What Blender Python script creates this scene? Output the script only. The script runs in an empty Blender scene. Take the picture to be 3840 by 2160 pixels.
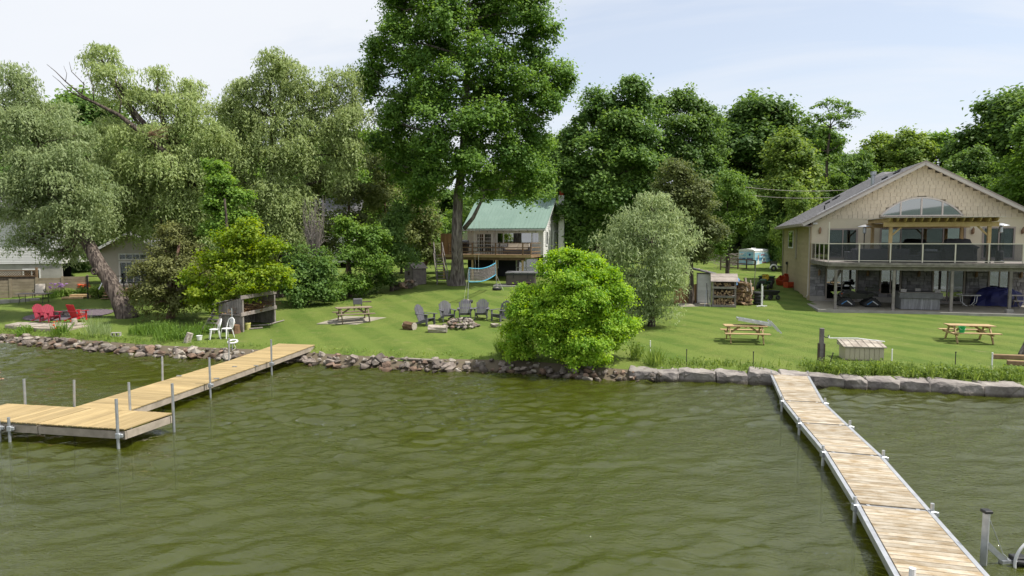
import bpy, bmesh, math, random
import numpy as np
from mathutils import Vector, Matrix, noise as mnoise
random.seed(7); RNG = np.random.default_rng(11)
SC = bpy.context.scene
COL = SC.collection
# ---------------------------------------------------------------- camera
CAM_H = 5.1; FPX = 2560.0; PITCH = math.atan(180 / 2560)
cam_d = bpy.data.cameras.new('camera'); cam = bpy.data.objects.new('camera', cam_d); COL.objects.link(cam)
cam_d.sensor_width = 36; cam_d.lens = 24; cam_d.clip_start = .1; cam_d.clip_end = 4000
cam.location = (0, 0, CAM_H); cam.rotation_euler = (math.pi / 2 - PITCH, 0, 0)
SC.camera = cam
# ---------------------------------------------------------------- sky, sun, exposure
SUN_EL = 60; SUN_AZ = 98            # azimuth clockwise from +Y
wd = bpy.data.worlds.new('World'); SC.world = wd; wd.use_nodes = True
nt = wd.node_tree; nt.nodes.clear()
def wn(t, **k):
    n = nt.nodes.new(t)
    for a, v in k.items(): setattr(n, a, v)
    return n
wl = nt.links.new
out = wn('ShaderNodeOutputWorld'); bg = wn('ShaderNodeBackground'); bg.inputs['Strength'].default_value = .128
sky = wn('ShaderNodeTexSky', sky_type='NISHITA', sun_disc=False)
sky.sun_elevation = math.radians(SUN_EL); sky.sun_rotation = math.radians(SUN_AZ); sky.altitude = 200; sky.air_density = 1; sky.dust_density = 1.5; sky.ozone_density = 1
tc = wn('ShaderNodeTexCoord'); sep = wn('ShaderNodeSeparateXYZ'); wl(tc.outputs['Generated'], sep.inputs[0])
zz = wn('ShaderNodeMath', operation='MAXIMUM'); wl(sep.outputs['Z'], zz.inputs[0]); zz.inputs[1].default_value = 0
za = wn('ShaderNodeMath', operation='ADD'); wl(zz.outputs[0], za.inputs[0]); za.inputs[1].default_value = .16
dx = wn('ShaderNodeMath', operation='DIVIDE'); wl(sep.outputs['X'], dx.inputs[0]); wl(za.outputs[0], dx.inputs[1])
dy = wn('ShaderNodeMath', operation='DIVIDE'); wl(sep.outputs['Y'], dy.inputs[0]); wl(za.outputs[0], dy.inputs[1])
cx = wn('ShaderNodeCombineXYZ'); wl(dx.outputs[0], cx.inputs[0]); wl(dy.outputs[0], cx.inputs[1])
mp = wn('ShaderNodeMapping'); wl(cx.outputs[0], mp.inputs[0]); mp.inputs['Rotation'].default_value = (0, 0, .35); mp.inputs['Scale'].default_value = (.55, 1.0, 1); mp.inputs['Location'].default_value = (3.1, 1.7, 0)
n1 = wn('ShaderNodeTexNoise'); wl(mp.outputs[0], n1.inputs['Vector']); n1.inputs['Scale'].default_value = .9; n1.inputs['Detail'].default_value = 9; n1.inputs['Roughness'].default_value = .56; n1.inputs['Distortion'].default_value = .6
cr = wn('ShaderNodeMapRange'); wl(n1.outputs['Fac'], cr.inputs['Value']); cr.inputs['From Min'].default_value = .34; cr.inputs['From Max'].default_value = .56; cr.inputs['To Min'].default_value = .55; cr.inputs['To Max'].default_value = .97
cc = wn('ShaderNodeMixRGB'); wl(n1.outputs['Fac'], cc.inputs[0]); cc.inputs[1].default_value = (4.4, 4.65, 5.05, 1); cc.inputs[2].default_value = (5.2, 5.3, 5.5, 1)
cm = wn('ShaderNodeMixRGB'); wl(cr.outputs[0], cm.inputs[0]); wl(sky.outputs[0], cm.inputs[1]); wl(cc.outputs[0], cm.inputs[2])
wl(cm.outputs[0], bg.inputs['Color']); wl(bg.outputs[0], out.inputs[0])
sun_d = bpy.data.lights.new('sun', 'SUN'); sun_d.energy = 4.0; sun_d.angle = math.radians(.6); sun_d.color = (1, .95, .87)
sun = bpy.data.objects.new('sun', sun_d); COL.objects.link(sun)
_e, _a = math.radians(SUN_EL), math.radians(SUN_AZ)
SUN_V = Vector((math.sin(_a) * math.cos(_e), math.cos(_a) * math.cos(_e), math.sin(_e)))
sun.rotation_euler = SUN_V.to_track_quat('Z', 'Y').to_euler(); sun.location = (60, 0, 60)
SC.view_settings.view_transform = 'Standard'; SC.view_settings.look = 'None'; SC.view_settings.exposure = .54; SC.view_settings.gamma = 1; SC.view_settings.use_curve_mapping = False
SC.cycles.max_bounces = 7; SC.cycles.diffuse_bounces = 3; SC.cycles.glossy_bounces = 3; SC.cycles.transmission_bounces = 4; SC.cycles.transparent_max_bounces = 8
SC.cycles.use_denoising = True; SC.cycles.caustics_reflective = False; SC.cycles.caustics_refractive = False
SC.cycles.sample_clamp_indirect = 6

# ---------------------------------------------------------------- surveying helpers: sight lines from where the picture was taken
_c, _s = math.cos(PITCH), math.sin(PITCH)
def ray(px, py):
    u = (px - 1920) / FPX; v = (1080 - py) / FPX
    return Vector((u, _c + v * _s, -_s + v * _c))
def onz(px, py, z):
    d = ray(px, py); t = (z - CAM_H) / d.z; return Vector((0, 0, CAM_H)) + d * t
def aty(px, py, Y):
    d = ray(px, py); return Vector((0, 0, CAM_H)) + d * (Y / d.y)
# shoreline and terrain
_wl = [(-1500, 1215), (0, 1281), (349, 1312), (543, 1328), (776, 1340), (932, 1346), (1104, 1357), (1308, 1371), (1511, 1383), (1756, 1388), (1950, 1392), (2161, 1412), (2363, 1425), (2802, 1439), (3067, 1453), (3373, 1467), (3687, 1486), (3840, 1492), (4600, 1530)]
_sp = [onz(a, b, 0) for a, b in _wl]
_sx = [-300.] + [p.x for p in _sp] + [200.]; _sy = [_sp[0].y + (_sp[0].x + 300) * .27] + [p.y for p in _sp] + [_sp[-1].y - 30]
def shore(x): return float(np.interp(x, _sx, _sy))
_zl = ([-60, -20, -8, -2, -.4, 0, .5, 2, 7, 20, 24, 45, 80, 140, 400], [-3, -2.2, -1.5, -.75, -.2, .1, .42, .6, .92, 1.85, 2.0, 3.2, 6.5, 15, 30])
_zr = ([-60, -20, -8, -2, -.4, 0, .5, 5, 15, 19, 24, 44, 80, 140, 400], [-3, -2.2, -1.5, -.85, -.45, -.1, .3, .56, .88, .93, 1.08, 2.1, 5.5, 14, 30])
_ha = math.radians(14.5); _hc = onz(3034, 1128, 1.02)
def in_house(x, y):
    dx_, dy_ = x - _hc.x, y - _hc.y; u = dx_ * math.cos(_ha) - dy_ * math.sin(_ha); v = dx_ * math.sin(_ha) + dy_ * math.cos(_ha)
    return (u > .15) & (u < 16) & (v > -6.2) & (v < 13)
def height(x, y):
    if in_house(x, y): return .88
    D = (y - shore(x)) * .966
    t = min(1, max(0, (x - 2.5) / 4)); t = t * t * (3 - 2 * t)
    return float(np.interp(D, *_zl)) * (1 - t) + float(np.interp(D, *_zr)) * t
def gp(px, py):
    """where the sight line through a picture point meets the ground"""
    d = ray(px, py); o = Vector((0, 0, CAM_H)); t = 8.0
    for i in range(4000):
        p = o + d * t
        if p.z < height(p.x, p.y): break
        t += .05
    return Vector((p.x, p.y, height(p.x, p.y)))
def onground(x, y, dz=0): return Vector((x, y, height(x, y) + dz))

# ---------------------------------------------------------------- mesh builder
class B:
    def __init__(s): s.v = []; s.f = []
    def add(s, vs, fs):
        n = len(s.v); s.v += [tuple(v) for v in vs]; s.f += [tuple(i + n for i in f) for f in fs]; return s
    def box(s, x, y, z, sx, sy, sz, m=None):
        """centre x,y ; bottom z ; sizes"""
        a, b = sx / 2, sy / 2
        vs = [Vector((x + i * a, y + j * b, z + k * sz)) for k in (0, 1) for j in (-1, 1) for i in (-1, 1)]
        if m is not None: vs = [m @ v for v in vs]
        return s.add(vs, [(0, 2, 3, 1), (4, 5, 7, 6), (0, 1, 5, 4), (2, 6, 7, 3), (0, 4, 6, 2), (1, 3, 7, 5)])
    def bx(s, x0, x1, y0, y1, z0, z1): return s.box((x0 + x1) / 2, (y0 + y1) / 2, z0, x1 - x0, y1 - y0, z1 - z0)
    def beam(s, p, q, w, h, up=(0, 0, 1)):
        p, q = Vector(p), Vector(q); d = (q - p).normalized(); u = Vector(up)
        sd = d.cross(u)
        if sd.length < 1e-4: sd = d.cross(Vector((1, 0, 0)))
        sd.normalize(); u = sd.cross(d).normalized()
        vs = [e + sd * (i * w / 2) + u * (j * h / 2) for e in (p, q) for j in (-1, 1) for i in (-1, 1)]
        return s.add(vs, [(0, 1, 3, 2), (4, 6, 7, 5), (0, 4, 5, 1), (2, 3, 7, 6), (0, 2, 6, 4), (1, 5, 7, 3)])
    def tube(s, pts, r, n=8, cap=True):
        pts = [Vector(p) for p in pts]
        rs = r if isinstance(r, (list, tuple)) else [r] * len(pts)
        base = len(s.v); prev = None
        for i, p in enumerate(pts):
            d = (pts[min(i + 1, len(pts) - 1)] - pts[max(i - 1, 0)]).normalized()
            if prev is None:
                a = d.cross(Vector((0, 0, 1)))
                if a.length < .05: a = d.cross(Vector((1, 0, 0)))
            else: a = prev - d * prev.dot(d)
            a.normalize(); prev = a; b = d.cross(a)
            for k in range(n):
                t = 2 * math.pi * k / n; s.v.append(tuple(p + (a * math.cos(t) + b * math.sin(t)) * rs[i]))
        for i in range(len(pts) - 1):
            for k in range(n):
                k2 = (k + 1) % n; o = base + i * n
                s.f.append((o + k, o + k2, o + n + k2, o + n + k))
        if cap:
            s.f.append(tuple(base + k for k in range(n - 1, -1, -1))); o = base + (len(pts) - 1) * n; s.f.append(tuple(o + k for k in range(n)))
        return s
    def prism(s, poly, ext):
        """polygon of 3d points swept along ext"""
        e = Vector(ext); poly = [Vector(p) for p in poly]; n = len(poly)
        return s.add(poly + [p + e for p in poly], [tuple(range(n - 1, -1, -1)), tuple(range(n, 2 * n))] + [(i, (i + 1) % n, n + (i + 1) % n, n + i) for i in range(n)])
    def lathe(s, prof, c=(0, 0, 0), n=16, m=None):
        base = len(s.v); c = Vector(c)
        for r, z in prof:
            for k in range(n):
                t = 2 * math.pi * k / n; v = Vector((r * math.cos(t), r * math.sin(t), z))
                if m is not None: v = m @ v
                s.v.append(tuple(c + v))
        for i in range(len(prof) - 1):
            for k in range(n):
                k2 = (k + 1) % n; o = base + i * n; s.f.append((o + k, o + k2, o + n + k2, o + n + k))
        s.f.append(tuple(base + k for k in range(n - 1, -1, -1))); o = base + (len(prof) - 1) * n; s.f.append(tuple(o + k for k in range(n)))
        return s
    def ring(s, c, R, r, n=24, k=8, axis='y', arc=(0, 2 * math.pi)):
        c = Vector(c); full = abs(arc[1] - arc[0] - 2 * math.pi) < 1e-4; base = len(s.v)
        for i in range(n + (0 if full else 1)):
            t = arc[0] + (arc[1] - arc[0]) * i / n
            for j in range(k):
                q = 2 * math.pi * j / k; rr = R + r * math.cos(q); h = r * math.sin(q)
                p = {'z': (rr * math.cos(t), rr * math.sin(t), h), 'y': (rr * math.cos(t), h, rr * math.sin(t)), 'x': (h, rr * math.cos(t), rr * math.sin(t))}[axis]
                s.v.append(tuple(c + Vector(p)))
        m = n if full else n
        for i in range(m):
            i2 = (i + 1) % n if full else i + 1
            for j in range(k):
                j2 = (j + 1) % k; s.f.append((base + i * k + j, base + i * k + j2, base + i2 * k + j2, base + i2 * k + j))
        return s
    def xf(s, m): s.v = [tuple(m @ Vector(v)) for v in s.v]; return s
    def mesh(s, name):
        me = bpy.data.meshes.new(name); me.from_pydata(s.v, [], s.f); me.update(); return me
    def bevelled(s, name, w=.01, seg=1):
        me = s.mesh(name); bm = bmesh.new(); bm.from_mesh(me); bmesh.ops.bevel(bm, geom=[e for e in bm.edges if len(e.link_faces) == 2 and e.calc_face_angle(0) > .5], offset=w, segments=seg, affect='EDGES', clamp_overlap=True); bm.to_mesh(me); bm.free(); return me
    def build(s, name, m, parent=None, smooth=False, bevel=0, seg=1):
        me = s.bevelled(name, bevel, seg) if bevel else s.mesh(name)
        return link(name, me, m, parent, smooth)
def link(name, me, m, parent=None, smooth=False, loc=None, rot=None, scale=None):
    o = bpy.data.objects.new(name, me); COL.objects.link(o)
    if m is not None and not me.materials: me.materials.append(m)
    if smooth: me.shade_smooth()
    if parent is not None: o.parent = parent
    if loc is not None: o.location = loc
    if rot is not None: o.rotation_euler = rot
    if scale is not None: o.scale = scale
    return o
def tag(o, label, cat, group=None):
    o['label'] = label; o['category'] = cat
    if group: o['group'] = group
    return o
def thing(name, label, cat, loc=(0, 0, 0), rz=0, group=None):
    o = bpy.data.objects.new(name, None); COL.objects.link(o); o.location = loc; o.rotation_euler = (0, 0, math.radians(rz)); o.empty_display_size = .2
    return tag(o, label, cat, group)
def struct(name, bm, m, parent=None, kind='structure', **k):
    o = bm.build(name, m, parent, **k) if isinstance(bm, B) else link(name, bm, m, parent, **k)
    o['kind'] = kind; return o
def dup(root, loc, rz, label, group=None, scale=None):
    r = root.copy(); COL.objects.link(r); r.location = loc; r.rotation_euler = (0, 0, math.radians(rz)); r['label'] = label
    if group: r['group'] = group
    if scale is not None: r.scale = scale
    for ch in list(root.children):
        c2 = ch.copy(); COL.objects.link(c2); c2.parent = r
        for g in ch.children:
            g2 = g.copy(); COL.objects.link(g2); g2.parent = c2
    return r
def RZ(d): return Matrix.Rotation(math.radians(d), 4, 'Z')
def RX(d): return Matrix.Rotation(math.radians(d), 4, 'X')
def RY(d): return Matrix.Rotation(math.radians(d), 4, 'Y')
def T(x, y, z): return Matrix.Translation((x, y, z))

# ---------------------------------------------------------------- materials
def nodemat(name):
    m = bpy.data.materials.new(name); m.use_nodes = True; t = m.node_tree; b = t.nodes['Principled BSDF']
    return m, t, b
def mat(name, col, rough=.65, col2=None, scale=3., detail=5., stretch=(1, 1, 1), bump=0., bscale=30., metal=0., spec=.4, rv=.12, coords='Object', alpha=1, sharp=(.35, .65)):
    """procedural: two tones broken by noise, a per-piece shade shift and a fine relief"""
    m, t, b = nodemat(name); L = t.links.new; N = t.nodes.new
    tcn = N('ShaderNodeTexCoord'); mpn = N('ShaderNodeMapping'); L(tcn.outputs[coords], mpn.inputs[0]); mpn.inputs['Scale'].default_value = stretch
    oi = N('ShaderNodeObjectInfo'); addv = N('ShaderNodeVectorMath'); L(mpn.outputs[0], addv.inputs[0])
    sc_ = N('ShaderNodeVectorMath'); sc_.operation = 'SCALE'; sc_.inputs[0].default_value = (37, 91, 53); L(oi.outputs['Random'], sc_.inputs['Scale']); L(sc_.outputs[0], addv.inputs[1])
    ns = N('ShaderNodeTexNoise'); L(addv.outputs[0], ns.inputs['Vector']); ns.inputs['Scale'].default_value = scale; ns.inputs['Detail'].default_value = detail; ns.inputs['Roughness'].default_value = .6
    mr = N('ShaderNodeMapRange'); L(ns.outputs['Fac'], mr.inputs['Value']); mr.inputs['From Min'].default_value = sharp[0]; mr.inputs['From Max'].default_value = sharp[1]
    c2 = col2 if col2 is not None else tuple(x * .72 for x in col)
    mx = N('ShaderNodeMixRGB'); L(mr.outputs[0], mx.inputs[0]); mx.inputs[1].default_value = (*col, 1); mx.inputs[2].default_value = (*c2, 1)
    hs = N('ShaderNodeHueSaturation'); L(mx.outputs[0], hs.inputs['Color'])
    rr = N('ShaderNodeMapRange'); L(oi.outputs['Random'], rr.inputs['Value']); rr.inputs['To Min'].default_value = 1 - rv; rr.inputs['To Max'].default_value = 1 + rv; L(rr.outputs[0], hs.inputs['Value'])
    L(hs.outputs[0], b.inputs['Base Color'])
    b.inputs['Roughness'].default_value = rough; b.inputs['Metallic'].default_value = metal; b.inputs['Specular IOR Level'].default_value = spec
    if bump:
        nb = N('ShaderNodeTexNoise'); L(addv.outputs[0], nb.inputs['Vector']); nb.inputs['Scale'].default_value = bscale; nb.inputs['Detail'].default_value = 4
        bp = N('ShaderNodeBump'); bp.inputs['Strength'].default_value = bump; bp.inputs['Distance'].default_value = .03; L(nb.outputs['Fac'], bp.inputs['Height']); L(bp.outputs[0], b.inputs['Normal'])
    return m
def leafmat(name, dark, light, trans=.35, rough=.55, hue=0):
    m, t, b = nodemat(name); L = t.links.new; N = t.nodes.new
    at = N('ShaderNodeAttribute'); at.attribute_name = 'tint'
    mx = N('ShaderNodeMixRGB'); L(at.outputs['Fac'], mx.inputs[0]); mx.inputs[1].default_value = (*dark, 1); mx.inputs[2].default_value = (*light, 1)
    oi = N('ShaderNodeObjectInfo'); rr = N('ShaderNodeMapRange'); L(oi.outputs['Random'], rr.inputs['Value']); rr.inputs['To Min'].default_value = .88; rr.inputs['To Max'].default_value = 1.12
    hs = N('ShaderNodeHueSaturation'); L(mx.outputs[0], hs.inputs['Color']); L(rr.outputs[0], hs.inputs['Value'])
    L(hs.outputs[0], b.inputs['Base Color']); b.inputs['Roughness'].default_value = rough; b.inputs['Specular IOR Level'].default_value = .3
    tr = N('ShaderNodeBsdfTranslucent')
    h2 = N('ShaderNodeHueSaturation'); L(hs.outputs[0], h2.inputs['Color']); h2.inputs['Hue'].default_value = .485; h2.inputs['Saturation'].default_value = 1.1; h2.inputs['Value'].default_value = 1.25; L(h2.outputs[0], tr.inputs['Color'])
    ms = N('ShaderNodeMixShader'); ms.inputs[0].default_value = trans; L(b.outputs[0], ms.inputs[1]); L(tr.outputs[0], ms.inputs[2]); L(ms.outputs[0], t.nodes['Material Output'].inputs['Surface'])
    return m
M = {}
M['dock_new'] = mat('dock_new', (.42, .315, .155), .75, (.33, .24, .11), 2.2, stretch=(1, 6, 1), bump=.25, rv=.17)
M['dock_side'] = mat('dock_side', (.42, .36, .29), .75, (.28, .24, .19), 3, bump=.2)
M['dock_old'] = mat('dock_old', (.27, .20, .115), .8, (.43, .38, .30), 3.2, stretch=(1, 1.5, 1), detail=9, bump=.3, rv=.22, sharp=(.36, .62))
M['alu'] = mat('alu', (.68, .69, .70), .38, (.52, .53, .55), 4, metal=.75, rv=.05)
M['galv'] = mat('galv', (.52, .54, .56), .42, (.40, .42, .44), 9, metal=.7, rv=.1)
M['rock'] = mat('rock', (.26, .22, .185), .88, (.125, .102, .088), 2.6, detail=9, bump=.9, bscale=14, rv=.38)
M['rock_pale'] = mat('rock_pale', (.40, .36, .30), .88, (.24, .205, .17), 2.6, detail=9, bump=.9, bscale=14, rv=.2)
M['rock_brown'] = mat('rock_brown', (.27, .18, .125), .88, (.13, .09, .07), 2.6, detail=9, bump=.9, bscale=14, rv=.3)
M['armour'] = mat('armour', (.33, .30, .27), .9, (.14, .122, .115), 1.5, detail=10, bump=1.0, bscale=9, rv=.14)
M['soil'] = mat('soil', (.17, .12, .08), .95, (.10, .075, .05), 3, bump=.6)
M['concrete'] = mat('concrete', (.40, .38, .35), .9, (.30, .285, .26), 1.6, detail=9, bump=.3)
M['flag'] = mat('flag', (.34, .31, .25), .9, (.22, .20, .15), 1.6, detail=9, bump=.4)
M['grey_wood'] = mat('grey_wood', (.27, .245, .225), .85, (.16, .14, .13), 3, stretch=(1, 1, 1), detail=8, bump=.5, rv=.22)
M['dark_wood'] = mat('dark_wood', (.115, .085, .065), .85, (.06, .045, .035), 3, detail=8, bump=.4, rv=.2)
M['brown_wood'] = mat('brown_wood', (.28, .18, .105), .75, (.17, .105, .06), 2.5, detail=7, bump=.3, rv=.18)
M['new_wood'] = mat('new_wood', (.46, .33, .175), .7, (.36, .245, .12), 3, detail=7, bump=.2, rv=.08)
M['cedar'] = mat('cedar', (.40, .235, .11), .7, (.27, .15, .065), 2.5, stretch=(1, 1, .3), detail=7, bump=.3, rv=.2)
M['pine'] = mat('pine', (.52, .38, .19), .65, (.40, .27, .12), 2.5, detail=7, bump=.2, rv=.08)
M['white'] = mat('white', (.78, .78, .77), .5, (.70, .70, .69), 3, rv=.03)
M['white_plastic'] = mat('white_plastic', (.82, .82, .80), .35, (.78, .78, .77), 3, rv=.02)
M['siding_white'] = mat('siding_white', (.74, .73, .72), .6, (.62, .61, .60), 1.5, rv=.05)
M['siding_tan'] = mat('siding_tan', (.42, .335, .225), .7, (.37, .295, .195), 1.2, rv=.05)
M['stucco'] = mat('stucco', (.64, .575, .43), .85, (.60, .54, .40), 1.2, bump=.15, bscale=60, rv=.02)
M['shake'] = mat('shake', (.62, .545, .415), .8, (.585, .51, .385), 2, rv=.045)
M['shake_back'] = mat('shake_back', (.30, .26, .19), .9)
M['trim'] = mat('trim', (.33, .28, .25), .6, (.29, .25, .22), 2, rv=.04)
M['trim_light'] = mat('trim_light', (.55, .51, .46), .6, (.50, .46, .42), 2, rv=.04)
M['veneer'] = mat('veneer', (.31, .30, .315), .85, (.20, .19, .20), 3, detail=8, bump=.6, bscale=18, rv=.36)
M['mortar'] = mat('mortar', (.22, .21, .20), .95)
M['rail'] = mat('rail', (.66, .61, .52), .45, (.62, .57, .48), 3, rv=.03)
M['roof_green'] = mat('roof_green', (.23, .33, .275), .45, (.19, .285, .235), .9, detail=6, metal=.15, rv=.03)
M['roof_green_rib'] = mat('roof_green_rib', (.25, .36, .30), .45, (.20, .30, .25), 1.2, metal=.15, rv=.06)
M['black'] = mat('black', (.02, .02, .021), .5, (.03, .03, .03), 5, rv=.1)
M['black_gloss'] = mat('black_gloss', (.015, .015, .017), .25, (.02, .02, .022), 5)
M['rubber'] = mat('rubber', (.025, .025, .026), .8, (.04, .04, .04), 8, bump=.4)
M['adir'] = mat('adir', (.125, .122, .138), .65, (.09, .088, .10), 4, rv=.16)
M['red_plastic'] = mat('red_plastic', (.33, .02, .05), .45, (.27, .018, .04), 4, rv=.05)
M['red_plastic2'] = mat('red_plastic2', (.48, .022, .03), .45, (.40, .02, .025), 4, rv=.05)
M['tub_brown'] = mat('tub_brown', (.105, .088, .078), .6, (.085, .07, .062), 3)
M['tub_grey'] = mat('tub_grey', (.27, .27, .28), .75, (.15, .15, .155), 2.4, stretch=(6, 6, .5), rv=.1)
M['vinyl_grey'] = mat('vinyl_grey', (.16, .16, .165), .7, (.10, .10, .105), 3, bump=.4)
M['cover_black'] = mat('cover_black', (.035, .035, .04), .75, (.055, .055, .06), 3, bump=.5)
M['wicker'] = mat('wicker', (.12, .12, .135), .8, (.08, .08, .09), 14, bump=.5)
M['cushion'] = mat('cushion', (.62, .55, .47), .9, (.55, .49, .42), 3)
M['blue_tarp'] = mat('blue_tarp', (.09, .28, .58), .5, (.06, .20, .45), 3, bump=.6)
M['navy_tarp'] = mat('navy_tarp', (.02, .025, .14), .55, (.012, .015, .09), 2, bump=.7, bscale=8)
M['net_blue'] = mat('net_blue', (.10, .42, .62), .6)
M['cord'] = mat('cord', (.42, .38, .36), .9)
M['rope'] = mat('rope', (.75, .72, .64), .9)
M['green_bucket'] = mat('green_bucket', (.02, .36, .10), .4)
M['yellow_bucket'] = mat('yellow_bucket', (.62, .58, .20), .5)
M['tractor_green'] = mat('tractor_green', (.025, .10, .035), .35)
M['tractor_yellow'] = mat('tractor_yellow', (.62, .42, .03), .4)
M['orange_crate'] = mat('orange_crate', (.50, .075, .02), .6, (.36, .05, .015), 4, bump=.3, rv=.2)
M['firewood'] = mat('firewood', (.40, .27, .16), .85, (.20, .13, .085), 4, detail=7, bump=.5, rv=.4)
M['twig'] = mat('twig', (.20, .12, .065), .9, (.12, .07, .04), 4, rv=.2)
M['twig_grey'] = mat('twig_grey', (.30, .26, .24), .9, (.2, .17, .16), 4, rv=.2)
M['skin'] = mat('skin', (.55, .30, .20), .5, (.50, .26, .17), 6)
M['hair'] = mat('hair', (.30, .19, .09), .6)
M['box_tan'] = mat('box_tan', (.46, .41, .32), .6, (.42, .37, .29), 3, rv=.05)
M['gravel'] = mat('gravel', (.20, .16, .18), .95, (.11, .085, .10), 14, detail=9, bump=1, bscale=40)
M['curtain'] = mat('curtain', (.55, .57, .60), .9, (.42, .44, .47), 8, stretch=(4, 4, .3))
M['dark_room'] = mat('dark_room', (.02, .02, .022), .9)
M['shingle'] = mat('shingle', (.10, .098, .105), .9, (.17, .165, .17), 3.2, stretch=(1, 1, 1), detail=10, bump=.6, bscale=22, sharp=(.4, .62))
M['purple'] = mat('purple', (.42, .22, .55), .6, rv=.2)
M['orange_fl'] = mat('orange_fl', (.75, .15, .05), .6, rv=.2)
M['yellow_fl'] = mat('yellow_fl', (.75, .58, .03), .6, rv=.2)
def wet(m):
    """stones stay dark and slick where the lake washes them"""
    t = m.node_tree; L = t.links.new; N = t.nodes.new; b = t.nodes['Principled BSDF']; src = b.inputs['Base Color'].links[0].from_socket
    g = N('ShaderNodeNewGeometry'); sp = N('ShaderNodeSeparateXYZ'); L(g.outputs['Position'], sp.inputs[0]); mr = N('ShaderNodeMapRange'); L(sp.outputs['Z'], mr.inputs['Value']); mr.inputs['From Min'].default_value = .05; mr.inputs['From Max'].default_value = .13
    dk = N('ShaderNodeMixRGB'); dk.blend_type = 'MULTIPLY'; dk.inputs[0].default_value = 1; L(src, dk.inputs[1]); dk.inputs[2].default_value = (.42, .40, .34, 1)
    mx = N('ShaderNodeMixRGB'); L(mr.outputs[0], mx.inputs[0]); L(dk.outputs[0], mx.inputs[1]); L(src, mx.inputs[2]); L(mx.outputs[0], b.inputs['Base Color'])
for k_ in ('rock', 'rock_brown', 'armour'): wet(M[k_])
# barks
def barkmat(name, c1, c2, sc=3.0):
    m, t, b = nodemat(name); L = t.links.new; N = t.nodes.new
    tcn = N('ShaderNodeTexCoord'); mpn = N('ShaderNodeMapping'); L(tcn.outputs['Object'], mpn.inputs[0]); mpn.inputs['Scale'].default_value = (sc * 2.2, sc * 2.2, sc * .35)
    ns = N('ShaderNodeTexNoise'); L(mpn.outputs[0], ns.inputs['Vector']); ns.inputs['Scale'].default_value = 1.6; ns.inputs['Detail'].default_value = 7; ns.inputs['Distortion'].default_value = .5
    rp = N('ShaderNodeMapRange'); L(ns.outputs['Fac'], rp.inputs['Value']); rp.inputs['From Min'].default_value = .36; rp.inputs['From Max'].default_value = .6
    mx = N('ShaderNodeMixRGB'); L(rp.outputs[0], mx.inputs[0]); mx.inputs[1].default_value = (*c1, 1); mx.inputs[2].default_value = (*c2, 1); L(mx.outputs[0], b.inputs['Base Color'])
    bp = N('ShaderNodeBump'); bp.inputs['Strength'].default_value = 1; bp.inputs['Distance'].default_value = .06; L(rp.outputs[0], bp.inputs['Height']); L(bp.outputs[0], b.inputs['Normal']); b.inputs['Roughness'].default_value = .95; b.inputs['Specular IOR Level'].default_value = .15
    return m
M['bark_maple'] = barkmat('bark_maple', (.10, .08, .075), (.27, .235, .215))
M['bark_willow'] = barkmat('bark_willow', (.045, .035, .032), (.19, .155, .13), 2.4)
M['bark_dark'] = barkmat('bark_dark', (.06, .048, .04), (.15, .12, .10))
M['bark_cedar'] = barkmat('bark_cedar', (.13, .075, .05), (.24, .16, .12))
# glass: thin, reflecting, lets the dark room show
def glassmat(name, tint, refl=.06, rough=.02):
    m, t, b = nodemat(name); L = t.links.new; N = t.nodes.new
    g = N('ShaderNodeBsdfGlossy'); g.inputs['Roughness'].default_value = rough; tr = N('ShaderNodeBsdfTransparent'); tr.inputs['Color'].default_value = (*tint, 1)
    fr = N('ShaderNodeFresnel'); fr.inputs['IOR'].default_value = 1.5
    ad = N('ShaderNodeMath'); ad.operation = 'ADD'; L(fr.outputs[0], ad.inputs[0]); ad.inputs[1].default_value = refl; ad.use_clamp = True
    ms = N('ShaderNodeMixShader'); L(ad.outputs[0], ms.inputs[0]); L(tr.outputs[0], ms.inputs[1]); L(g.outputs[0], ms.inputs[2]); L(ms.outputs[0], t.nodes['Material Output'].inputs['Surface'])
    return m
M['glass'] = glassmat('glass', (.55, .6, .62), .10)
M['glass_mirror'] = glassmat('glass_mirror', (.30, .34, .36), .42)
M['glass_rail'] = glassmat('glass_rail', (.62, .62, .65), .03)
# ================================================================ ground, lake bed, water
def npmesh(name, V, F, smooth=True, tint=None):
    """fast mesh from numpy: V (n,3), F (m,k)"""
    me = bpy.data.meshes.new(name); k = F.shape[1]
    me.vertices.add(len(V)); me.vertices.foreach_set('co', np.ascontiguousarray(V, dtype=np.float32).ravel())
    me.loops.add(F.size); me.loops.foreach_set('vertex_index', np.ascontiguousarray(F, dtype=np.int32).ravel())
    me.polygons.add(len(F)); me.polygons.foreach_set('loop_start', np.arange(0, F.size, k, dtype=np.int32))
    me.update(calc_edges=True)
    if tint is not None:
        a = me.attributes.new('tint', 'FLOAT', 'POINT'); a.data.foreach_set('value', np.ascontiguousarray(tint, dtype=np.float32))
    if smooth: me.shade_smooth()
    return me
def gridfaces(nx, ny):
    i, j = np.meshgrid(np.arange(nx - 1), np.arange(ny - 1)); a = (j * nx + i).ravel()
    return np.stack([a, a + 1, a + nx + 1, a + nx], 1)
def height_np(X, D):
    t = np.clip((X - 2.5) / 4, 0, 1); t = t * t * (3 - 2 * t)
    return np.interp(D, *_zl) * (1 - t) + np.interp(D, *_zr) * t
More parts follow.
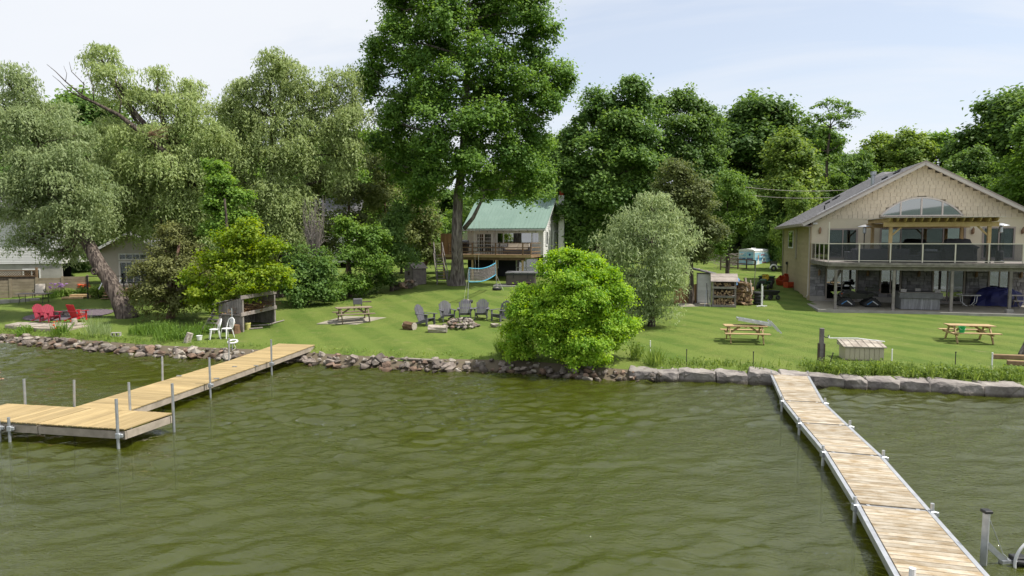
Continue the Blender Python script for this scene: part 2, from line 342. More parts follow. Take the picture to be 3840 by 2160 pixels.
def sheet(name, xs, Ds, wob=0.):
    X, D = np.meshgrid(xs, Ds); S = np.interp(X, _sx, _sy); Y = S + D / .966
    Z = height_np(X, D)
    Z = np.where(in_house(X, Y), .88, Z)
    if wob: Z = Z + wob * (np.sin(X * .9 + 1.3 * np.sin(Y * .5)) * np.cos(Y * .8) + .5 * np.sin(X * 2.3 + Y * 1.9)) * np.clip(D / 3, 0, 1)
    return npmesh(name, np.stack([X.ravel(), Y.ravel(), Z.ravel()], 1), gridfaces(len(xs), len(Ds)))
def spaced(lo, a, b, hi, step, grow=1.25):
    mid = list(np.arange(a, b + step / 2, step)); l = []; x, st = a, step
    while x > lo: st *= grow; x -= st; l.append(max(x, lo))
    r = []; x, st = mid[-1], step
    while x < hi: st *= grow; x += st; r.append(min(x, hi))
    return np.array(l[::-1] + mid + r)
# lawn material
m, t, b = nodemat('lawn'); L = t.links.new; N = t.nodes.new
tcn = N('ShaderNodeTexCoord')
def nz(scale, detail=6, dist=0., stretch=(1, 1, 1), rot=0):
    mp_ = N('ShaderNodeMapping'); L(tcn.outputs['Object'], mp_.inputs[0]); mp_.inputs['Scale'].default_value = stretch; mp_.inputs['Rotation'].default_value = (0, 0, rot)
    n = N('ShaderNodeTexNoise'); L(mp_.outputs[0], n.inputs['Vector']); n.inputs['Scale'].default_value = scale; n.inputs['Detail'].default_value = detail; n.inputs['Distortion'].default_value = dist; n.inputs['Roughness'].default_value = .62; return n
def rng_(n, a, b_, c=0, d=1):
    r = N('ShaderNodeMapRange'); L(n, r.inputs['Value']); r.inputs['From Min'].default_value = a; r.inputs['From Max'].default_value = b_; r.inputs['To Min'].default_value = c; r.inputs['To Max'].default_value = d; return r.outputs[0]
def mixc(f, a, b_):
    x = N('ShaderNodeMixRGB'); 
    if isinstance(f, float): x.inputs[0].default_value = f
    else: L(f, x.inputs[0])
    for i, v in ((1, a), (2, b_)):
        if isinstance(v, tuple): x.inputs[i].default_value = (*v, 1)
        else: L(v, x.inputs[i])
    return x.outputs[0]
g1 = nz(.55, 8, .4); g2 = nz(7, 5, .2, (1, .6, 1)); g3 = nz(30, 3)
c_ = mixc(rng_(g1.outputs['Fac'], .38, .64), (.075, .138, .018), (.150, .186, .040))
c_ = mixc(rng_(g2.outputs['Fac'], .35, .7, 0, .55), c_, (.060, .112, .015))
c_ = mixc(rng_(g3.outputs['Fac'], .45, .72, 0, .6), c_, (.175, .205, .058))
wv = N('ShaderNodeTexWave'); wm = N('ShaderNodeMapping'); L(tcn.outputs['Object'], wm.inputs[0]); wm.inputs['Rotation'].default_value = (0, 0, -.5); L(wm.outputs[0], wv.inputs['Vector']); wv.inputs['Scale'].default_value = .17; wv.inputs['Distortion'].default_value = 3.5; wv.inputs['Detail'].default_value = 1; wv.inputs['Detail Scale'].default_value = .35
c_ = mixc(rng_(wv.outputs['Color'], .3, .7, 0, .42), c_, (.165, .215, .045))
g4 = nz(1.3, 8, .8); c_ = mixc(rng_(g4.outputs['Fac'], .6, .78, 0, .65), c_, (.24, .22, .10))
# forest litter on the wooded hillside
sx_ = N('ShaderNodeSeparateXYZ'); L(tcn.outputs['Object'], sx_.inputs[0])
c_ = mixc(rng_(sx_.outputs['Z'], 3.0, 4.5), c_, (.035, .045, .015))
L(c_, b.inputs['Base Color']); b.inputs['Roughness'].default_value = .9; b.inputs['Specular IOR Level'].default_value = .15
gb = nz(24, 4); bpn = N('ShaderNodeBump'); bpn.inputs['Strength'].default_value = .9; bpn.inputs['Distance'].default_value = .06; L(gb.outputs['Fac'], bpn.inputs['Height']); L(bpn.outputs[0], b.inputs['Normal'])
M['lawn'] = m
xs = spaced(-900, -40, 40, 900, .45, 1.3); Ds = np.concatenate([np.arange(.25, 30, .4), np.array([31, 33, 36, 40, 45, 52, 60, 70, 80, 95, 110, 140, 180, 250, 400, 900])])
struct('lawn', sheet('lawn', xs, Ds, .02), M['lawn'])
# lake bed
m, t, b = nodemat('lake_bed'); L = t.links.new; N = t.nodes.new; tcn = N('ShaderNodeTexCoord')
g1 = nz(.32, 8, 1.2, (1, 1.6, 1)); g2 = nz(2.6, 6, .4); sx_ = N('ShaderNodeSeparateXYZ'); L(tcn.outputs['Object'], sx_.inputs[0])
c_ = mixc(rng_(g1.outputs['Fac'], .38, .62), (.21, .235, .028), (.085, .10, .015))
c_ = mixc(rng_(g2.outputs['Fac'], .45, .7, 0, .5), c_, (.28, .27, .07))
c_ = mixc(rng_(sx_.outputs['Z'], -.9, -.15), c_, (.13, .105, .07))
L(c_, b.inputs['Base Color']); b.inputs['Roughness'].default_value = 1; M['lake_bed'] = m
struct('lake_bed', sheet('lake_bed', spaced(-900, -40, 40, 900, .9, 1.3), np.concatenate([[-900, -300, -120, -60, -40], np.arange(-30, -8, 1.5), np.arange(-8, .8, .4)])), M['lake_bed'])
# water
m, t, b = nodemat('lake_water'); L = t.links.new; N = t.nodes.new; tcn = N('ShaderNodeTexCoord')
w1 = nz(3.2, 5, 1.0, (.7, 1.4, 1), .25); w2 = nz(11, 3, .3, (.8, 1.3, 1), .15)
am = N('ShaderNodeMath'); am.operation = 'MULTIPLY_ADD'; L(w2.outputs['Fac'], am.inputs[0]); am.inputs[1].default_value = .6; L(w1.outputs['Fac'], am.inputs[2])
bp = N('ShaderNodeBump'); bp.inputs['Strength'].default_value = 1; bp.inputs['Distance'].default_value = .04; L(am.outputs[0], bp.inputs['Height'])
wp_ = nz(.16, 3, .8, (.8, 1.5, 1), .3); L(rng_(wp_.outputs['Fac'], .36, .62, .012, .05), bp.inputs['Distance'])
fr = N('ShaderNodeFresnel'); fr.inputs['IOR'].default_value = 1.7; L(bp.outputs[0], fr.inputs['Normal'])
gl = N('ShaderNodeBsdfGlossy'); gl.inputs['Roughness'].default_value = .02; L(bp.outputs[0], gl.inputs['Normal'])
tr = N('ShaderNodeBsdfTransparent'); tr.inputs['Color'].default_value = (.72, .75, .40, 1)
df = N('ShaderNodeBsdfDiffuse'); df.inputs['Color'].default_value = (.060, .072, .007, 1)
mb = N('ShaderNodeMixShader'); mb.inputs[0].default_value = .66; L(tr.outputs[0], mb.inputs[1]); L(df.outputs[0], mb.inputs[2])
ms = N('ShaderNodeMixShader'); L(fr.outputs[0], ms.inputs[0]); L(mb.outputs[0], ms.inputs[1]); L(gl.outputs[0], ms.inputs[2]); L(ms.outputs[0], t.nodes['Material Output'].inputs['Surface'])
M['water'] = m
wx = spaced(-1200, -28, 20, 1200, .115, 1.4); wy = spaced(-1200, 9, 35, 420, .085, 1.4)
X, Y = np.meshgrid(wx, wy); Z = np.zeros_like(X)
fade = np.clip((40 - np.hypot(X, Y - 18)) / 10, 0, 1)
gust = .75 + .5 * np.sin(X * .21 + 1.1 * np.sin(Y * .17 + .5)) * np.sin(Y * .26 + .9 * np.sin(X * .13))
for i in range(90):
    lam = .24 * (1.5 / .24) ** (RNG.random() ** 1.25); th = math.radians(-66 + RNG.normal() * 30); k = 2 * math.pi / lam
    a = .0064 * lam ** .85; Z += a * np.sin(k * (X * math.cos(th) + Y * math.sin(th)) + RNG.random() * 6.28)
Z = Z * fade * gust
struct('lake', npmesh('lake', np.stack([X.ravel(), Y.ravel(), Z.ravel()], 1), gridfaces(len(wx), len(wy))), M['water'])
# far shore across the lake, behind the viewer (it shows in the window panes)
hx = np.linspace(-1500, 1500, 61); V = []
for j, (yy, f) in enumerate([(-700, 0), (-760, .35), (-900, .85), (-1100, 1)]):
    for x in hx: V.append((x, yy, -1 + f * (22 + 24 * math.sin(x * .0042 + 1) + 12 * math.sin(x * .013))))
far = npmesh('far_hills', np.array(V), gridfaces(61, 4))
struct('far_hills', far, mat('far_wood_hazed', (.10, .14, .12), .95, (.07, .10, .09), .05, detail=10, rv=0))  # distance haze is mixed into the wood colour, shifting it to grey-blue

# ================================================================ foliage
def leaf_cards(P, Nrm, Ax, ln, wd):
    """diamond shaped leaves: P centre (n,3), Ax long axis, Nrm approx normal"""
    Ax = Ax / (np.linalg.norm(Ax, axis=1, keepdims=True) + 1e-9)
    Sd = np.cross(Ax, Nrm); Sd /= (np.linalg.norm(Sd, axis=1, keepdims=True) + 1e-9)
    Nn = np.cross(Sd, Ax)
    ln = np.asarray(ln).reshape(-1, 1); wd = np.asarray(wd).reshape(-1, 1)
    a = P - Ax * ln * .5; c = P + Ax * ln * .5; b_ = P + Sd * wd * .5 + Nn * ln * .08 - Ax * ln * .06; d = P - Sd * wd * .5 + Nn * ln * .08 - Ax * ln * .06
    V = np.stack([a, b_, c, d], 1).reshape(-1, 3)
    F = np.arange(len(V)).reshape(-1, 4)
    return V, F
def rsph(n):
    v = RNG.normal(size=(n, 3)); return v / np.linalg.norm(v, axis=1, keepdims=True)
def sub_lobes(c, r, k, rr=(.25, .80), ff=(.36, .66)):
    d = rsph(k); d[:, 2] = np.where(d[:, 2] < -.35, -d[:, 2], d[:, 2]); rho = RNG.uniform(*rr, k)[:, None]
    f = RNG.uniform(*ff, k)[:, None]
    return c + d * r * rho, r[None, :] * f * RNG.uniform(.85, 1.2, (k, 3)), d
def broad_crown(lobes, leaf=.2, dens=1.0, rc=.5, per=26, up=.5, low=-.75, fill=.3, flat=.62, subs=9):
    """clumps of leaves sit on smaller rounded masses that make up every lobe"""
    PP = []; NN = []; TT = []
    for c, r in lobes:
        c = np.array(c); r = np.array(r); area = 4 * math.pi * ((r[0] * r[1]) ** 1.6 / 3 + (r[0] * r[2]) ** 1.6 / 3 + (r[1] * r[2]) ** 1.6 / 3) ** (1 / 1.6)
        n = max(8, int(area * dens * 1.45 / (rc * rc * 1.6)))
        sc, sr, sd = sub_lobes(c, r, subs); stone_ = np.clip(RNG.normal(.45, .2, subs), 0, 1)
        w = RNG.integers(0, subs, n); d = rsph(n); d = d + sd[w] * .5 + np.array([0, 0, .12]); d /= np.linalg.norm(d, axis=1, keepdims=True)
        rho = np.where(RNG.random(n) < fill, RNG.uniform(.2, .8, n), RNG.uniform(.85, 1.15, n))
        pc = sc[w] + d * sr[w] * rho[:, None]
        tone = np.clip(stone_[w] * .6 + RNG.normal(.2, .16, n), 0, 1)
        k = RNG.poisson(per, n) + 3; idx = np.repeat(np.arange(n), k); rc_ = np.minimum(rc, sr[w].mean(1) * .6 + .08)
        off = RNG.normal(size=(len(idx), 3)) * np.array([.55, .55, .55 * flat]) * (rc_ * RNG.uniform(.55, 1.3, n))[idx][:, None]
        PP.append(pc[idx] + off); NN.append(d[idx] * .55 + sd[w][idx] * .2 + np.array([0, -.12, up + .45]) + RNG.normal(size=off.shape) * .42)
        TT.append(np.clip(tone[idx] + RNG.normal(0, .13, len(idx)), 0, 1))
    P = np.concatenate(PP); Nn = np.concatenate(NN); Tn = np.concatenate(TT)
    Nn /= np.linalg.norm(Nn, axis=1, keepdims=True)
    Ax = np.cross(Nn, rsph(len(P))) + np.array([0, 0, -.35])
    s = leaf * .9 * RNG.uniform(.65, 1.35, len(P))
    V, F = leaf_cards(P, Nn, Ax, s, s * .72)
    return V, F, np.repeat(Tn, 4)
def willow_crown(lobes, leaf=.26, dens=1.0, hang=(.5, 1.8), step=.11, width=.26, up=.35, subs=14):
    PP = []; NN = []; AA = []; TT = []
    for c, r in lobes:
        c = np.array(c); r = np.array(r); area = 4 * math.pi * (r[0] * r[1] + r[0] * r[2] + r[1] * r[2]) / 3
        n = max(20, int(area * dens * 7.5)); sc, sr, sd = sub_lobes(c, r, subs, (.35, 1.0), (.20, .46)); bt0 = np.clip(RNG.normal(.5, .2, subs), 0, 1); w = RNG.integers(0, subs, n)
        d = rsph(n) + sd[w] * .6 + np.array([0, 0, .25]); d /= np.linalg.norm(d, axis=1, keepdims=True)
        st = sc[w] + d * sr[w] * np.where(RNG.random(n) < .25, RNG.uniform(.3, .85, n), RNG.uniform(.85, 1.15, n))[:, None]
        nb = max(6, n // 9); bi = RNG.integers(0, n, nb); q = RNG.integers(0, nb, n); same = w[bi[q]] == w; pull = (RNG.uniform(.1, .8, n) * same)[:, None]; st = st * (1 - pull) + (st[bi[q]] + RNG.normal(size=(n, 3)) * .1) * pull
        Ls = RNG.uniform(*hang, n) * np.clip(.5 + .4 * r[2], .5, 1.3); k = np.maximum(3, (Ls / step).astype(int)); idx = np.repeat(np.arange(n), k)
        tt = np.concatenate([np.linspace(0, 1, q_) for q_ in k]); outw = d * np.array([1, 1, 0]); sway = rsph(n) * .25
        p = st[idx] + outw[idx] * (np.sqrt(tt) * .4)[:, None] + sway[idx] * (tt * Ls[idx])[:, None] + np.stack([np.zeros(len(idx)), np.zeros(len(idx)), -(tt ** 1.4) * Ls[idx] + .22 * np.sin(tt * 3.1)], 1)
        p += RNG.normal(size=p.shape) * .05
        PP.append(p); AA.append(np.array([0, 0, -.8]) + RNG.normal(size=p.shape) * .6 + outw[idx] * .4)
        NN.append(d[idx] * .55 + np.array([0, -.15, up + .45]) + RNG.normal(size=p.shape) * .4); TT.append(np.clip(bt0[w][idx] * .7 + .15 + RNG.normal(0, .15, len(idx)), 0, 1))
    P = np.concatenate(PP); Nn = np.concatenate(NN); Ax = np.concatenate(AA); Tn = np.concatenate(TT)
    s = leaf * RNG.uniform(.7, 1.3, len(P)); V, F = leaf_cards(P, Nn, Ax, s, s * width)
    return V, F, np.repeat(Tn, 4)
def limb(bm, p, q, r0, r1, n=7, seg=5, bend=.12, sag=0):
    p, q = Vector(p), Vector(q); L_ = (q - p).length; o = Vector([random.uniform(-1, 1) for _ in range(3)]) * L_ * bend
    pts = []; rs = []
    for i in range(seg + 1):
        tt = i / seg; pts.append(p.lerp(q, tt) + o * math.sin(math.pi * tt) + Vector((0, 0, sag * math.sin(math.pi * tt)))); rs.append(r0 + (r1 - r0) * tt ** .8)
    bm.tube(pts, rs, n); return pts
NLEAF = [0]
def tree(name, label, cat, base, trunk, lobes, kind, leafm, barkm, r0=.3, r1=.12, limbs=True, group=None, twigs=3, trunk_n=12, flare=1.5, **kw):
    """trunk: list of points from the ground up; lobes in world coordinates"""
    base = Vector(base); root = thing(name, label, cat, base, 0, group)
    lob = [((Vector(c) - base)[:], r) for c, r in lobes]
    V, F, tn = (broad_crown if kind == 'broad' else willow_crown)(lob, **kw)
    NLEAF[0] += len(F)
    link('crown', npmesh('crown', V, F, False, tn), M[leafm], root)
    bm = B(); tp = [Vector(p) - base for p in trunk]
    if len(tp) > 1:
        nseg = []
        for i in range(len(tp) - 1):
            for q in range(3): nseg.append(tp[i].lerp(tp[i + 1], q / 3) + Vector((random.uniform(-1, 1), random.uniform(-1, 1), 0)) * r0 * .12)
        nseg.append(tp[-1]); k = len(nseg)
        rs = [r0 + (r1 - r0) * (i / (k - 1)) for i in range(k)]; rs[0] *= flare; rs[1] *= 1 + (flare - 1) * .25
        bm.tube([nseg[0] - Vector((0, 0, .3))] + nseg, [rs[0] * 1.05] + rs, trunk_n)
    if limbs:
        cand = [p for p in (nseg if len(tp) > 1 else [tp[0]])]; cand = cand[len(cand) // 2:] or cand
        for c, r in lob:
            c = Vector(c); st = min(cand, key=lambda q: (q - c).length + (3 * max(0, q.z - c.z)))
            d = (c - st).length; rr = min(r1 * .75, .05 + d * .018)
            if d > .4: limb(bm, st, c, rr, rr * .4, 6)
            for _ in range(twigs):
                e = Vector(RNG.normal(size=3)); e.normalize(); e.z = abs(e.z) * .7 + .1; q = c + Vector((e.x * r[0], e.y * r[1], e.z * r[2])) * .85
                limb(bm, c.lerp(st, random.uniform(0, .3)), q, rr * .42, .012, 5, 4)
    if bm.v: bm.build('trunk', M[barkm], root, smooth=True)
    return root
K = 3840 / 2576.
def lob(Y, *ls):
    """lobes given on the picture grid (x, y, half width, half height[, depth shift]) at distance Y -> real centres and radii"""
    o = []
    for l in ls:
        x, y, rx, ry = l[:4]; dy = l[4] if len(l) > 4 else 0
        p = aty(x * K, y * K, Y + dy); s = (Y + dy) / FPX * K
        o.append((p, (rx * s, min(rx, ry) * s * .9 + .15, ry * s)))
    return o
def at2(x, y, Y): return aty(x * K, y * K, Y)
def g2(x, y): return gp(x * K, y * K)
M['lf_maple'] = leafmat('lf_maple', (.085, .185, .036), (.22, .36, .065), .48)
M['lf_dark'] = leafmat('lf_dark', (.080, .165, .040), (.20, .32, .07), .46)
M['lf_mid'] = leafmat('lf_mid', (.105, .21, .034), (.25, .39, .07), .48)
M['lf_willow'] = leafmat('lf_willow', (.235, .315, .105), (.48, .57, .25), .48)
M['lf_willow2'] = leafmat('lf_willow2', (.22, .30, .12), (.46, .55, .28), .48)
M['lf_yellow'] = leafmat('lf_yellow', (.13, .26, .02), (.40, .50, .045), .5)
M['lf_bright'] = leafmat('lf_bright', (.11, .26, .018), (.39, .56, .05), .5)
M['lf_cedar'] = leafmat('lf_cedar', (.115, .13, .042), (.26, .28, .09), .36)
M['lf_olive'] = leafmat('lf_olive', (.105, .145, .045), (.24, .28, .09), .44)
M['lf_weed'] = leafmat('lf_weed', (.12, .21, .034), (.30, .40, .09), .48)
# ================================================================ trees and shrubs
Y = 47.5; b0 = g2(1150, 718)
tree('maple_tree', 'tall green maple with thick grey trunk standing before the green roofed cottage', 'tree', b0,
     [b0, at2(1151, 620, Y), at2(1152, 520, Y), at2(1160, 420, Y), at2(1170, 300, Y), at2(1180, 150, Y), at2(1180, 10, Y)],
     lob(Y, (1170, -60, 100, 91), (1050, -10, 85, 72), (1290, -10, 85, 72), (1000, 30, 55, 52, 1), (1340, 40, 50, 55, -1), (1110, 60, 80, 65, -1.5), (1230, 70, 80, 65, 1), (1355, 95, 42, 49),
         (1010, 100, 60, 55, -1), (960, 140, 48, 42, 1), (1320, 150, 70, 52, 1), (1100, 140, 75, 62, 1.5), (1210, 160, 75, 65, -2), (945, 195, 42, 44), (1030, 190, 65, 55, -1), (1390, 190, 48, 44), (1120, 220, 65, 55, -2),
         (940, 240, 36, 36, 1), (1330, 225, 65, 55, -1), (1405, 240, 42, 44, 1), (1030, 262, 65, 52, 1), (1240, 250, 75, 60, 1.5), (985, 300, 48, 47, -1), (1380, 280, 42, 42, -1), (1110, 300, 75, 60, -2), (1300, 300, 65, 55, .5), (1210, 320, 70, 57, -2),
         (1010, 360, 70, 62, .5), (1100, 385, 75, 60, -2), (1250, 375, 80, 60, -1.5), (1340, 370, 55, 65, 1), (1010, 430, 60, 60, -1), (1090, 455, 55, 52, -1.5), (1190, 420, 70, 57, -2.2), (1300, 440, 75, 60, -.5), (1350, 440, 40, 60, 1), (1220, 485, 60, 42, -1), (1310, 500, 55, 36, .5), (1060, 510, 40, 42, -.5)),
     'broad', 'lf_maple', 'bark_maple', .44, .14, leaf=.21, dens=1.1, rc=.48, per=29, flare=1.55, fill=.3, flat=.75)
# the long low limb of the maple is part of its trunk
mt = [o for o in COL.objects if o.name == 'maple_tree'][0]
bm = B(); lp = [at2(1168, 575, Y) - b0, at2(1190, 548, Y - .4) - b0, at2(1204, 520, Y - .6) - b0, at2(1218, 490, Y - .5) - b0, at2(1228, 470, Y - .3) - b0]
bm.tube(lp, [.17, .14, .11, .09, .07], 8); bm.build('limb', M['bark_maple'], mt, smooth=True)
# leaning willow at the left
bW = g2(322, 798); YW = bW.y
tree('leaning_willow', 'grey green willow with thick furrowed trunk leaning left over the lawn', 'tree', bW,
     [bW, at2(285, 722, YW + .2), at2(243, 652, YW + .4), at2(205, 590, YW + .6), at2(170, 520, YW + .8), at2(120, 430, YW + 1), at2(80, 330, YW + 1)],
     lob(YW + .6, (20, 210, 60, 40, 1), (15, 265, 80, 45, 1), (105, 295, 75, 42, 1), (40, 340, 100, 55), (150, 350, 80, 48, .5), (60, 420, 110, 62, -.5), (165, 420, 80, 52), (30, 490, 95, 50, .5), (120, 490, 100, 55, -.8), (205, 500, 75, 50, .3), (55, 545, 85, 40, .8), (150, 560, 85, 42, -.6), (228, 560, 50, 40, .2), (190, 600, 55, 32, .3), (90, 590, 60, 26, 1), (170, 640, 32, 26, 1.6), (60, 620, 46, 22, .8), (140, 640, 38, 24, 1)),
     'willow', 'lf_willow2', 'bark_willow', .47, .15, leaf=.21, dens=4.2, flare=1.25, trunk_n=16, width=.34, hang=(.3, 1.0))
lw = [o for o in COL.objects if o.name == 'leaning_willow'][0]
kb = B(); kc = at2(246, 682, YW + .2) - bW + Vector((.12, -.5, 0)); kb.ring(kc, .14, .07, 14, 7, 'y'); kb.build('knot', M['bark_willow'], lw, smooth=True)
# two tall willows
Yw = 43.; b1 = g2(500, 772); b1 = onground(at2(430, 700, Yw).x, Yw)
tree('willow_tree', 'tall willow with a bare dead limb reaching to the left skyline', 'tree', b1,
     [b1, at2(440, 600, Yw), at2(450, 480, Yw), at2(430, 380, Yw)],
     lob(Yw, (255, 150, 48, 32, 1), (285, 195, 55, 32), (310, 250, 65, 38, 1), (395, 205, 26, 34), (390, 260, 60, 34), (475, 225, 38, 30, 1), (450, 275, 70, 38), (270, 340, 70, 36, 1), (350, 350, 90, 52), (460, 350, 90, 52, -.5), (300, 430, 90, 52), (410, 440, 95, 56, -1), (260, 470, 60, 52, 1), (500, 440, 70, 56, -.3), (350, 500, 90, 42, .3), (450, 530, 80, 52, -.5), (380, 580, 55, 48, 0), (290, 550, 55, 48, .8), (500, 580, 55, 48, .3), (300, 520, 60, 55, -1), (265, 560, 50, 50, -.5), (250, 520, 50, 40, .5)),
     'willow', 'lf_willow', 'bark_willow', .5, .2, leaf=.235, dens=3.4, width=.34, hang=(.3, 1.1))
wt = [o for o in COL.objects if o.name == 'willow_tree'][0]
bm = B(); q = lambda x, y, d=0: at2(x, y, Yw - 1.2 + d) - b1
bm.tube([q(485, 470, 1), q(440, 405), q(370, 345), q(300, 290), q(235, 257), q(195, 240)], [.26, .21, .17, .12, .085, .06], 8)
bm.tube([q(235, 257), q(200, 235), q(165, 205), q(140, 180), q(118, 162)], [.06, .05, .035, .022, .012], 6)
bm.tube([q(195, 240), q(172, 228), q(150, 205), q(132, 190)], [.04, .03, .02, .01], 5)
bm.tube([q(205, 238), q(212, 212), q(180, 180), q(174, 155)], [.04, .03, .02, .008], 5); bm.tube([q(235, 257), q(236, 220), q(222, 190), q(214, 165)], [.035, .025, .018, .008], 5)
bm.tube([q(165, 205), q(168, 185), q(160, 165)], [.02, .014, .006], 5); bm.tube([q(300, 290), q(305, 255), q(290, 225)], [.05, .035, .02], 5)
bm.build('dead_limb', M['bark_dark'], wt, smooth=True)
bm = B()
for i in range(26):
    a = Vector(q(375 + random.uniform(-8, 8), 338 + random.uniform(-6, 6), -1.6)); e = Vector(q(375 + random.uniform(5, 60), 330 + random.uniform(-18, 22), -1.6 + random.uniform(-.5, .5))); limb(bm, a, e, .014, .005, 4, 3, .1)
bm.build('dead_twigs', M['twig'], wt)
Yv = 44.5; b2 = onground(at2(700, 700, Yv).x, Yv)
tree('willow_tree', 'tall airy willow between the dead limb and the big maple', 'tree', b2,
     [b2, at2(690, 560, Yv), at2(680, 420, Yv), at2(690, 300, Yv)],
     lob(Yv, (690, 165, 42, 36), (725, 190, 48, 36, .5), (655, 215, 60, 36), (745, 235, 50, 36, .5), (610, 240, 38, 32), (690, 270, 80, 44), (570, 290, 65, 40, 1), (780, 235, 22, 26), (860, 215, 42, 40, 1), (855, 260, 55, 38, 1), (880, 320, 65, 50, .5), (800, 320, 60, 46, 1), (630, 330, 80, 48), (720, 350, 80, 50, -.5), (560, 370, 75, 50, .3), (865, 390, 50, 55, .5), (650, 410, 90, 55, -1), (760, 430, 70, 52, -.3), (590, 450, 75, 52, -.6), (700, 490, 80, 46, -.8), (860, 440, 35, 45, .6), (640, 540, 60, 50, -.5), (730, 550, 55, 52, -.8), (720, 610, 50, 40, -1.2), (690, 580, 50, 40, -1.4)),
     'willow', 'lf_willow', 'bark_willow', .42, .18, leaf=.235, dens=3.0, width=.34, hang=(.3, 1.1))
# shrubs around the lean-to shelter
Yc = 36.2; b3 = g2(430, 800)
tree('juniper', 'olive brown juniper thicket beside the leaning willow trunk', 'shrub', b3, [b3, at2(440, 700, Yc), at2(450, 620, Yc)],
     lob(Yc, (450, 600, 52, 36, 1), (440, 640, 58, 38, .5), (480, 660, 60, 46, .8), (410, 690, 60, 40), (460, 715, 70, 46), (375, 745, 50, 32, -.3), (430, 770, 68, 34, -.3), (500, 740, 46, 46, .3)),
     'broad', 'lf_cedar', 'bark_cedar', .16, .06, leaf=.13, dens=.9, rc=.3, per=34, up=.2, flat=.8)
Yb = 34.6; b4 = g2(590, 790)
tree('box_elder', 'yellow green box elder overhanging the wooden lean-to', 'tree', b4, [b4, at2(592, 700, Yb + .6), at2(575, 600, Yb + .6), at2(565, 500, Yb + .6)],
     lob(Yb, (640, 600, 50, 34, .2), (580, 610, 50, 36), (690, 640, 40, 34, -.3), (620, 650, 60, 40, -.4), (540, 670, 50, 36), (690, 690, 40, 28, -.6), (600, 695, 50, 34, -.6), (655, 700, 40, 24, -.8), (520, 730, 42, 34, -.3), (565, 735, 34, 26, -.8), (490, 700, 32, 32, .5), (640, 740, 40, 20, -.2), (530, 775, 40, 22, .2), (490, 755, 34, 30, .4), (612, 748, 40, 22, -1.1), (655, 728, 40, 20, -1.2), (705, 712, 30, 20, -.9), (575, 770, 36, 22, -.9)),
     'broad', 'lf_yellow', 'bark_dark', .13, .05, leaf=.15, dens=.75, rc=.3, per=24, up=.5)
Yg = 37.5; b5 = onground(at2(565, 700, Yg).x, Yg)
tree('young_maple', 'slim dark green young maple rising behind the yellow green box elder', 'tree', b5, [b5, at2(560, 600, Yg), at2(555, 480, Yg), at2(548, 420, Yg)],
     lob(Yg, (546, 425, 24, 26), (552, 465, 38, 28), (570, 500, 46, 30), (550, 530, 46, 30), (585, 560, 44, 30), (545, 580, 42, 28)),
     'broad', 'lf_mid', 'bark_dark', .1, .04, leaf=.19, dens=.9, rc=.3, per=22)
specs = [('leafy_bush', 'dense dark bush directly right of the wooden lean-to', 41., [(770, 700, 62, 56), (750, 745, 50, 40, -.6), (800, 745, 50, 36, -.6), (815, 690, 44, 50, .3), (720, 720, 32, 44, .6)], 'lf_dark'),
         ('leafy_bush', 'light green bush behind the weathered picnic table', 43.5, [(880, 590, 50, 36), (930, 620, 58, 42, .5), (870, 655, 55, 42, -.3), (945, 675, 58, 42), (890, 715, 58, 34, -.6), (850, 735, 30, 22, -1)], 'lf_mid'),
         ('leafy_bush', 'dark bush leaning over the grey privy shed', 46., [(985, 600, 46, 52), (1000, 650, 44, 44, -.4), (960, 715, 42, 30, -.8), (1010, 560, 34, 44, .5)], 'lf_dark')]
for nm, lab, Yq, ls, lm in specs:
    x0, y0 = ls[0][0], 770; bq = onground(at2(x0, 700, Yq).x, Yq)
    tree(nm, lab, 'bush', bq, [bq, at2(x0, ls[0][1], Yq)], lob(Yq, *ls), 'broad', lm, 'bark_dark', .1, .05, leaf=.17, dens=.95, rc=.34, per=26, group='bushes along the left edge of the lawn')
# evergreens and woodland between the lots
ced = [('dark conifer behind the light green bush', 51., [(880, 430, 34, 46), (880, 500, 48, 52), (875, 570, 54, 48)], 'lf_olive'),
       ('dark brown green conifer left of the maple trunk', 53., [(965, 440, 46, 60), (960, 520, 58, 60), (975, 590, 58, 50)], 'lf_olive'),
       ('shaggy cedar standing beside the maple trunk above the privy', 55., [(1050, 470, 42, 50), (1060, 540, 48, 52), (1050, 600, 52, 46), (1085, 640, 40, 32)], 'lf_olive'),
       ('grey green conifer behind the white plastic chairs and shrubs', 47., [(800, 470, 40, 55), (790, 560, 55, 60), (800, 630, 50, 45)], 'lf_olive')]
for lab, Yq, ls, lm in ced:
    bq = onground(at2(ls[0][0], 700, Yq).x, Yq)
    tree('cedar_tree', lab, 'tree', bq, [bq, at2(ls[-1][0], 640, Yq), at2(ls[0][0], ls[0][1], Yq)], lob(Yq, *ls), 'broad', lm, 'bark_cedar', .2, .06, leaf=.2, dens=.85, rc=.42, per=26, up=.25, group='conifers left of the cottage')
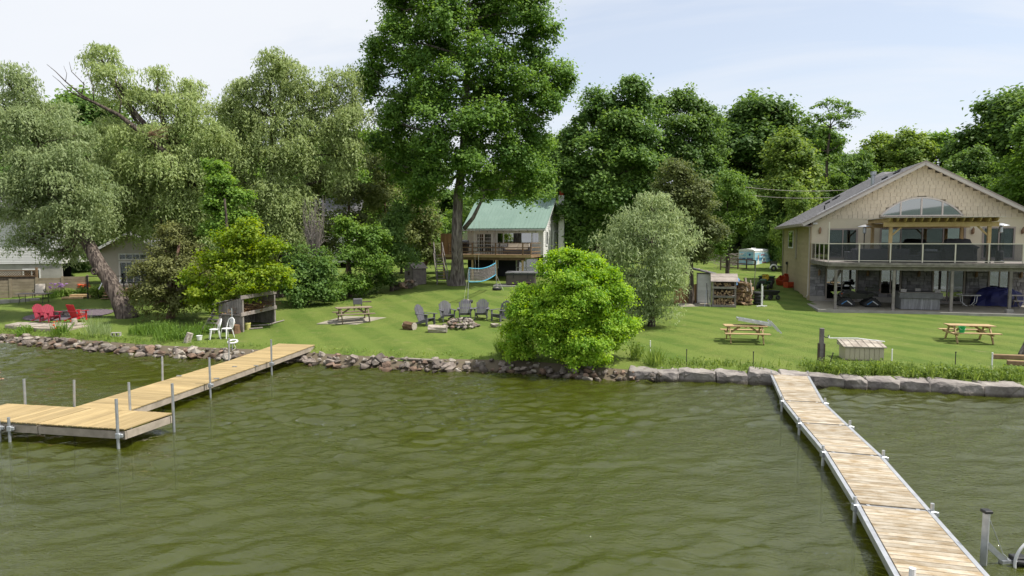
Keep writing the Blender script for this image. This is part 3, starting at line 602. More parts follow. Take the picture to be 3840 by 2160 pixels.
# undergrowth closing the gaps under the trees
for lab, Yq, ls, lm in [('leafy bushes behind the privy shed and deck stairs', 58., [(1010, 640, 46, 40), (1060, 655, 44, 34), (1105, 640, 34, 40), (1085, 600, 40, 40), (1030, 600, 40, 40)], 'lf_mid'),
                        ('leafy bushes behind the leaning trunk and porch', 53., [(270, 600, 60, 60), (200, 640, 60, 40), (350, 620, 60, 60), (320, 560, 60, 50), (420, 620, 60, 60)], 'lf_dark'),
                        ('leafy bushes behind the lean-to and box elder', 49., [(520, 640, 60, 60), (620, 640, 60, 60), (700, 660, 60, 50), (560, 700, 60, 50), (660, 710, 60, 40)], 'lf_dark'),
                        ('leafy bushes right of the cottage behind the bright bush', 60., [(1440, 640, 40, 40), (1490, 640, 46, 46), (1550, 650, 50, 46), (1420, 600, 30, 40)], 'lf_dark'),
                        ('hedge behind the cargo trailer left end', 82., [(1790, 590, 40, 34), (1830, 610, 36, 30), (1760, 620, 40, 30), (1870, 590, 34, 36)], 'lf_mid'),
                        ('hedge behind the cargo trailer right end', 88., [(1910, 590, 40, 40), (1950, 600, 40, 36), (1930, 560, 40, 34), (1975, 580, 34, 40)], 'lf_dark'),
                        ('sunlit bushes above the cottage roof', 66., [(1200, 520, 44, 40), (1260, 520, 50, 36), (1330, 530, 46, 40), (1160, 560, 40, 40), (1390, 560, 40, 46)], 'lf_mid')]:
    bq = onground(at2(ls[0][0], 700, Yq).x, Yq)
    tree('leafy_bush', lab, 'bush', bq, [bq, at2(ls[0][0], ls[0][1], Yq)], lob(Yq, *ls), 'broad', lm, 'bark_dark', .1, .05, leaf=.24, dens=.55, rc=.5, per=24)
# big maples right of the cottage
Ym = 59.
bm1 = onground(at2(1500, 650, Ym).x, Ym)
tree('broad_maple', 'massive dark green maple right of the green roofed cottage', 'tree', bm1, [bm1, at2(1505, 560, Ym), at2(1520, 420, Ym), at2(1540, 300, Ym)],
     lob(Ym, (1575, 235, 52, 36), (1520, 262, 55, 40), (1610, 285, 60, 42, .5), (1480, 305, 52, 40), (1560, 325, 75, 46, -1.5), (1450, 352, 55, 40), (1510, 380, 75, 46, -2), (1620, 365, 70, 48, -1), (1425, 405, 50, 40), (1575, 430, 75, 48, -2.5), (1470, 445, 70, 46, -2), (1640, 440, 55, 46, -1.5), (1425, 490, 48, 42, -1), (1530, 505, 80, 46, -2.6), (1620, 510, 55, 40, -2), (1440, 545, 55, 42, -1.5), (1400, 440, 28, 30), (1500, 570, 60, 40, -2), (1470, 600, 52, 36, -1.5)),
     'broad', 'lf_dark', 'bark_dark', .4, .16, leaf=.29, dens=1.0, rc=.56, per=30, flat=.7)
bm2 = onground(at2(1730, 650, Ym + 4).x, Ym + 4)
tree('broad_maple', 'rounded maple between the dark maple and the cargo trailer', 'tree', bm2, [bm2, at2(1730, 560, Ym + 4), at2(1730, 400, Ym + 4)],
     lob(Ym + 4, (1720, 265, 50, 34), (1675, 290, 48, 38), (1765, 305, 50, 40), (1720, 330, 68, 42, -1.5), (1785, 365, 40, 42), (1680, 375, 60, 42, -1), (1745, 400, 65, 46, -1.5), (1790, 430, 36, 40), (1700, 450, 60, 44, -1.5), (1765, 475, 50, 42, -1), (1720, 510, 55, 40, -1.5)),
     'broad', 'lf_dark', 'bark_dark', .34, .14, leaf=.29, dens=1.0, rc=.56, per=30, flat=.7)
# pale willow bush, the two olive shrubs behind it, bright bush on the bank
Yp = 34.5; bp_ = onground(at2(1640, 760, Yp).x, Yp)
tree('willow_bush', 'pale silvery willow bush behind the bright green bank bush', 'bush', bp_, [bp_, at2(1640, 700, Yp), at2(1640, 600, Yp)],
     lob(Yp, (1640, 520, 46, 30), (1600, 560, 50, 34), (1680, 560, 48, 36), (1640, 600, 70, 40, -.6), (1560, 600, 48, 32), (1710, 610, 44, 40), (1590, 650, 60, 44, -.6), (1680, 655, 54, 44, -.8), (1530, 640, 36, 28, .3), (1650, 710, 65, 42, -.8), (1692, 690, 36, 34, -.3), (1620, 750, 50, 30, -.3), (1655, 752, 40, 28, -.6), (1560, 700, 44, 40, .2), (1640, 785, 50, 20, -.2), (1570, 760, 40, 30, .2), (1600, 788, 60, 26, -.1), (1640, 795, 40, 18, -.2), (1540, 740, 40, 40, .3), (1530, 790, 36, 20, .2), (1510, 680, 36, 36, .4)),
     'willow', 'lf_willow2', 'bark_willow', .14, .06, leaf=.19, dens=5.5, hang=(.2, .55), step=.085, width=.3)
for lab, Yq, ls, lm, sp in [('olive grey shrubby tree behind the silvery willow bush', 44., [(1700, 440, 50, 34), (1740, 480, 55, 40), (1690, 500, 50, 40), (1770, 530, 48, 44), (1730, 560, 55, 44), (1780, 590, 46, 46), (1740, 640, 50, 46)], 'lf_olive', 0),
                            ('green columnar tree left of the cargo trailer', 52., [(1845, 470, 36, 34), (1830, 510, 44, 38), (1865, 520, 36, 38), (1815, 560, 46, 42), (1852, 568, 34, 34), (1806, 606, 36, 30), (1785, 640, 36, 34)], 'lf_mid', 0)]:
    bq = onground(at2(ls[1][0], 700, Yq).x, Yq)
    tree('shrub_tree', lab, 'tree', bq, [bq, at2(ls[1][0], ls[1][1], Yq)], lob(Yq, *ls), 'broad', lm, 'bark_dark', .14, .06, leaf=.18, dens=.95, rc=.36, per=26)
Yk = 26.3; bk = onground(at2(1440, 900, Yk).x, Yk)
tree('bank_bush', 'large bright yellow green bush on the bank in the middle', 'bush', bk, [bk, at2(1440, 850, Yk), at2(1440, 760, Yk)],
     lob(Yk, (1430, 655, 46, 26), (1480, 675, 52, 30), (1395, 690, 44, 30), (1450, 715, 62, 38, -.5), (1530, 715, 42, 36, .1), (1550, 765, 42, 38), (1480, 770, 60, 40, -.8), (1390, 755, 50, 38, -.2), (1330, 750, 34, 28, .2), (1310, 785, 32, 30, .1), (1370, 810, 56, 46, -.4), (1440, 780, 80, 60, .2), (1450, 850, 80, 50, .1), (1420, 815, 52, 38, -.9), (1520, 820, 50, 38, -.6), (1330, 850, 40, 34, -.1), (1400, 870, 52, 36, -.8), (1470, 870, 55, 36, -1.0), (1540, 865, 38, 30, -.5), (1295, 850, 34, 40, .1), (1280, 880, 28, 22, .2), (1320, 895, 34, 18, -.2), (1575, 830, 36, 30, -.2), (1440, 908, 40, 20, -1.2), (1500, 905, 32, 18, -1.2)),
     'broad', 'lf_bright', 'bark_dark', .09, .04, leaf=.10, dens=1.35, rc=.26, per=44, up=.3, fill=.3)
# wooded hillside: prototypes, then one object per tree
def proto(nm, lab, lobes, leafm, h, **kw):
    return tree(nm, lab, 'tree', (0, 0, 0), [(0, 0, 0), (.1, 0, h * .35), (0, .1, h * .75)], lobes, 'broad', leafm, 'bark_dark', .3, .1, group='trees on the wooded hillside', **kw)
def rl(n, R, h0, h1, sd):
    r_ = random.Random(sd); o = []
    for i in range(n):
        f = i / (n - 1); z = h0 + (h1 - h0) * f; w = R * math.sin(math.pi * (.16 + .80 * f)) ** .7; a = r_.uniform(0, 6.28); d = w * r_.uniform(.3, .75)
        s = R * r_.uniform(.36, .52) * (1 - .35 * f); o.append(((d * math.cos(a), d * math.sin(a), z), (s, s, s * 1.0)))
    o.append(((0, 0, h1), (R * .36, R * .36, R * .3))); return o
kwp = dict(leaf=.34, dens=1.0, rc=.66, per=32, flat=.8)
wood = [  # x, top y on the picture grid, distance, scale width, leaf kind, label
    (240, 245, 86, 1.0, 0, 'dark woodland tree showing between the two left willows'), (110, 262, 92, 1.0, 1, 'woodland tree behind the leaning willow'), (-40, 300, 84, 1.0, 0, 'woodland tree at the far left edge'),
    (330, 340, 70, .8, 0, 'shaded tree behind the dead willow limb'), (150, 400, 64, .8, 0, 'shaded tree behind the leaning willow and white house'), (480, 330, 72, .9, 0, 'tree behind the yellow green box elder and willow'), (600, 300, 80, 1.0, 1, 'woodland tree behind the airy willow'), (820, 330, 78, 1.0, 0, 'woodland tree in the gap left of the big maple'),
    (930, 330, 70, .9, 1, 'tree behind the left side of the big maple'), (1060, 360, 82, 1.0, 0, 'tree hidden behind the big maple trunk'), (1250, 430, 76, .9, 2, 'sunlit tree over the cottage roof ridge'), (1380, 350, 86, 1.0, 1, 'tree in the gap right of the big maple'),
    (1850, 300, 96, 1.0, 1, 'woodland tree left of the tallest dark tree'), (1920, 245, 88, 1.0, 0, 'tallest dark tree on the hill above the trailer'), (1985, 335, 76, .95, 2, 'sunlit round tree above the cargo trailer'), (2060, 330, 98, 1.0, 0, 'dark tree behind the airy thin tree'),
    (2150, 390, 84, .8, 0, 'low dark tree right of the airy thin tree'), (2210, 345, 92, .9, 2, 'bright tree behind the tan house ridge'), (2285, 335, 88, .9, 2, 'bright tree above the tan gable peak'), (2360, 335, 96, .9, 1, 'tree right of the tan gable peak'), (2440, 380, 78, .8, 0, 'tree behind the right roof slope'),
    (2530, 235, 84, 1.05, 0, 'big dark tree at the upper right edge'), (2600, 300, 70, .9, 1, 'tree cut by the right edge of the view'), (2010, 470, 66, .6, 2, 'low tree behind the cargo trailer and wires'), (1935, 500, 74, .6, 0, 'low dark tree beside the cargo trailer'), (2110, 440, 80, .7, 1, 'tree rising behind the long grey roof'), (2240, 430, 74, .7, 1, 'tree directly behind the grey roof ridge'), (2400, 440, 70, .7, 1, 'low tree behind the right gable edge'),
    (-160, 240, 88, 1.0, 1, 'tree beyond the left edge of the view'), (2760, 250, 88, 1.0, 0, 'tree beyond the right edge of the view'), (720, 380, 90, 1.0, 0, 'shaded tree far behind the airy willow'), (400, 380, 90, 1.0, 1, 'shaded tree far behind the dead limb willow'), (1000, 400, 96, 1.0, 0, 'shaded tree far behind the maple'), (1560, 300, 96, 1.0, 0, 'shaded tree far behind the massive dark maple')]
P0 = [proto('hill_tree', '', rl(17, 5.2, 1.2, 11.5, 3), 'lf_dark', 13, **kwp), proto('hill_tree', '', rl(17, 5.0, 1.0, 11.5, 5), 'lf_mid', 13, **kwp), proto('hill_tree', '', rl(16, 5.0, 1.0, 11.2, 9), 'lf_weed', 13, **kwp)]
seen = set()
for i, (x, y, Yq, ws, k, lab) in enumerate(wood):
    top = at2(x, y, Yq); g = onground(top.x, Yq, -.3); s = max(.35, (top.z - g.z) / 13.0); sw = max(s, .7) * ws * 1.15
    if k not in seen:
        seen.add(k); r = P0[k]; r.location = g; r['label'] = lab; r.rotation_euler = (0, 0, i * 1.3)
    else: r = dup(P0[k], g, i * 77, lab)
    r.scale = (sw, sw, s)
# airy thin tree
Ya = 80.; ba = onground(at2(2090, 600, Ya).x, Ya)
tree('airy_tree', 'thin airy tree with open crown against the sky above the tan house', 'tree', ba, [ba, at2(2078, 480, Ya), at2(2082, 380, Ya), at2(2088, 320, Ya)],
     lob(Ya, (2080, 268, 34, 16), (2120, 270, 36, 15), (2060, 300, 28, 14, 1), (2140, 290, 26, 14), (2100, 300, 36, 18, -1), (2030, 305, 18, 12), (2070, 335, 24, 13), (2125, 320, 22, 13), (2050, 370, 28, 15), (2110, 365, 28, 15), (2080, 400, 34, 16)),
     'broad', 'lf_mid', 'bark_dark', .22, .1, leaf=.26, dens=.6, rc=.5, per=13, twigs=5)
print('leaves', NLEAF[0])
# ================================================================ shoreline stones
def hull_mesh(name, pts):
    bm = bmesh.new()
    for p in pts: bm.verts.new(p)
    r = bmesh.ops.convex_hull(bm, input=list(bm.verts)); bmesh.ops.delete(bm, geom=[e for e in r['geom_interior'] if isinstance(e, bmesh.types.BMVert)], context='VERTS')
    bmesh.ops.recalc_face_normals(bm, faces=bm.faces)
    me = bpy.data.meshes.new(name); bm.to_mesh(me); bm.free(); return me
def rock_mesh(sd, n=17, sq=(1, .8, .62)):
    r_ = np.random.default_rng(sd); p = r_.normal(size=(n, 3)); p /= np.linalg.norm(p, axis=1, keepdims=True); p *= r_.uniform(.82, 1.08, (n, 1)); p = np.sign(p) * np.abs(p) ** .85
    return hull_mesh('rock', (p * .5 * np.array(sq)).tolist())
ROCKS = [rock_mesh(i) for i in range(14)]; ROCKSP = [rock_mesh(40 + i) for i in range(6)]; ROCKSB = [rock_mesh(60 + i) for i in range(8)]
for me in ROCKS: me.materials.append(M['rock'])
for me in ROCKSB: me.materials.append(M['rock_brown'])
for me in ROCKSP: me.materials.append(M['rock_pale'])
def stone(parent, p, s, pale=False, nm='rock', flat=1.):
    me = random.choice(ROCKSP if pale else ROCKSB if random.random() < .35 else ROCKS); o = link(nm, me, None, parent, loc=Vector(p) - parent.location)
    o.rotation_euler = (random.uniform(-.35, .35), random.uniform(-.35, .35), random.uniform(0, 6.28)); o.scale = (s * random.uniform(.8, 1.25), s * random.uniform(.8, 1.2), s * random.uniform(.75, 1.15) * flat); return o
def revetment(label, x0, x1, step=.31, rows=((-.42, .0, .36), (-.18, .12, .38), (.06, .22, .36), (.28, .31, .3)), skip=lambda x: False):
    xm = (x0 + x1) / 2; root = thing('rock_revetment', label, 'stone bank', (xm, shore(xm), 0))
    x = x0
    while x < x1:
        if not skip(x):
            for k, (d, z, s) in enumerate(rows):
                if random.random() < (.05, .12, .2, .35)[k]: continue
                xx = x + random.uniform(-.14, .14); s2 = s * random.choice([.45, .6, .8, .9, 1, 1.15, 1.5]); dd = d + random.uniform(-.14, .14)
                stone(root, (xx, shore(xx) + dd, z + random.uniform(-.04, .06)), s2, pale=random.random() < (.1 if k < 2 else .45))
        x += step * random.uniform(.75, 1.2)
    return root
revetment('rough bank of brown field stones along the left waterline', -29.5, -10.3)
mr_ = revetment('rough bank of field stones between the yellow dock and the bright bush', -9.3, 3.3, .31)
for px, py, s in [(1375, 1312, .75), (1420, 1345, .8), (1330, 1325, .5), (1260, 1335, .5)]:
    q = onz(px, py, .32); stone(mr_, q, s, px == 1375)
pb = onz(1508, 1352, .22); pe = onz(1660, 1362, .22)
bmb = B(); bmb.beam((0, 0, 0), pe - pb, .2, .05); o = bmb.build('driftwood_board', M['rock_pale'], None); o.location = pb + Vector((0, -.15, .12)); tag(o, 'pale washed up board lying on the middle stone bank', 'board')
# armour stone wall
jx = [82, 235, 358, 553, 722, 900, 1050, 1240, 1365, 1540, 1715, 1990, 2209, 2480, 2700]
aw = thing('armour_stone_wall', 'wall of big squared grey armour stones along the right lawn', 'stone wall', onz(3067, 1453, 0))
for i in range(len(jx) - 1):
    pa = 2300 + jx[i] * .697; pz = 2300 + jx[i + 1] * .697
    a = onz(pa, np.interp(pa, [w[0] for w in _wl], [w[1] for w in _wl]), 0); c = onz(pz, np.interp(pz, [w[0] for w in _wl], [w[1] for w in _wl]), 0)
    Ls = (c - a).length - .02; ht = random.uniform(.30, .39); dp = random.uniform(.75, .95); r_ = np.random.default_rng(100 + i); pts = []
    for sx in (-1, 1):
        for sy in (0, 1):
            for sz in (0, 1):
                for q in range(3):
                    e = np.array([sx * Ls / 2, sy * dp, -.5 if sz == 0 else ht]); cut = r_.uniform(.03, .18, 3); e[q] -= (sx, (2 * sy - 1), (2 * sz - 1))[q] * cut[q] * (1.4 if q == 0 else .8); e += r_.normal(0, .035, 3); pts.append(e)
    for q in range(7): pts.append(np.array([r_.uniform(-.45, .45) * Ls, r_.uniform(-.05, .02), r_.uniform(-.3, ht * .8)]))
    for q in range(4): pts.append(np.array([r_.uniform(-.4, .4) * Ls, r_.uniform(.1, .7), ht + r_.uniform(-.02, .035)]))
    o = link('stone', hull_mesh('stone', [p.tolist() for p in pts]), M['armour'], aw, loc=(a + c) / 2 - aw.location)
    o.rotation_euler = (0, 0, math.atan2(c.y - a.y, c.x - a.x))
    bvm = bmesh.new(); bvm.from_mesh(o.data); bmesh.ops.bevel(bvm, geom=list(bvm.edges), offset=.018, segments=1, affect='EDGES', clamp_overlap=True); bmesh.ops.triangulate(bvm, faces=bvm.faces)
    for it in range(2): bmesh.ops.subdivide_edges(bvm, edges=[e for e in bvm.edges if e.calc_length() > .13], cuts=1)
    bmesh.ops.triangulate(bvm, faces=bvm.faces)
    for v in bvm.verts: n_ = mnoise.noise(v.co * 3.2 + Vector((i * 7.3, 0, 0))) * .06 + mnoise.noise(v.co * 9 + Vector((0, i * 3.1, 0))) * .035; v.co += Vector((n_ * .4, n_, n_ * .8))
    bvm.to_mesh(o.data); bvm.free()
for i in range(60):
    x = random.uniform(3.0, 5.4); stone(aw, (x, shore(x) + random.uniform(-.3, .6), random.uniform(-.02, .3)), random.uniform(.14, .34))
for i in range(26):
    x = random.uniform(5.4, 17); stone(aw, (x, shore(x) + random.uniform(.75, 1.0), .3), random.uniform(.1, .2), True)

# ================================================================ docks
def frame_mat(xa, ya):
    xa = Vector(xa).normalized(); z = xa.cross(Vector(ya)).normalized(); y = z.cross(xa)
    return Matrix((xa, y, z)).transposed().to_4x4()
PL = {}
def planks(parent, A, Bp, C, D, n, m, gap=.013, th=.035, nm='plank', jit=.0):
    """boards laid from edge A-D to edge B-C, stepping from A to D"""
    A, Bp, C, D = [Vector(p) for p in (A, Bp, C, D)]
    w = (D - A).length / n - gap; key = (m, round(w, 3))
    if key not in PL:
        bb = B(); bb.box(0, 0, -th, 1, w, th); PL[key] = bb.bevelled('plank', .004); PL[key].materials.append(M[m])
    for i in range(n):
        tt = (i + .5) / n; l = A.lerp(D, tt); r = Bp.lerp(C, tt)
        l = l + (l - r).normalized() * random.uniform(-jit, jit)
        o = link(nm, PL[key], None, parent); mm = frame_mat(r - l, D - A); mm.translation = (l + r) / 2 - parent.location + Vector((0, 0, random.uniform(0, .003)))
        o.matrix_local = mm @ Matrix.Diagonal(((r - l).length, 1, 1, 1))
def pole(parent, p, z0, z1, r=.03, m='galv', bracket=None, lean=(0, 0)):
    b_ = B(); b_.tube([(0, 0, z0), (lean[0], lean[1], z1)], r, 10); o = b_.build('pole', M[m], parent, smooth=False); o.location = (p[0] - parent.location.x, p[1] - parent.location.y, -parent.location.z)
    if bracket is not None:
        b_ = B(); b_.box(0, 0, bracket, .11, .11, .13); b_.box(.07, 0, bracket + .02, .08, .07, .09); k = b_.build('bracket', M['galv'], o, bevel=.01)
    return o
dk = thing('wooden_dock', 'new yellow timber dock walkway running from the lawn into the lake', 'dock', onz(860, 1352, .0))
secs = [((275, 1527.6, .47), (477, 1540, .47), (775, 1437, .47), (611, 1427, .47)), ((611, 1427, .47), (775, 1437, .47), (1004, 1357, .48), (860, 1352, .48)), ((860, 1352, .48), (1004, 1357, .48), (1181, 1293, .62), (1045, 1288, .62))]
for si, cs in enumerate(secs):
    A, Bp, C, D = [onz(*c_) for c_ in cs]; e = (D - A).normalized() * .02; A, Bp = A + e, Bp + e
    planks(dk, A, Bp, C, D, 27, 'dock_new', jit=.008)
    lo = dk.location; ins = (Bp - A).normalized() * .04
    for nm, p, q in (('side_beam', A + ins, D + ins), ('side_beam', Bp - ins, C - ins)):
        b_ = B(); b_.beam(p - lo + Vector((0, 0, -.13)), q - lo + Vector((0, 0, -.13)), .045, .185); b_.build(nm, M['dock_side'], dk)
    for p, q in ((A + e * 1.5, Bp + e * 1.5), (D - e * 1.5, C - e * 1.5), (A.lerp(D, .5), Bp.lerp(C, .5))):
        b_ = B(); dd = (q - p).normalized() * .07; b_.beam(p + dd - lo + Vector((0, 0, -.13)), q - dd - lo + Vector((0, 0, -.13)), .04, .17); b_.build('cross_beam', M['dock_side'], dk)
for px, top, Yq, br in [(612, 1337, None, 0), (785, 1341, None, .40), (863, 1268, None, 0), (1018, 1273, None, .40), (480, 1434, None, 0), (285, 1425, None, 0)]:
    base = {612: (611, 1427), 785: (782, 1440), 863: (860, 1352), 1018: (1012, 1360), 480: (484, 1543), 285: (278, 1525)}[px]; p = onz(*base, .47); sd = -.05 if px in (612, 863, 285) else .05
    zt = aty(px, top, p.y).z; pole(dk, (p.x + sd, p.y, 0), -1.4, zt, .033, 'galv', .36 if br else None, ((aty(px, top, p.y).x - p.x - sd) * .6, 0))
for px, py in [(672, 1411), (880, 1376), (812, 1421), (960, 1373)]:
    p = onz(px, py, .475); b_ = B(); b_.box(0, 0, 0, .16, .07, .03); o = b_.build('cleat', M['galv'], dk); o.location = p - dk.location
pf = thing('dock_platform', 'yellow timber dock platform at the outer end of the walkway', 'dock', onz(467, 1614, 0))
A = onz(647, 1553, .47); Bq = onz(467, 1614, .47); C0 = onz(91, 1521, .47); D0 = Bq + (C0 - A); lo = pf.location
ext = (C0 - A) * .12; mid = .535
for t0, t1, n in ((0, mid, 17), (mid + .006, 1.12, 18)):
    planks(pf, A.lerp(C0, t0) if t0 < 1 else C0, Bq.lerp(D0, t0), Bq + (D0 - Bq) * t1, A + (C0 - A) * t1, n, 'dock_new', jit=.006)
    ins = (Bq - A).normalized() * .04
    for p, q in ((A + (C0 - A) * t0 + ins, A + (C0 - A) * t1 + ins), (Bq + (D0 - Bq) * t0 - ins, Bq + (D0 - Bq) * t1 - ins)):
        b_ = B(); b_.beam(p - lo + Vector((0, 0, -.135)), q - lo + Vector((0, 0, -.135)), .045, .19); b_.build('side_beam', M['dock_side'], pf)
    for tt in (t0 + .006, t1 - .006):
        b_ = B(); b_.beam(A + (C0 - A) * tt + ins * 2 - lo + Vector((0, 0, -.135)), Bq + (D0 - Bq) * tt - ins * 2 - lo + Vector((0, 0, -.135)), .045, .19); b_.build('end_beam', M['dock_side'], pf)
for t_, front, top in [(0, 1, 1496), (0, 0, 1438), (.70, 1, 1565), (.765, 1, 1572), (1.0, 0, 1421)]:
    p = (Bq + (D0 - Bq) * t_) if front else (A + (C0 - A) * t_); p = p + (Bq - A).normalized() * (.05 if front else -.05) + (C0 - A).normalized() * (.13 if t_ == 0 and front else 0)
    px_ = 1920 + FPX * p.x / p.y; pole(pf, p, -1.6, aty(px_, top, p.y).z, .036, 'galv', .28 if front else None, (-.02, 0))
# aluminium framed dock
c7 = lambda x, y: (2300 + x * .697, 1150 + y * .697)
ad = thing('aluminium_dock', 'long weathered plank dock with aluminium side rails at the right', 'dock', onz(3200, 1700, 0)); lo = ad.location
JL = [onz(*c7(850, 368), .34), onz(*c7(915, 510), .30), onz(*c7(1010, 630), .30), onz(*c7(1140, 785), .30), onz(*c7(1315, 1070), .30), onz(3361, 2160, .30)]
JR = [onz(*c7(1045, 370), .34), onz(*c7(1130, 520), .30), onz(*c7(1262, 645), .30), onz(*c7(1440, 810), .30), onz(*c7(1700, 1105), .30), onz(3697, 2160, .30)]
e = (JL[5] - JL[4]).normalized(); e2 = (JR[5] - JR[4]).normalized(); JL[5] = JL[4] + e * 3.1; JR[5] = JR[4] + e2 * 3.1; JL.append(JL[5] + e * 3.05); JR.append(JR[5] + e2 * 3.05)
ad_bars = []
for i in range(6):
    A, Bp, C, D = JL[i], JR[i], JR[i + 1], JL[i + 1]; w = (Bp - A).normalized() * .05; Ln = (D - A).length
    f = (D - A).normalized() * .05; planks(ad, A + w + f, Bp - w + f, C - w - f, D + w - f, max(8, int(Ln / .142)), 'dock_old', th=.03)
    for p, q in ((A, D), (Bp, C)):
        b_ = B(); b_.beam(p - lo + Vector((0, 0, -.055)), q - lo + Vector((0, 0, -.055)), .05, .15); b_.beam(p - lo + Vector((0, 0, .012)), q - lo + Vector((0, 0, .012)), .075, .022); b_.build('side_rail', M['alu'], ad)
    for p, q in ((A + f * .45, Bp + f * .45), (D - f * .45, C - f * .45)):
        b_ = B(); b_.beam(p + w - lo + Vector((0, 0, -.01)), q - w - lo + Vector((0, 0, -.01)), .055, .04); b_.build('end_bar', M['alu'], ad)
    for p, sgn in ((D, -1), (C, 1)):
        o = pole(ad, p + (C - D).normalized() * .045 * sgn, -1.3, .46, .032, 'alu', .2)
    for p, sgn in ((D, 1), (C, -1)):
        b_ = B(); b_.beam(p + (C - D).normalized() * .16 * sgn - f * 2 - lo + Vector((0, 0, .012)), p + (C - D).normalized() * .2 * sgn + f * 2 - lo + Vector((0, 0, .012)), .06, .02); b_.build('hinge', M['alu'], ad)
for p in (JL[0], JR[0]): pole(ad, p, .1, .5, .028, 'alu')
pp = onz(3422, 2133, .55); pole(ad, pp, -1, .56, .045, 'white')
# boat lift
bl = thing('boat_lift', 'galvanised boat lift post with brace, cable and hand wheel', 'boat lift', onz(3683, 2118, 0)); lo = bl.location
b_ = B(); b_.tube([(0, 0, -1.3), (.03, 0, .84)], .062, 4); b_.build('post', M['galv'], bl)
b_ = B(); b_.box(.03, 0, .84, .13, .13, .05); b_.build('cap', M['black'], bl, bevel=.01)
br = aty(3775, 2110, lo.y) - lo; b_ = B(); b_.beam((.05, 0, .34), (br.x, 0, br.z), .05, .09); b_.build('brace', M['galv'], bl)
b_ = B(); b_.beam((br.x - .1, 0, br.z), (br.x + .9, .1, br.z - .03), .09, .09); b_.build('base_beam', M['galv'], bl)
b_ = B(); b_.tube([(.08, 0, .74), (.32, .0, .18), (.55, 0, -.02)], .006, 5); b_.build('cable', M['galv'], bl)
b_ = B(); b_.box(.58, .02, -.02, .22, .16, .16); b_.tube([(.45, -.1, .1), (.72, -.1, .06)], .04, 8); b_.build('winch', M['black'], bl, bevel=.012)
wc = (.86, -.12, .06); wh = B(); wh.ring(wc, .44, .022, 36, 8, 'y'); who = wh.build('hand_wheel', M['white'], bl, smooth=True)
for a_ in range(5):
    t_ = a_ * 1.257 + .5; s_ = B(); s_.tube([(wc[0], wc[1] + .03, wc[2]), (wc[0] + .43 * math.cos(t_), wc[1], wc[2] + .43 * math.sin(t_))], .012, 6); s_.build('spoke', M['galv'], who)
# ================================================================ tan house at the right
HA = -14.5; HC = onz(3034, 1128, 1.02); HC.z = 1.0
HM = Matrix.Translation(HC) @ RZ(HA); HI = HM.inverted()
def hl(px, py, z): return HI @ onz(px, py, z)
def house_child(name, label, cat, u, v, z, rz=0, group=None):
    p = HM @ Vector((u, v, z)); return thing(name, label, cat, p, HA + rz, group)
def holed(b_, u0, u1, z0, z1, holes, v0, v1):
    us = sorted({u0, u1, *[h[0] for h in holes], *[h[1] for h in holes]}); zs = sorted({z0, z1, *[h[2] for h in holes], *[h[3] for h in holes]})
    us = [u for u in us if u0 <= u <= u1]; zs = [z for z in zs if z0 <= z <= z1]
    for i in range(len(us) - 1):
        um = (us[i] + us[i + 1]) / 2; run = None
        for j in range(len(zs) - 1):
            zm = (zs[j] + zs[j + 1]) / 2; solid = not any(h[0] < um < h[1] and h[2] < zm < h[3] for h in holes)
            if solid: run = [zs[j], zs[j + 1]] if run is None else [run[0], zs[j + 1]]
            if (not solid or j == len(zs) - 2) and run: b_.bx(us[i], us[i + 1], v0, v1, run[0], run[1]); run = None
    return b_
def framed(parent, nm, u0, u1, z0, z1, bars=(), fw=.07, v=-.04, mt='trim', gl='glass', hz=(), panes=None, dp=.12):
    """a window or sliding door: frame, mullions, each pane its own piece"""
    b_ = B(); b_.bx(u0 - fw * .4, u0 + fw, v, v + dp, z0 - fw * .4, z1 + fw * .4); b_.bx(u1 - fw, u1 + fw * .4, v, v + dp, z0 - fw * .4, z1 + fw * .4); b_.bx(u0 + fw, u1 - fw, v + .003, v + dp, z1 - fw, z1 + fw * .4); b_.bx(u0 + fw, u1 - fw, v + .003, v + dp, z0 - fw * .4, z0 + fw)
    for u in bars: b_.bx(u - fw * .45, u + fw * .45, v + .01, v + dp, z0 + fw, z1 - fw)
    for z in hz: b_.bx(u0 + fw, u1 - fw, v + .014, v + dp, z - .02, z + .02)
    o = b_.build(nm, M[mt], parent); us = [u0 + fw, *bars, u1 - fw]
    for i in range(len(us) - 1):
        g = gl if panes is None else panes[i]
        if g is None: continue
        p = B(); p.bx(us[i] + (.03 if i else 0), us[i + 1] - (.03 if i < len(us) - 2 else 0), v + dp * .5, v + dp * .5 + .012, z0 + fw, z1 - fw); p.build('pane', M[g], o)
    return o
hs = thing('tan_house', 'tan two storey house with grey gable roof, stone ground floor and arched window', 'house', HC, HA)
W = 13.0; DK = 2.8; EV = 5.34; RI = 8.87; SL = (RI - EV) / 6.5
upper = [(1.07, 2.82, DK + .12, 4.83), (4.19, 9.08, DK + .12, 4.92), (10.06, 11.81, DK + .12, 4.90)]
lower = [(1.0, 2.9, .12, 2.28), (4.28, 5.5, .55, 2.3), (7.35, 9.17, .12, 2.3), (10.5, 11.65, .8, 2.3)]
b_ = B(); holed(b_, 0, W, 2.45, EV + .14, upper, 0, .2); b_.build('upper_wall', M['stucco'], hs)
b_ = B(); holed(b_, .0, W, .36, 2.45, lower, .03, .22); b_.build('lower_wall', M['mortar'], hs)
b_ = B(); holed(b_, .03, W, -.3, .36, lower, -.02, .24); b_.build('foundation', M['concrete'], hs)
b_ = B(); b_.prism([(0, 0, EV + .14), (W, 0, EV + .14), (W, 0, EV), (6.5, 0, RI - .02), (0, 0, EV)][0:0] or [(.02, .004, EV + .145), (W - .02, .004, EV + .145), (6.5, .004, RI - .05)], (0, .18, 0)); b_.build('gable_wall', M['shake_back'], hs)
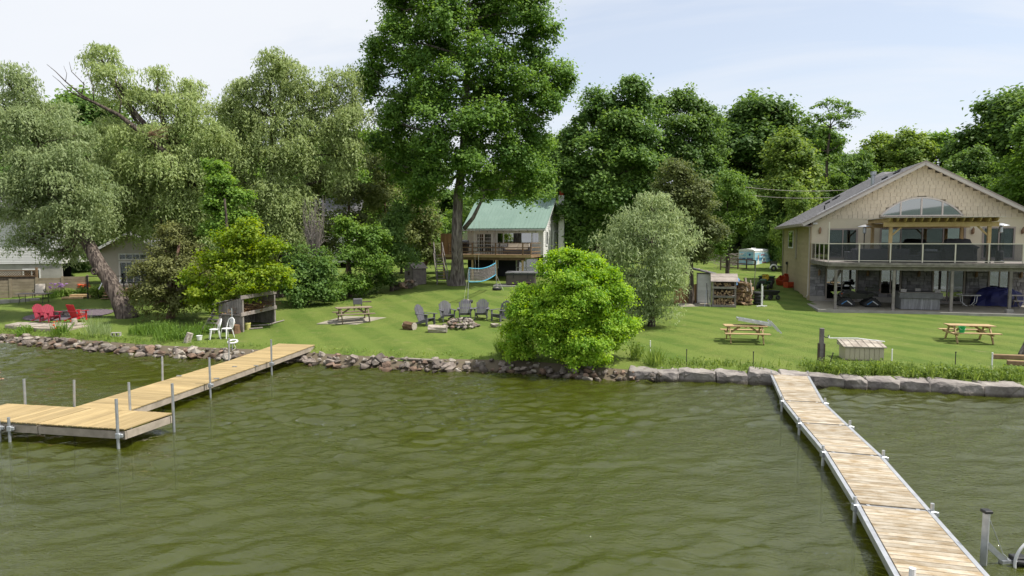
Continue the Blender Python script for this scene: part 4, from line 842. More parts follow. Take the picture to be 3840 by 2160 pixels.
b_ = B(); b_.bx(0, W, -.025, .05, EV + .10, EV + .17); b_.build('belt_trim', M['stucco'], hs)
b_ = B(); b_.bx(.02, .2, .2, 13.4, -.6, EV - .1); b_.bx(W - .2, W - .02, .2, 13.4, -.6, EV - .1); b_.bx(.2, W - .2, 13.2, 13.4, -.6, EV - .1); b_.build('core_wall', M['siding_tan'], hs)
# rooms behind the glass
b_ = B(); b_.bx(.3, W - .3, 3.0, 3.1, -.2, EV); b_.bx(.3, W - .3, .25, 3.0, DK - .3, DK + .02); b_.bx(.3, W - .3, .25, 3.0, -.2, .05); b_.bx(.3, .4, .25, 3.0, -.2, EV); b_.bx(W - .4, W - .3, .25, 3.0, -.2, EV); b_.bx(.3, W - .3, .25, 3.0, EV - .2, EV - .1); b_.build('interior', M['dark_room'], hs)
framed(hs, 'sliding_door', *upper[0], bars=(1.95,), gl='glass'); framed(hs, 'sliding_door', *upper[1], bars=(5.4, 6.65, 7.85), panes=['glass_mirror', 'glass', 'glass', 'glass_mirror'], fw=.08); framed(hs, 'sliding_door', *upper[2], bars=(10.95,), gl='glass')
framed(hs, 'patio_door', *lower[0], bars=(1.98,), gl='glass_mirror'); framed(hs, 'window', *lower[1], bars=(4.9,), gl='glass_mirror', mt='trim'); framed(hs, 'patio_door', *lower[2], bars=(8.2,), panes=['glass_mirror', 'glass']); framed(hs, 'window', *lower[3], bars=(11.1,), gl='glass_mirror')
def curtain(u0, u1, z0, z1, v=.35):
    c_ = B(); n = 26; pts = []
    for i in range(n + 1):
        u = u0 + (u1 - u0) * i / n; pts.append((u, v + .035 * math.sin(i * 1.9)))
    vs = [(u, w, z) for z in (z0, z1) for u, w in pts]; c_.add(vs, [(i, i + 1, n + 2 + i, n + 1 + i) for i in range(n)]); c_.build('curtain', M['curtain'], hs, smooth=True)
curtain(1.15, 1.95, DK + .15, 4.75); curtain(11.4, 11.75, DK + .15, 4.8); curtain(4.3, 5.45, .6, 2.25); curtain(10.55, 11.6, .85, 2.25)
# arched window
def archz(u): 
    h = 1.16; w = 2.36; R = (w * w + h * h) / (2 * h); return 5.65 - (R - h) + math.sqrt(max(0, R * R - (u - 6.52) ** 2))
us = [6.52 + 2.36 * math.cos(math.pi * (1 - i / 40)) for i in range(41)]
b_ = B(); pts = [(u, -.055, archz(u)) for u in us]
for i in range(40): b_.beam(pts[i], pts[i + 1], .10, .085, up=(0, 0, 1))
b_.beam((4.14, -.055, 5.66), (8.90, -.055, 5.66), .10, .085)
aw_ = b_.build('arch_window', M['trim_light'], hs)
for u in (5.32, 6.52, 7.72): b_ = B(); b_.bx(u - .045, u + .045, -.09, -.01, 5.69, archz(u) - .03); b_.build('mullion', M['trim_light'], aw_)
ed = [4.2, 5.32, 6.52, 7.72, 8.84]
for k in range(4):
    uu = np.linspace(ed[k] + .03, ed[k + 1] - .03, 12); poly = [(uu[0], -.04, 5.69)] + [(u, -.04, max(5.70, archz(u) - .02)) for u in uu] + [(uu[-1], -.04, 5.69)]
    b_ = B(); b_.prism(poly, (0, .012, 0)); b_.build('pane', M['glass_mirror'], aw_)
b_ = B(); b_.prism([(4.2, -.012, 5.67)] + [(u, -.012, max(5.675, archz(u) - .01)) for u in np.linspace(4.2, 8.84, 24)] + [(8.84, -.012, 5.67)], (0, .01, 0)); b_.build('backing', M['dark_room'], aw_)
# gable shingles, one by one
b_ = B(); b_.box(0, 0, 0, 1, .03, .262); SH = b_.bevelled('gable_shingle', .004); SH.materials.append(M['shake'])
row = 0; z = EV + .17
while z < RI - .25:
    half = (RI - .12 - z) / SL - .05; x = 6.5 - half + random.uniform(0, .1)
    while x < 6.5 + half - .05:
        w = min(random.choice([.26, .3, .34, .38]), 6.5 + half - x); uc = x + w / 2
        inside = abs(uc - 6.52) < 2.40 and z + .1 < archz(min(max(uc, 4.17), 8.87)) + .0 and z > 5.3
        if not inside and w > .08:
            o = link('shingle', SH, None, hs, loc=(uc, -.018 - random.uniform(0, .006), z)); o.scale = (w - .016, 1, 1); o.rotation_euler = (math.radians(-4), 0, 0)
        x += w
    z += .235; row += 1
# stone veneer, one by one
b_ = B(); b_.box(0, 0, 0, 1, .09, 1); VN = b_.bevelled('stone', .02); VN.materials.append(M['veneer'])
z = .37
while z < 2.43:
    h = min(random.choice([.13, .17, .2, .24]), 2.45 - z); x = 0
    if h < .06: break
    while x < W:
        w = random.choice([.2, .28, .36, .45, .55]); w = min(w, W - x)
        blk = [hh for hh in lower if hh[2] < z + h * .6 < hh[3] + .1]
        hit = next((hh for hh in blk if x < hh[1] + .08 and x + w > hh[0] - .08), None)
        if hit:
            w2 = hit[0] - .08 - x
            if w2 > .1: w = w2; nxt = hit[1] + .08
            else: x = hit[1] + .08; continue
        else: nxt = x + w
        if w > .06:
            o = link('stone', VN, None, hs, loc=(x + w / 2, -.02 + random.uniform(-.015, .01), z + .006)); o.scale = (w - .014, 1, h - .014)
        x = nxt
    z += h
# side siding boards
b_ = B(); b_.box(0, 6.75, 0, .022, 13.3, .195); SB = b_.mesh('siding_board'); SB.materials.append(M['siding_tan'])
for k in range(31):
    z = -.35 + k * .178
    if z > EV - .3: break
    o = link('siding_board', SB, None, hs, loc=(-.006, 0, z)); o.rotation_euler = (0, math.radians(4.0), 0)
b_ = B(); b_.bx(-.045, .03, -.03, .12, .1, EV - .1); b_.build('corner_board', M['siding_tan'], hs)
# side window, vent, downspouts
so = B(); so.bx(-.07, -.01, 10.2, 10.3, 3.45, 4.85); so.bx(-.07, -.01, 7.8, 7.9, 3.45, 4.85); so.bx(-.07, -.01, 7.9, 10.2, 3.45, 3.55); so.bx(-.07, -.01, 7.9, 10.2, 4.75, 4.85); so = so.build('side_window', M['white'], hs)
b_ = B(); b_.bx(-.05, -.035, 7.9, 10.2, 3.55, 4.75); b_.build('pane', M['glass_mirror'], so)
b_ = B(); b_.bx(-.06, -.01, 5.9, 6.6, 2.7, 4.95); b_.build('side_shutter', M['trim'], hs)
b_ = B(); b_.tube([(-.42, -.1, EV - .12), (-.3, -.05, EV - .3), (-.08, .1, EV - .42), (-.07, .1, .45), (-.2, 0, .25)], .045, 8); b_.build('downspout', M['trim_light'], hs, smooth=True)
b_ = B(); b_.tube([(-.4, 13.2, EV - .12), (-.1, 13.3, EV - .4), (-.07, 13.3, .3)], .045, 8); b_.build('downspout', M['trim_light'], hs, smooth=True)
b_ = B(); b_.tube([(-.06, 10.6, .4), (-.06, 10.6, 2.1)], .03, 6); b_.box(-.1, 10.6, 2.1, .14, .3, .22); b_.build('meter_pipe', M['black'], hs)
# roof
def lz(u): return EV + .10 + SL * u
RV = -.55; OU = -.62
b_ = B(); b_.prism([(OU, RV, lz(OU)), (6.5, RV, lz(6.5)), (6.5, 8.5, lz(6.5)), (8.0, 15.5, lz(8.0)), (OU, 14.0, lz(OU))], (0, 0, .12)); rf = b_.build('roof', M['shingle'], hs)
b_ = B(); b_.prism([(6.5, RV, lz(6.5)), (W - OU, RV, lz(OU)), (W - OU, 14, lz(OU)), (6.5, 14, lz(6.5))], (0, 0, .12)); b_.build('roof_slope', M['shingle'], rf)
b_ = B(); b_.prism([(8.0, 15.5, lz(8.0)), (6.5, 8.5, lz(6.5) - .02), (8.6, 12, lz(6.5)), (9.2, 15.5, lz(8.0))], (0, 0, .1)); b_.build('roof_slope', M['shingle'], rf)
for a_, c_ in (((OU, RV - .03, lz(OU) + .0), (6.5, RV - .03, lz(6.5) + .0)), ((W - OU, RV - .03, lz(OU)), (6.5, RV - .03, lz(6.5)))):
    b_ = B(); b_.beam(a_, c_, .05, .24); b_.build('rake_board', M['trim_light'], rf); b_ = B(); b_.beam(Vector(a_) + Vector((0, -.03, .12)), Vector(c_) + Vector((0, -.03, .12)), .03, .07); b_.build('drip_edge', M['trim'], rf)
b_ = B(); b_.prism([(OU, RV, lz(OU) - .01), (6.5, RV, lz(6.5) - .01), (6.5, 0, lz(6.5) - .01), (OU, 0, lz(OU) - .01)], (0, 0, -.03)); b_.prism([(W - OU, RV, lz(OU) - .01), (6.5, RV, lz(6.5) - .01), (6.5, 0, lz(6.5) - .01), (W - OU, 0, lz(OU) - .01)], (0, 0, -.03)); b_.build('soffit', M['trim_light'], rf)
b_ = B(); b_.bx(OU - .1, OU, RV, 14, lz(OU) - .08, lz(OU) + .1); b_.build('gutter', M['trim'], rf)
b_ = B(); b_.bx(OU, .0, RV + .05, 13.9, lz(OU) - .1, lz(OU) - .06); b_.build('eave_soffit', M['trim'], rf)
b_ = B(); b_.beam((.5, 1.0, lz(.5) + .125), (5.4, 1.3, lz(5.4) + .125), .10, .02); b_.build('flashing', M['white'], rf)
# shingle courses
for k in range(26):
    u = OU + .15 + k * .28
    b_ = B(); b_.beam((u, RV + .01, lz(u) + .122), (u, 13.9 if u < 6.4 else 15, lz(u) + .122), .02, .014); b_.build('shingle_course', M['shingle'], rf)
    if k > 23: break
b_ = B(); b_.tube([(4.35, 3.0, lz(4.35)), (4.35, 3.0, lz(4.35) + .75)], .14, 14); b_.tube([(4.35, 3.0, lz(4.35) + .78), (4.35, 3.0, lz(4.35) + 1.0)], .19, 14); b_.build('flue', M['galv'], rf, smooth=False)
for u, v in ((5.6, 2.2), (6.0, 3.4), (5.0, 2.6), (3.2, 9.5), (3.6, 10.5), (2.6, 9)):
    b_ = B(); b_.box(0, 0, 0, .32, .42, .12, T(u, v, lz(u) + .1) @ RY(-math.degrees(math.atan(SL)))); b_.build('roof_vent', M['black'], rf)
b_ = B(); b_.tube([(1.2, 2.4, lz(1.2)), (1.2, 2.4, lz(1.2) + .4)], .045, 8); b_.build('vent_pipe', M['black'], rf)
# wall lamps
def wall_lamp(u, z, v=0.):
    b_ = B(); b_.lathe([(.02, 0), (.06, .02), (.075, .10), (.075, .26), (.095, .28), (.05, .35), (.012, .42)], (u, v - .16, z), 8); b_.box(u, v - .06, z + .12, .05, .16, .05); b_.box(u, v - .03, z - .02, .12, .06, .26)
    o = b_.build('wall_lamp', M['brown_wood'], hs); return o
for u, z in ((.52, 4.55), (9.47, 4.5), (12.2, 4.5)): wall_lamp(u, z)
for u in (.55, 3.5, 6.5, 9.75, 12.2): wall_lamp(u, 1.75, -.06)
b_ = B(); b_.bx(.05, .35, -.22, -.04, EV - .22, EV - .08); b_.build('flood_light', M['white'], hs, bevel=.03)
# ---- patio and deck
pt = struct('patio', B().bx(-.3, W + 2, -6.1, -.03, -.14, .02), M['flag']); pt.location = HC; pt.rotation_euler = (0, 0, math.radians(HA))
b_ = B(); b_.bx(-.5, -.3, -6.2, 0, -.12, .035); b_.bx(-.5, W + 2, -6.3, -6.1, -.16, .035); k_ = struct('patio_kerb', b_, M['concrete']); k_.location = HC; k_.rotation_euler = (0, 0, math.radians(HA))
dk2 = thing('raised_deck', 'raised grey timber deck with glass railing across the tan house', 'deck', HC, HA)
FV = -5.75
for k in range(40):
    b_ = None
b_ = B(); b_.box((W + .5) / 2, 0, 0, W + .4, .138, .035); DP = b_.mesh('deck_plank'); DP.materials.append(M['grey_wood'])
for k in range(40): link('plank', DP, None, dk2, loc=(.05, -.1 - k * .1425, DK - .035))
b_ = B(); b_.bx(.03, W + .6, FV - .06, FV - .02, DK - .24, DK - .002); b_.build('rim_board', M['grey_wood'], dk2); b_ = B(); b_.bx(.0, W + .6, FV - .1, FV - .062, DK - .14, DK + .002); b_.build('fascia_board', M['grey_wood'], dk2)
b_ = B(); b_.bx(.0, .045, FV - .02, -.06, DK - .24, DK - .002); b_.build('rim_board', M['grey_wood'], dk2)
b_ = B(); b_.bx(.12, W + .6, FV + .2, FV + .29, DK - .46, DK - .245); b_.build('beam', M['grey_wood'], dk2)
for k in range(24): b_ = B(); b_.bx(.3 + k * .55, .34 + k * .55, FV, -.06, DK - .235, DK - .04); b_.build('joist', M['dark_wood'], dk2)
for u in (.55, 3.65, 6.63, 9.52, 12.5): b_ = B(); b_.bx(u - .07, u + .07, FV + .17, FV + .31, .0, DK - .46); b_.build('deck_post', M['grey_wood'], dk2, bevel=.008)
b_ = B(); b_.box(9.52, FV + .24, 0, .34, .34, .24); b_.build('post_footing', M['concrete'], dk2, bevel=.02)
RP = [.07, 1.72, 3.36, 5.02, 6.67, 8.33, 9.99, 11.65, 13.3]
for u in RP: b_ = B(); b_.bx(u - .03, u + .03, FV + .02, FV + .08, DK, DK + 1.06 if u != .07 else 5.15); b_.build('rail_post', M['rail'], dk2)
b_ = B(); b_.bx(.04, W + .5, FV + .01, FV + .09, DK + 1.06, DK + 1.11); b_.build('top_rail', M['rail'], dk2); b_ = B(); b_.bx(.04, W + .5, FV + .03, FV + .07, DK + .08, DK + .12); b_.build('bottom_rail', M['rail'], dk2)
for i in range(8): b_ = B(); b_.bx(RP[i] + .05, RP[i + 1] - .05, FV + .045, FV + .055, DK + .125, DK + 1.055); b_.build('glass_panel', M['glass_rail'], dk2)
SV = [FV + .05, -4.3, -2.8, -1.4, -.1]
for v in SV[1:]: b_ = B(); b_.bx(.04, .10, v - .03, v + .03, DK, DK + 1.06); b_.build('rail_post', M['rail'], dk2)
b_ = B(); b_.bx(.03, .11, FV + .1, -.05, DK + 1.06, DK + 1.11); b_.build('top_rail', M['rail'], dk2)
for i in range(4): b_ = B(); b_.bx(.065, .075, SV[i] + .06, SV[i + 1] - .06, DK + .12, DK + 1.05); b_.build('glass_panel', M['glass_rail'], dk2)
# ---- pergola
pg = thing('pergola', 'light pine pergola with flat roof standing on the raised deck', 'pergola', HM @ Vector((6, -3, DK)), HA)
def pl_(*a):
    x0, x1, y0, y1, z0, z1 = a; return B().bx(x0 - 6, x1 - 6, y0 + 3, y1 + 3, z0 - DK, z1 - DK)
for u, v in ((3.42, -5.35), (8.42, -5.35), (3.42, -1.3), (8.42, -1.3)): pl_(u - .085, u + .085, v - .085, v + .085, DK + .1, 5.36).build('post', M['pine'], pg, bevel=.008); pl_(u - .11, u + .11, v - .11, v + .11, DK, DK + .18).build('post_foot', M['black'], pg, bevel=.01)
for v in (-5.35, -1.3): pl_(3.0, 8.85, v - .14, v - .09, 4.86, 5.12).build('beam', M['pine'], pg)
for k in range(14):
    u = 3.25 + k * .415; b_ = B(); b_.prism([(u - 6 - .022, -5.95 + 3, 5.36 - DK), (u - 6 - .022, -5.95 + 3, 5.28 - DK), (u - 6 - .022, -5.75 + 3, 5.14 - DK), (u - 6 - .022, -.9 + 3, 5.14 - DK), (u - 6 - .022, -.9 + 3, 5.36 - DK)], (.044, 0, 0)); b_.build('rafter', M['pine'], pg)
pl_(3.0, 8.95, -6.05, -.75, 5.365, 5.39).build('roof_sheet', M['trim_light'], pg)
for u, s_ in ((3.42, 1), (8.42, -1)): b_ = B(); b_.beam((u - 6, -2.35, 4.3 - DK), (u - 6 + s_ * .6, -2.35, 4.9 - DK), .07, .09); b_.build('knee_brace', M['pine'], pg)
# ---- things on the deck
def heater(lab, u, v):
    h = house_child('patio_heater', lab, 'heater', u, v, DK, 0, 'patio heaters'); b_ = B(); b_.lathe([(.02, 2.14), (.42, 2.12), (.40, 2.15), (.12, 2.24), (.02, 2.26)], (0, 0, 0), 20); b_.build('hood', M['alu'], h)
    b_ = B(); b_.tube([(0, 0, .3), (0, 0, 1.72)], .03, 8); b_.build('pole', M['black'], h); b_ = B(); b_.lathe([(.05, 1.7), (.11, 1.76), (.10, 2.04), (.04, 2.13)], (0, 0, 0), 12); b_.build('burner', M['galv'], h); b_ = B(); b_.lathe([(.24, 0), (.24, .1), (.20, .14), (.20, .62), (.16, .7)], (0, 0, 0), 16); b_.build('tank_housing', M['black'], h)
heater('patio heater left of the pergola with round metal hood', 2.75, -2.2); heater('patio heater behind the right pergola post', 9.35, -4.4)
so_ = house_child('sectional_sofa', 'grey wicker sectional sofa behind the deck glass', 'sofa', 3.0, -4.3, DK)
for nm, a in (('seat_block', (-1.5, 1.6, -.3, .45, 0, .42)), ('backrest', (-1.5, 1.6, -.5, -.3, 0, .78)), ('arm', (-1.72, -1.5, -.5, .45, 0, .62)), ('corner_seat', (1.6, 2.3, -.5, .5, 0, .42)), ('arm', (2.3, 2.5, -.5, .5, 0, .6))): B().bx(*a).build(nm, M['wicker'], so_, bevel=.03)
B().bx(-1.4, 1.5, -.25, .4, .42, .54).build('cushion', M['vinyl_grey'], so_, bevel=.05, seg=2)
ft = house_child('fire_table', 'small silver topped table beside the wicker sofa', 'table', 5.75, -4.6, DK); B().bx(-.4, .4, -.3, .3, 0, .6).build('base', M['wicker'], ft, bevel=.02); B().bx(-.46, .46, -.36, .36, .6, .66).build('table_top', M['vinyl_grey'], ft, bevel=.01); B().bx(-.3, .3, -.2, .2, .66, .78).build('lid', M['galv'], ft, bevel=.02)
gr = house_child('covered_grill', 'large barbecue under a black fabric cover on the deck', 'grill', 7.35, -3.9, DK)
def cover(b_, prof, w0):
    pass
vs = []; prof = [(0, 1.0, .36), (.35, .98, .36), (.8, 1.0, .38), (.86, 1.12, .42), (1.05, .72, .36), (1.32, .62, .26), (1.36, .4, .2)]
b_ = B(); n = 28
for zi, (z, rx, ry) in enumerate(prof):
    for k in range(n):
        t_ = 2 * math.pi * k / n; ct, st = math.cos(t_), math.sin(t_); f = 1 + (.035 * math.sin(k * 2.7 + zi) if zi < 4 else 0)
        b_.v.append((rx * f * math.copysign(abs(ct) ** .45, ct), ry * f * math.copysign(abs(st) ** .45, st), z + .03 * math.sin(k * 1.3)))
for i in range(len(prof) - 1):
    for k in range(n): b_.f.append((i * n + k, i * n + (k + 1) % n, (i + 1) * n + (k + 1) % n, (i + 1) * n + k))
b_.f.append(tuple((len(prof) - 1) * n + k for k in range(n))); b_.build('cover', M['cover_black'], gr, smooth=True)
b_ = B(); b_.box(0, 0, .02, 1.6, .5, .5); b_.build('cart', M['black'], gr)
for s_ in (-.8, .8): b_ = B(); b_.lathe([(.06, -.02), (.06, .02)], (s_, -.3, .06), 12, RX(90)); b_.build('wheel', M['rubber'], gr)
# ---- under the deck: quad with tracks, hot tub, table, covered heap, bench
q0 = hl(3222, 1150, 1.03)
at = house_child('tracked_quad', 'black quad bike on rubber tracks parked under the deck', 'quad bike', q0.x, q0.y + .5, .03)
def tri_track(x, y):
    tk = B(); pts = [(-.48, .1), (-.5, .2), (-.12, .50), (.12, .52), (.22, .47), (.5, .2), (.48, .1), (.4, .03), (-.4, .03)]; tk.prism([(x + a, y - .14, c) for a, c in pts], (0, .28, 0)); o = tk.build('track', M['rubber'], at, bevel=.02)
    for i in range(len(pts)):
        a, c = Vector((pts[i][0], 0, pts[i][1])), Vector((pts[(i + 1) % len(pts)][0], 0, pts[(i + 1) % len(pts)][1])); n = max(1, int((c - a).length / .11))
        for k in range(n): q = a.lerp(c, (k + .5) / n); lg = B(); dirv = (c - a).normalized(); nrm = Vector((dirv.z, 0, -dirv.x)); lg.beam((x + q.x + nrm.x * -.015, y - .14, q.z - nrm.z * .015), (x + q.x - nrm.x * .015, y + .14, q.z - nrm.z * .015), .03, .05); lg.build('lug', M['rubber'], o)
    for a_ in ((-.3, .14), (.3, .14)): w_ = B(); w_.beam((x, y - .16, .36), (x + a_[0], y - .16, a_[1]), .03, .05); w_.build('track_arm', M['blue_tarp'] if a_[0] < 0 else M['alu'], o)
for x in (-.72, .72):
    for y in (-.42, .42): tri_track(x, y)
b_ = B(); b_.prism([(-.9, -.28, .55), (-.95, -.28, .78), (-.6, -.28, .95), (-.25, -.28, .92), (.0, -.28, .78), (.75, -.28, .82), (.9, -.28, .66), (.5, -.28, .48), (-.5, -.28, .42)], (0, .56, 0)); b_.build('body', M['black_gloss'], at, bevel=.05, seg=2)
b_ = B(); b_.prism([(-1.0, -.5, .62), (-.9, -.5, .82), (-.55, -.5, .84), (-.4, -.5, .66), (-.5, -.5, .64), (-.62, -.5, .76), (-.84, -.5, .74), (-.94, -.5, .6)], (0, 1.0, 0)); b_.build('front_fender', M['black_gloss'], at); b_ = B(); b_.prism([(.4, -.5, .66), (.5, -.5, .82), (.95, -.5, .84), (1.08, -.5, .66), (1.02, -.5, .64), (.9, -.5, .76), (.56, -.5, .74), (.46, -.5, .62)], (0, 1.0, 0)); b_.build('rear_fender', M['black_gloss'], at)
b_ = B(); b_.bx(-.1, .55, -.17, .17, .82, .95); b_.build('seat', M['rubber'], at, bevel=.05, seg=2)
b_ = B(); b_.bx(.45, 1.15, -.35, .35, .93, 1.18); b_.bx(.85, 1.1, -.3, .3, 1.18, 1.32); o = b_.build('cargo_box', M['black_gloss'], at, bevel=.05, seg=2); b_ = B(); b_.bx(1.1, 1.17, -.3, -.1, 1.0, 1.07); b_.build('tail_light', M['red_plastic2'], o)
b_ = B(); b_.tube([(-.42, 0, .9), (-.35, 0, 1.12)], .03, 8); b_.tube([(-.22, -.38, 1.14), (-.36, -.15, 1.15), (-.36, .15, 1.15), (-.22, .38, 1.14)], .018, 8); b_.build('handlebar', M['black'], at)
b_ = B(); b_.bx(-.98, -.45, -.3, .3, .96, .99); b_.build('front_rack', M['black'], at); b_ = B(); b_.bx(-.99, -.93, -.3, -.18, .74, .8); b_.build('headlight', M['orange_crate'], at)
q1 = hl(3450, 1162, 1.03); tb = house_child('grey_hot_tub', 'old grey hot tub with sagging vinyl cover under the deck', 'hot tub', q1.x, q1.y + .95, .03)
for k in range(16): b_ = B(); u = -1.0 + k * .127; b_.bx(u, u + .12, -.95, -.91, .02, .86); b_.build('skirt_board', M['tub_grey'], tb)
b_ = B(); b_.bx(-1.03, 1.03, -.91, .95, .02, .84); b_.build('shell', M['tub_grey'], tb); b_ = B(); b_.bx(-1.1, 1.1, -1.0, 1.0, .86, 1.0); b_.bx(-1.14, 1.14, -1.03, -.99, .66, .99); b_.build('cover', M['vinyl_grey'], tb, bevel=.03); b_ = B(); b_.bx(-1.2, 1.35, -1.05, -.92, 1.0, 1.03); b_.build('lid_board', M['grey_wood'], tb)
for u, v in ((-.95, -.6), (.85, -.6), (.1, .4)): b_ = B(); b_.bx(u, u + .3, v, v + .15, 1.0, 1.18); b_.build('block', M['concrete'], tb, bevel=.01)
q2 = hl(3640, 1150, 1.03); tb2 = house_child('round_patio_table', 'white legged glass patio table under the deck', 'table', q2.x, q2.y + .4, .03)
b_ = B(); b_.lathe([(.62, .68), (.62, .70)], (0, 0, 0), 24); b_.build('table_top', M['glass'], tb2); b_ = B(); b_.ring((0, 0, .69), .62, .025, 28, 8, 'z'); b_.build('rim', M['white'], tb2)
for a_ in range(4): t_ = a_ * 1.571 + .6; b_ = B(); b_.tube([(.56 * math.cos(t_), .56 * math.sin(t_), .68), (.5 * math.cos(t_), .5 * math.sin(t_), .25), (.28 * math.cos(t_), .28 * math.sin(t_), .08), (.3 * math.cos(t_ + .5), .3 * math.sin(t_ + .5), .02)], .022, 8); b_.build('leg', M['white'], tb2, smooth=True)
q3 = hl(3740, 1150, 1.03); tp = house_child('tarped_heap', 'heap covered by a dark blue tarpaulin under the deck', 'tarp', q3.x + .3, q3.y + .9, .03)
b_ = B(); n = 22
for i in range(9):
    z = 1.12 * math.sin(i / 8 * math.pi / 2); f = math.cos(i / 8 * math.pi / 2) ** .55
    for k in range(n): t_ = 2 * math.pi * k / n; w_ = 1 + .09 * math.sin(k * 2.1 + i * .5) + .05 * math.sin(k * 5 + i); b_.v.append((1.35 * f * w_ * math.cos(t_), .75 * f * w_ * math.sin(t_), z + .05 * math.sin(k * 1.7 + i)))
for i in range(8):
    for k in range(n): b_.f.append((i * n + k, i * n + (k + 1) % n, (i + 1) * n + (k + 1) % n, (i + 1) * n + k))
b_.build('tarpaulin', M['navy_tarp'], tp)
bn = house_child('white_bench', 'white plank bench at the right end of the patio', 'bench', q3.x + 1.7, q3.y - .1, .03)
for v in (-.2, 0, .2): b_ = B(); b_.bx(-1.1, 1.1, v - .09, v + .09, .70, .74); b_.build('slat', M['trim_light'], bn)
b_ = B(); b_.bx(-1.1, 1.1, -.62, -.36, .40, .44); b_.build('seat', M['trim_light'], bn)
for s_ in (-.8, .8): b_ = B(); b_.beam((s_, -.6, 0), (s_, .1, .7), .05, .09, up=(0, 1, 0)); b_.beam((s_, .4, 0), (s_, -.1, .7), .05, .09, up=(0, 1, 0)); b_.beam((s_, -.6, .38), (s_, .3, .38), .05, .08); b_.build('leg', M['grey_wood'], bn)
# ================================================================ green roofed cottage
CA = -16; CO = Vector((0, 54.5, 1.9)); CMx = Matrix.Translation(CO) @ RZ(CA); CI = CMx.inverted()
ct = thing('green_roof_cottage', 'small white cottage with green metal roof behind the big maple', 'house', CO, CA)
CW0, CW1 = -3.75, 2.56; holes = [(-3.08, -1.61, 2.12, 3.83), (-1.3, 2.26, 2.85, 3.83)]; lowh = [(.35, 2.1, .55, 1.75), (-1.55, -1.15, .95, 1.7)]
b_ = B(); holed(b_, CW0, CW1, 2.0, 4.2, holes, .03, .2); b_.build('front_wall', M['siding_white'], ct)
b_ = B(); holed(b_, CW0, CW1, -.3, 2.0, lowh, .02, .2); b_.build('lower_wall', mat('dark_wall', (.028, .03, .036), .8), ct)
b_ = B(); b_.prism([(CW1 - .18, .2, -.3), (CW1 - .18, 6, -.3), (CW1 - .18, 6, 4.2), (CW1 - .18, 3, 6.35), (CW1 - .18, .2, 4.2)], (.16, 0, 0)); b_.prism([(CW0, .2, -.3), (CW0, 6, -.3), (CW0, 6, 4.2), (CW0, 3, 6.35), (CW0, .2, 4.2)], (.16, 0, 0)); b_.bx(CW0, CW1, 5.9, 6, -.3, 4.2); b_.build('side_wall', M['siding_white'], ct)
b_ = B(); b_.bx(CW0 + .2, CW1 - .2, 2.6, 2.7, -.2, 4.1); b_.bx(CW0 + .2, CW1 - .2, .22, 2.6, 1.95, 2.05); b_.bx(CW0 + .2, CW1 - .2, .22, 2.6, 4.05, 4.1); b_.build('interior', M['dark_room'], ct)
b_ = B(); b_.box(0, 0, 0, 1, .03, .175); CB = b_.mesh('siding_board'); CB.materials.append(M['siding_white'])
for k in range(13):
    z = 2.0 + k * .165
    for u0, u1 in ([(CW0, -3.16), (-1.53, -1.38), (2.34, CW1)] if z + .1 > 2.9 and z + .08 < 3.88 else [(CW0, -3.16), (-1.53, CW1)] if z + .08 < 3.88 else [(CW0, CW1)]):
        o = link('siding_board', CB, None, ct, loc=((u0 + u1) / 2, .02, z)); o.scale = (u1 - u0, 1, 1); o.rotation_euler = (math.radians(-3.5), 0, 0)
z = .35
while z < 6.2:
    a, c = (.02, 5.98) if z < 4.1 else (3 - (6.4 - z) * 3 / 2.2, 3 + (6.4 - z) * 3 / 2.2)
    if c - a > .3:
        o = link('siding_board', CB, None, ct, loc=(CW1 + .0, (a + c) / 2, z)); o.scale = (c - a, 1, 1.0); o.rotation_euler = (math.radians(-3.5), 0, math.radians(90))
    z += .165
fd = framed(ct, 'french_door', *holes[0], bars=(-2.345,), fw=.16, mt='white', v=-.02, gl='glass')
for u0 in (-2.92, -2.265):
    for k in range(1, 5): b_ = B(); b_.bx(u0, u0 + .5, .015, .06, 2.28 + k * .278 - .015, 2.28 + k * .278 + .015); b_.build('muntin', M['white'], fd)
    for k in range(1, 3): b_ = B(); b_.bx(u0 + k * .167 - .012, u0 + k * .167 + .012, .018, .06, 2.28, 3.67); b_.build('muntin', M['white'], fd)
framed(ct, 'picture_window', *holes[1], bars=(-.72, 1.62), fw=.09, mt='white', v=-.02, panes=['glass', 'glass_mirror', 'glass_mirror'])
framed(ct, 'window', *lowh[0], bars=(1.15,), hz=(1.0,), fw=.06, mt='white', v=-.02, gl='glass_mirror'); framed(ct, 'window', *lowh[1], fw=.05, mt='white', v=-.02, gl='glass')
for v0 in (.7, 3.6, 4.7):
    b_ = B(); b_.bx(CW1 + .02, CW1 + .07, v0, v0 + .1, 2.85, 3.85); b_.bx(CW1 + .02, CW1 + .07, v0 + .6, v0 + .7, 2.85, 3.85); b_.bx(CW1 + .02, CW1 + .07, v0, v0 + .7, 2.75, 2.85); b_.bx(CW1 + .02, CW1 + .07, v0, v0 + .7, 3.85, 3.95); o = b_.build('side_window', M['white'], ct); b_ = B(); b_.bx(CW1 + .03, CW1 + .045, v0 + .1, v0 + .6, 2.85, 3.85); b_.build('pane', M['glass_mirror'], o)
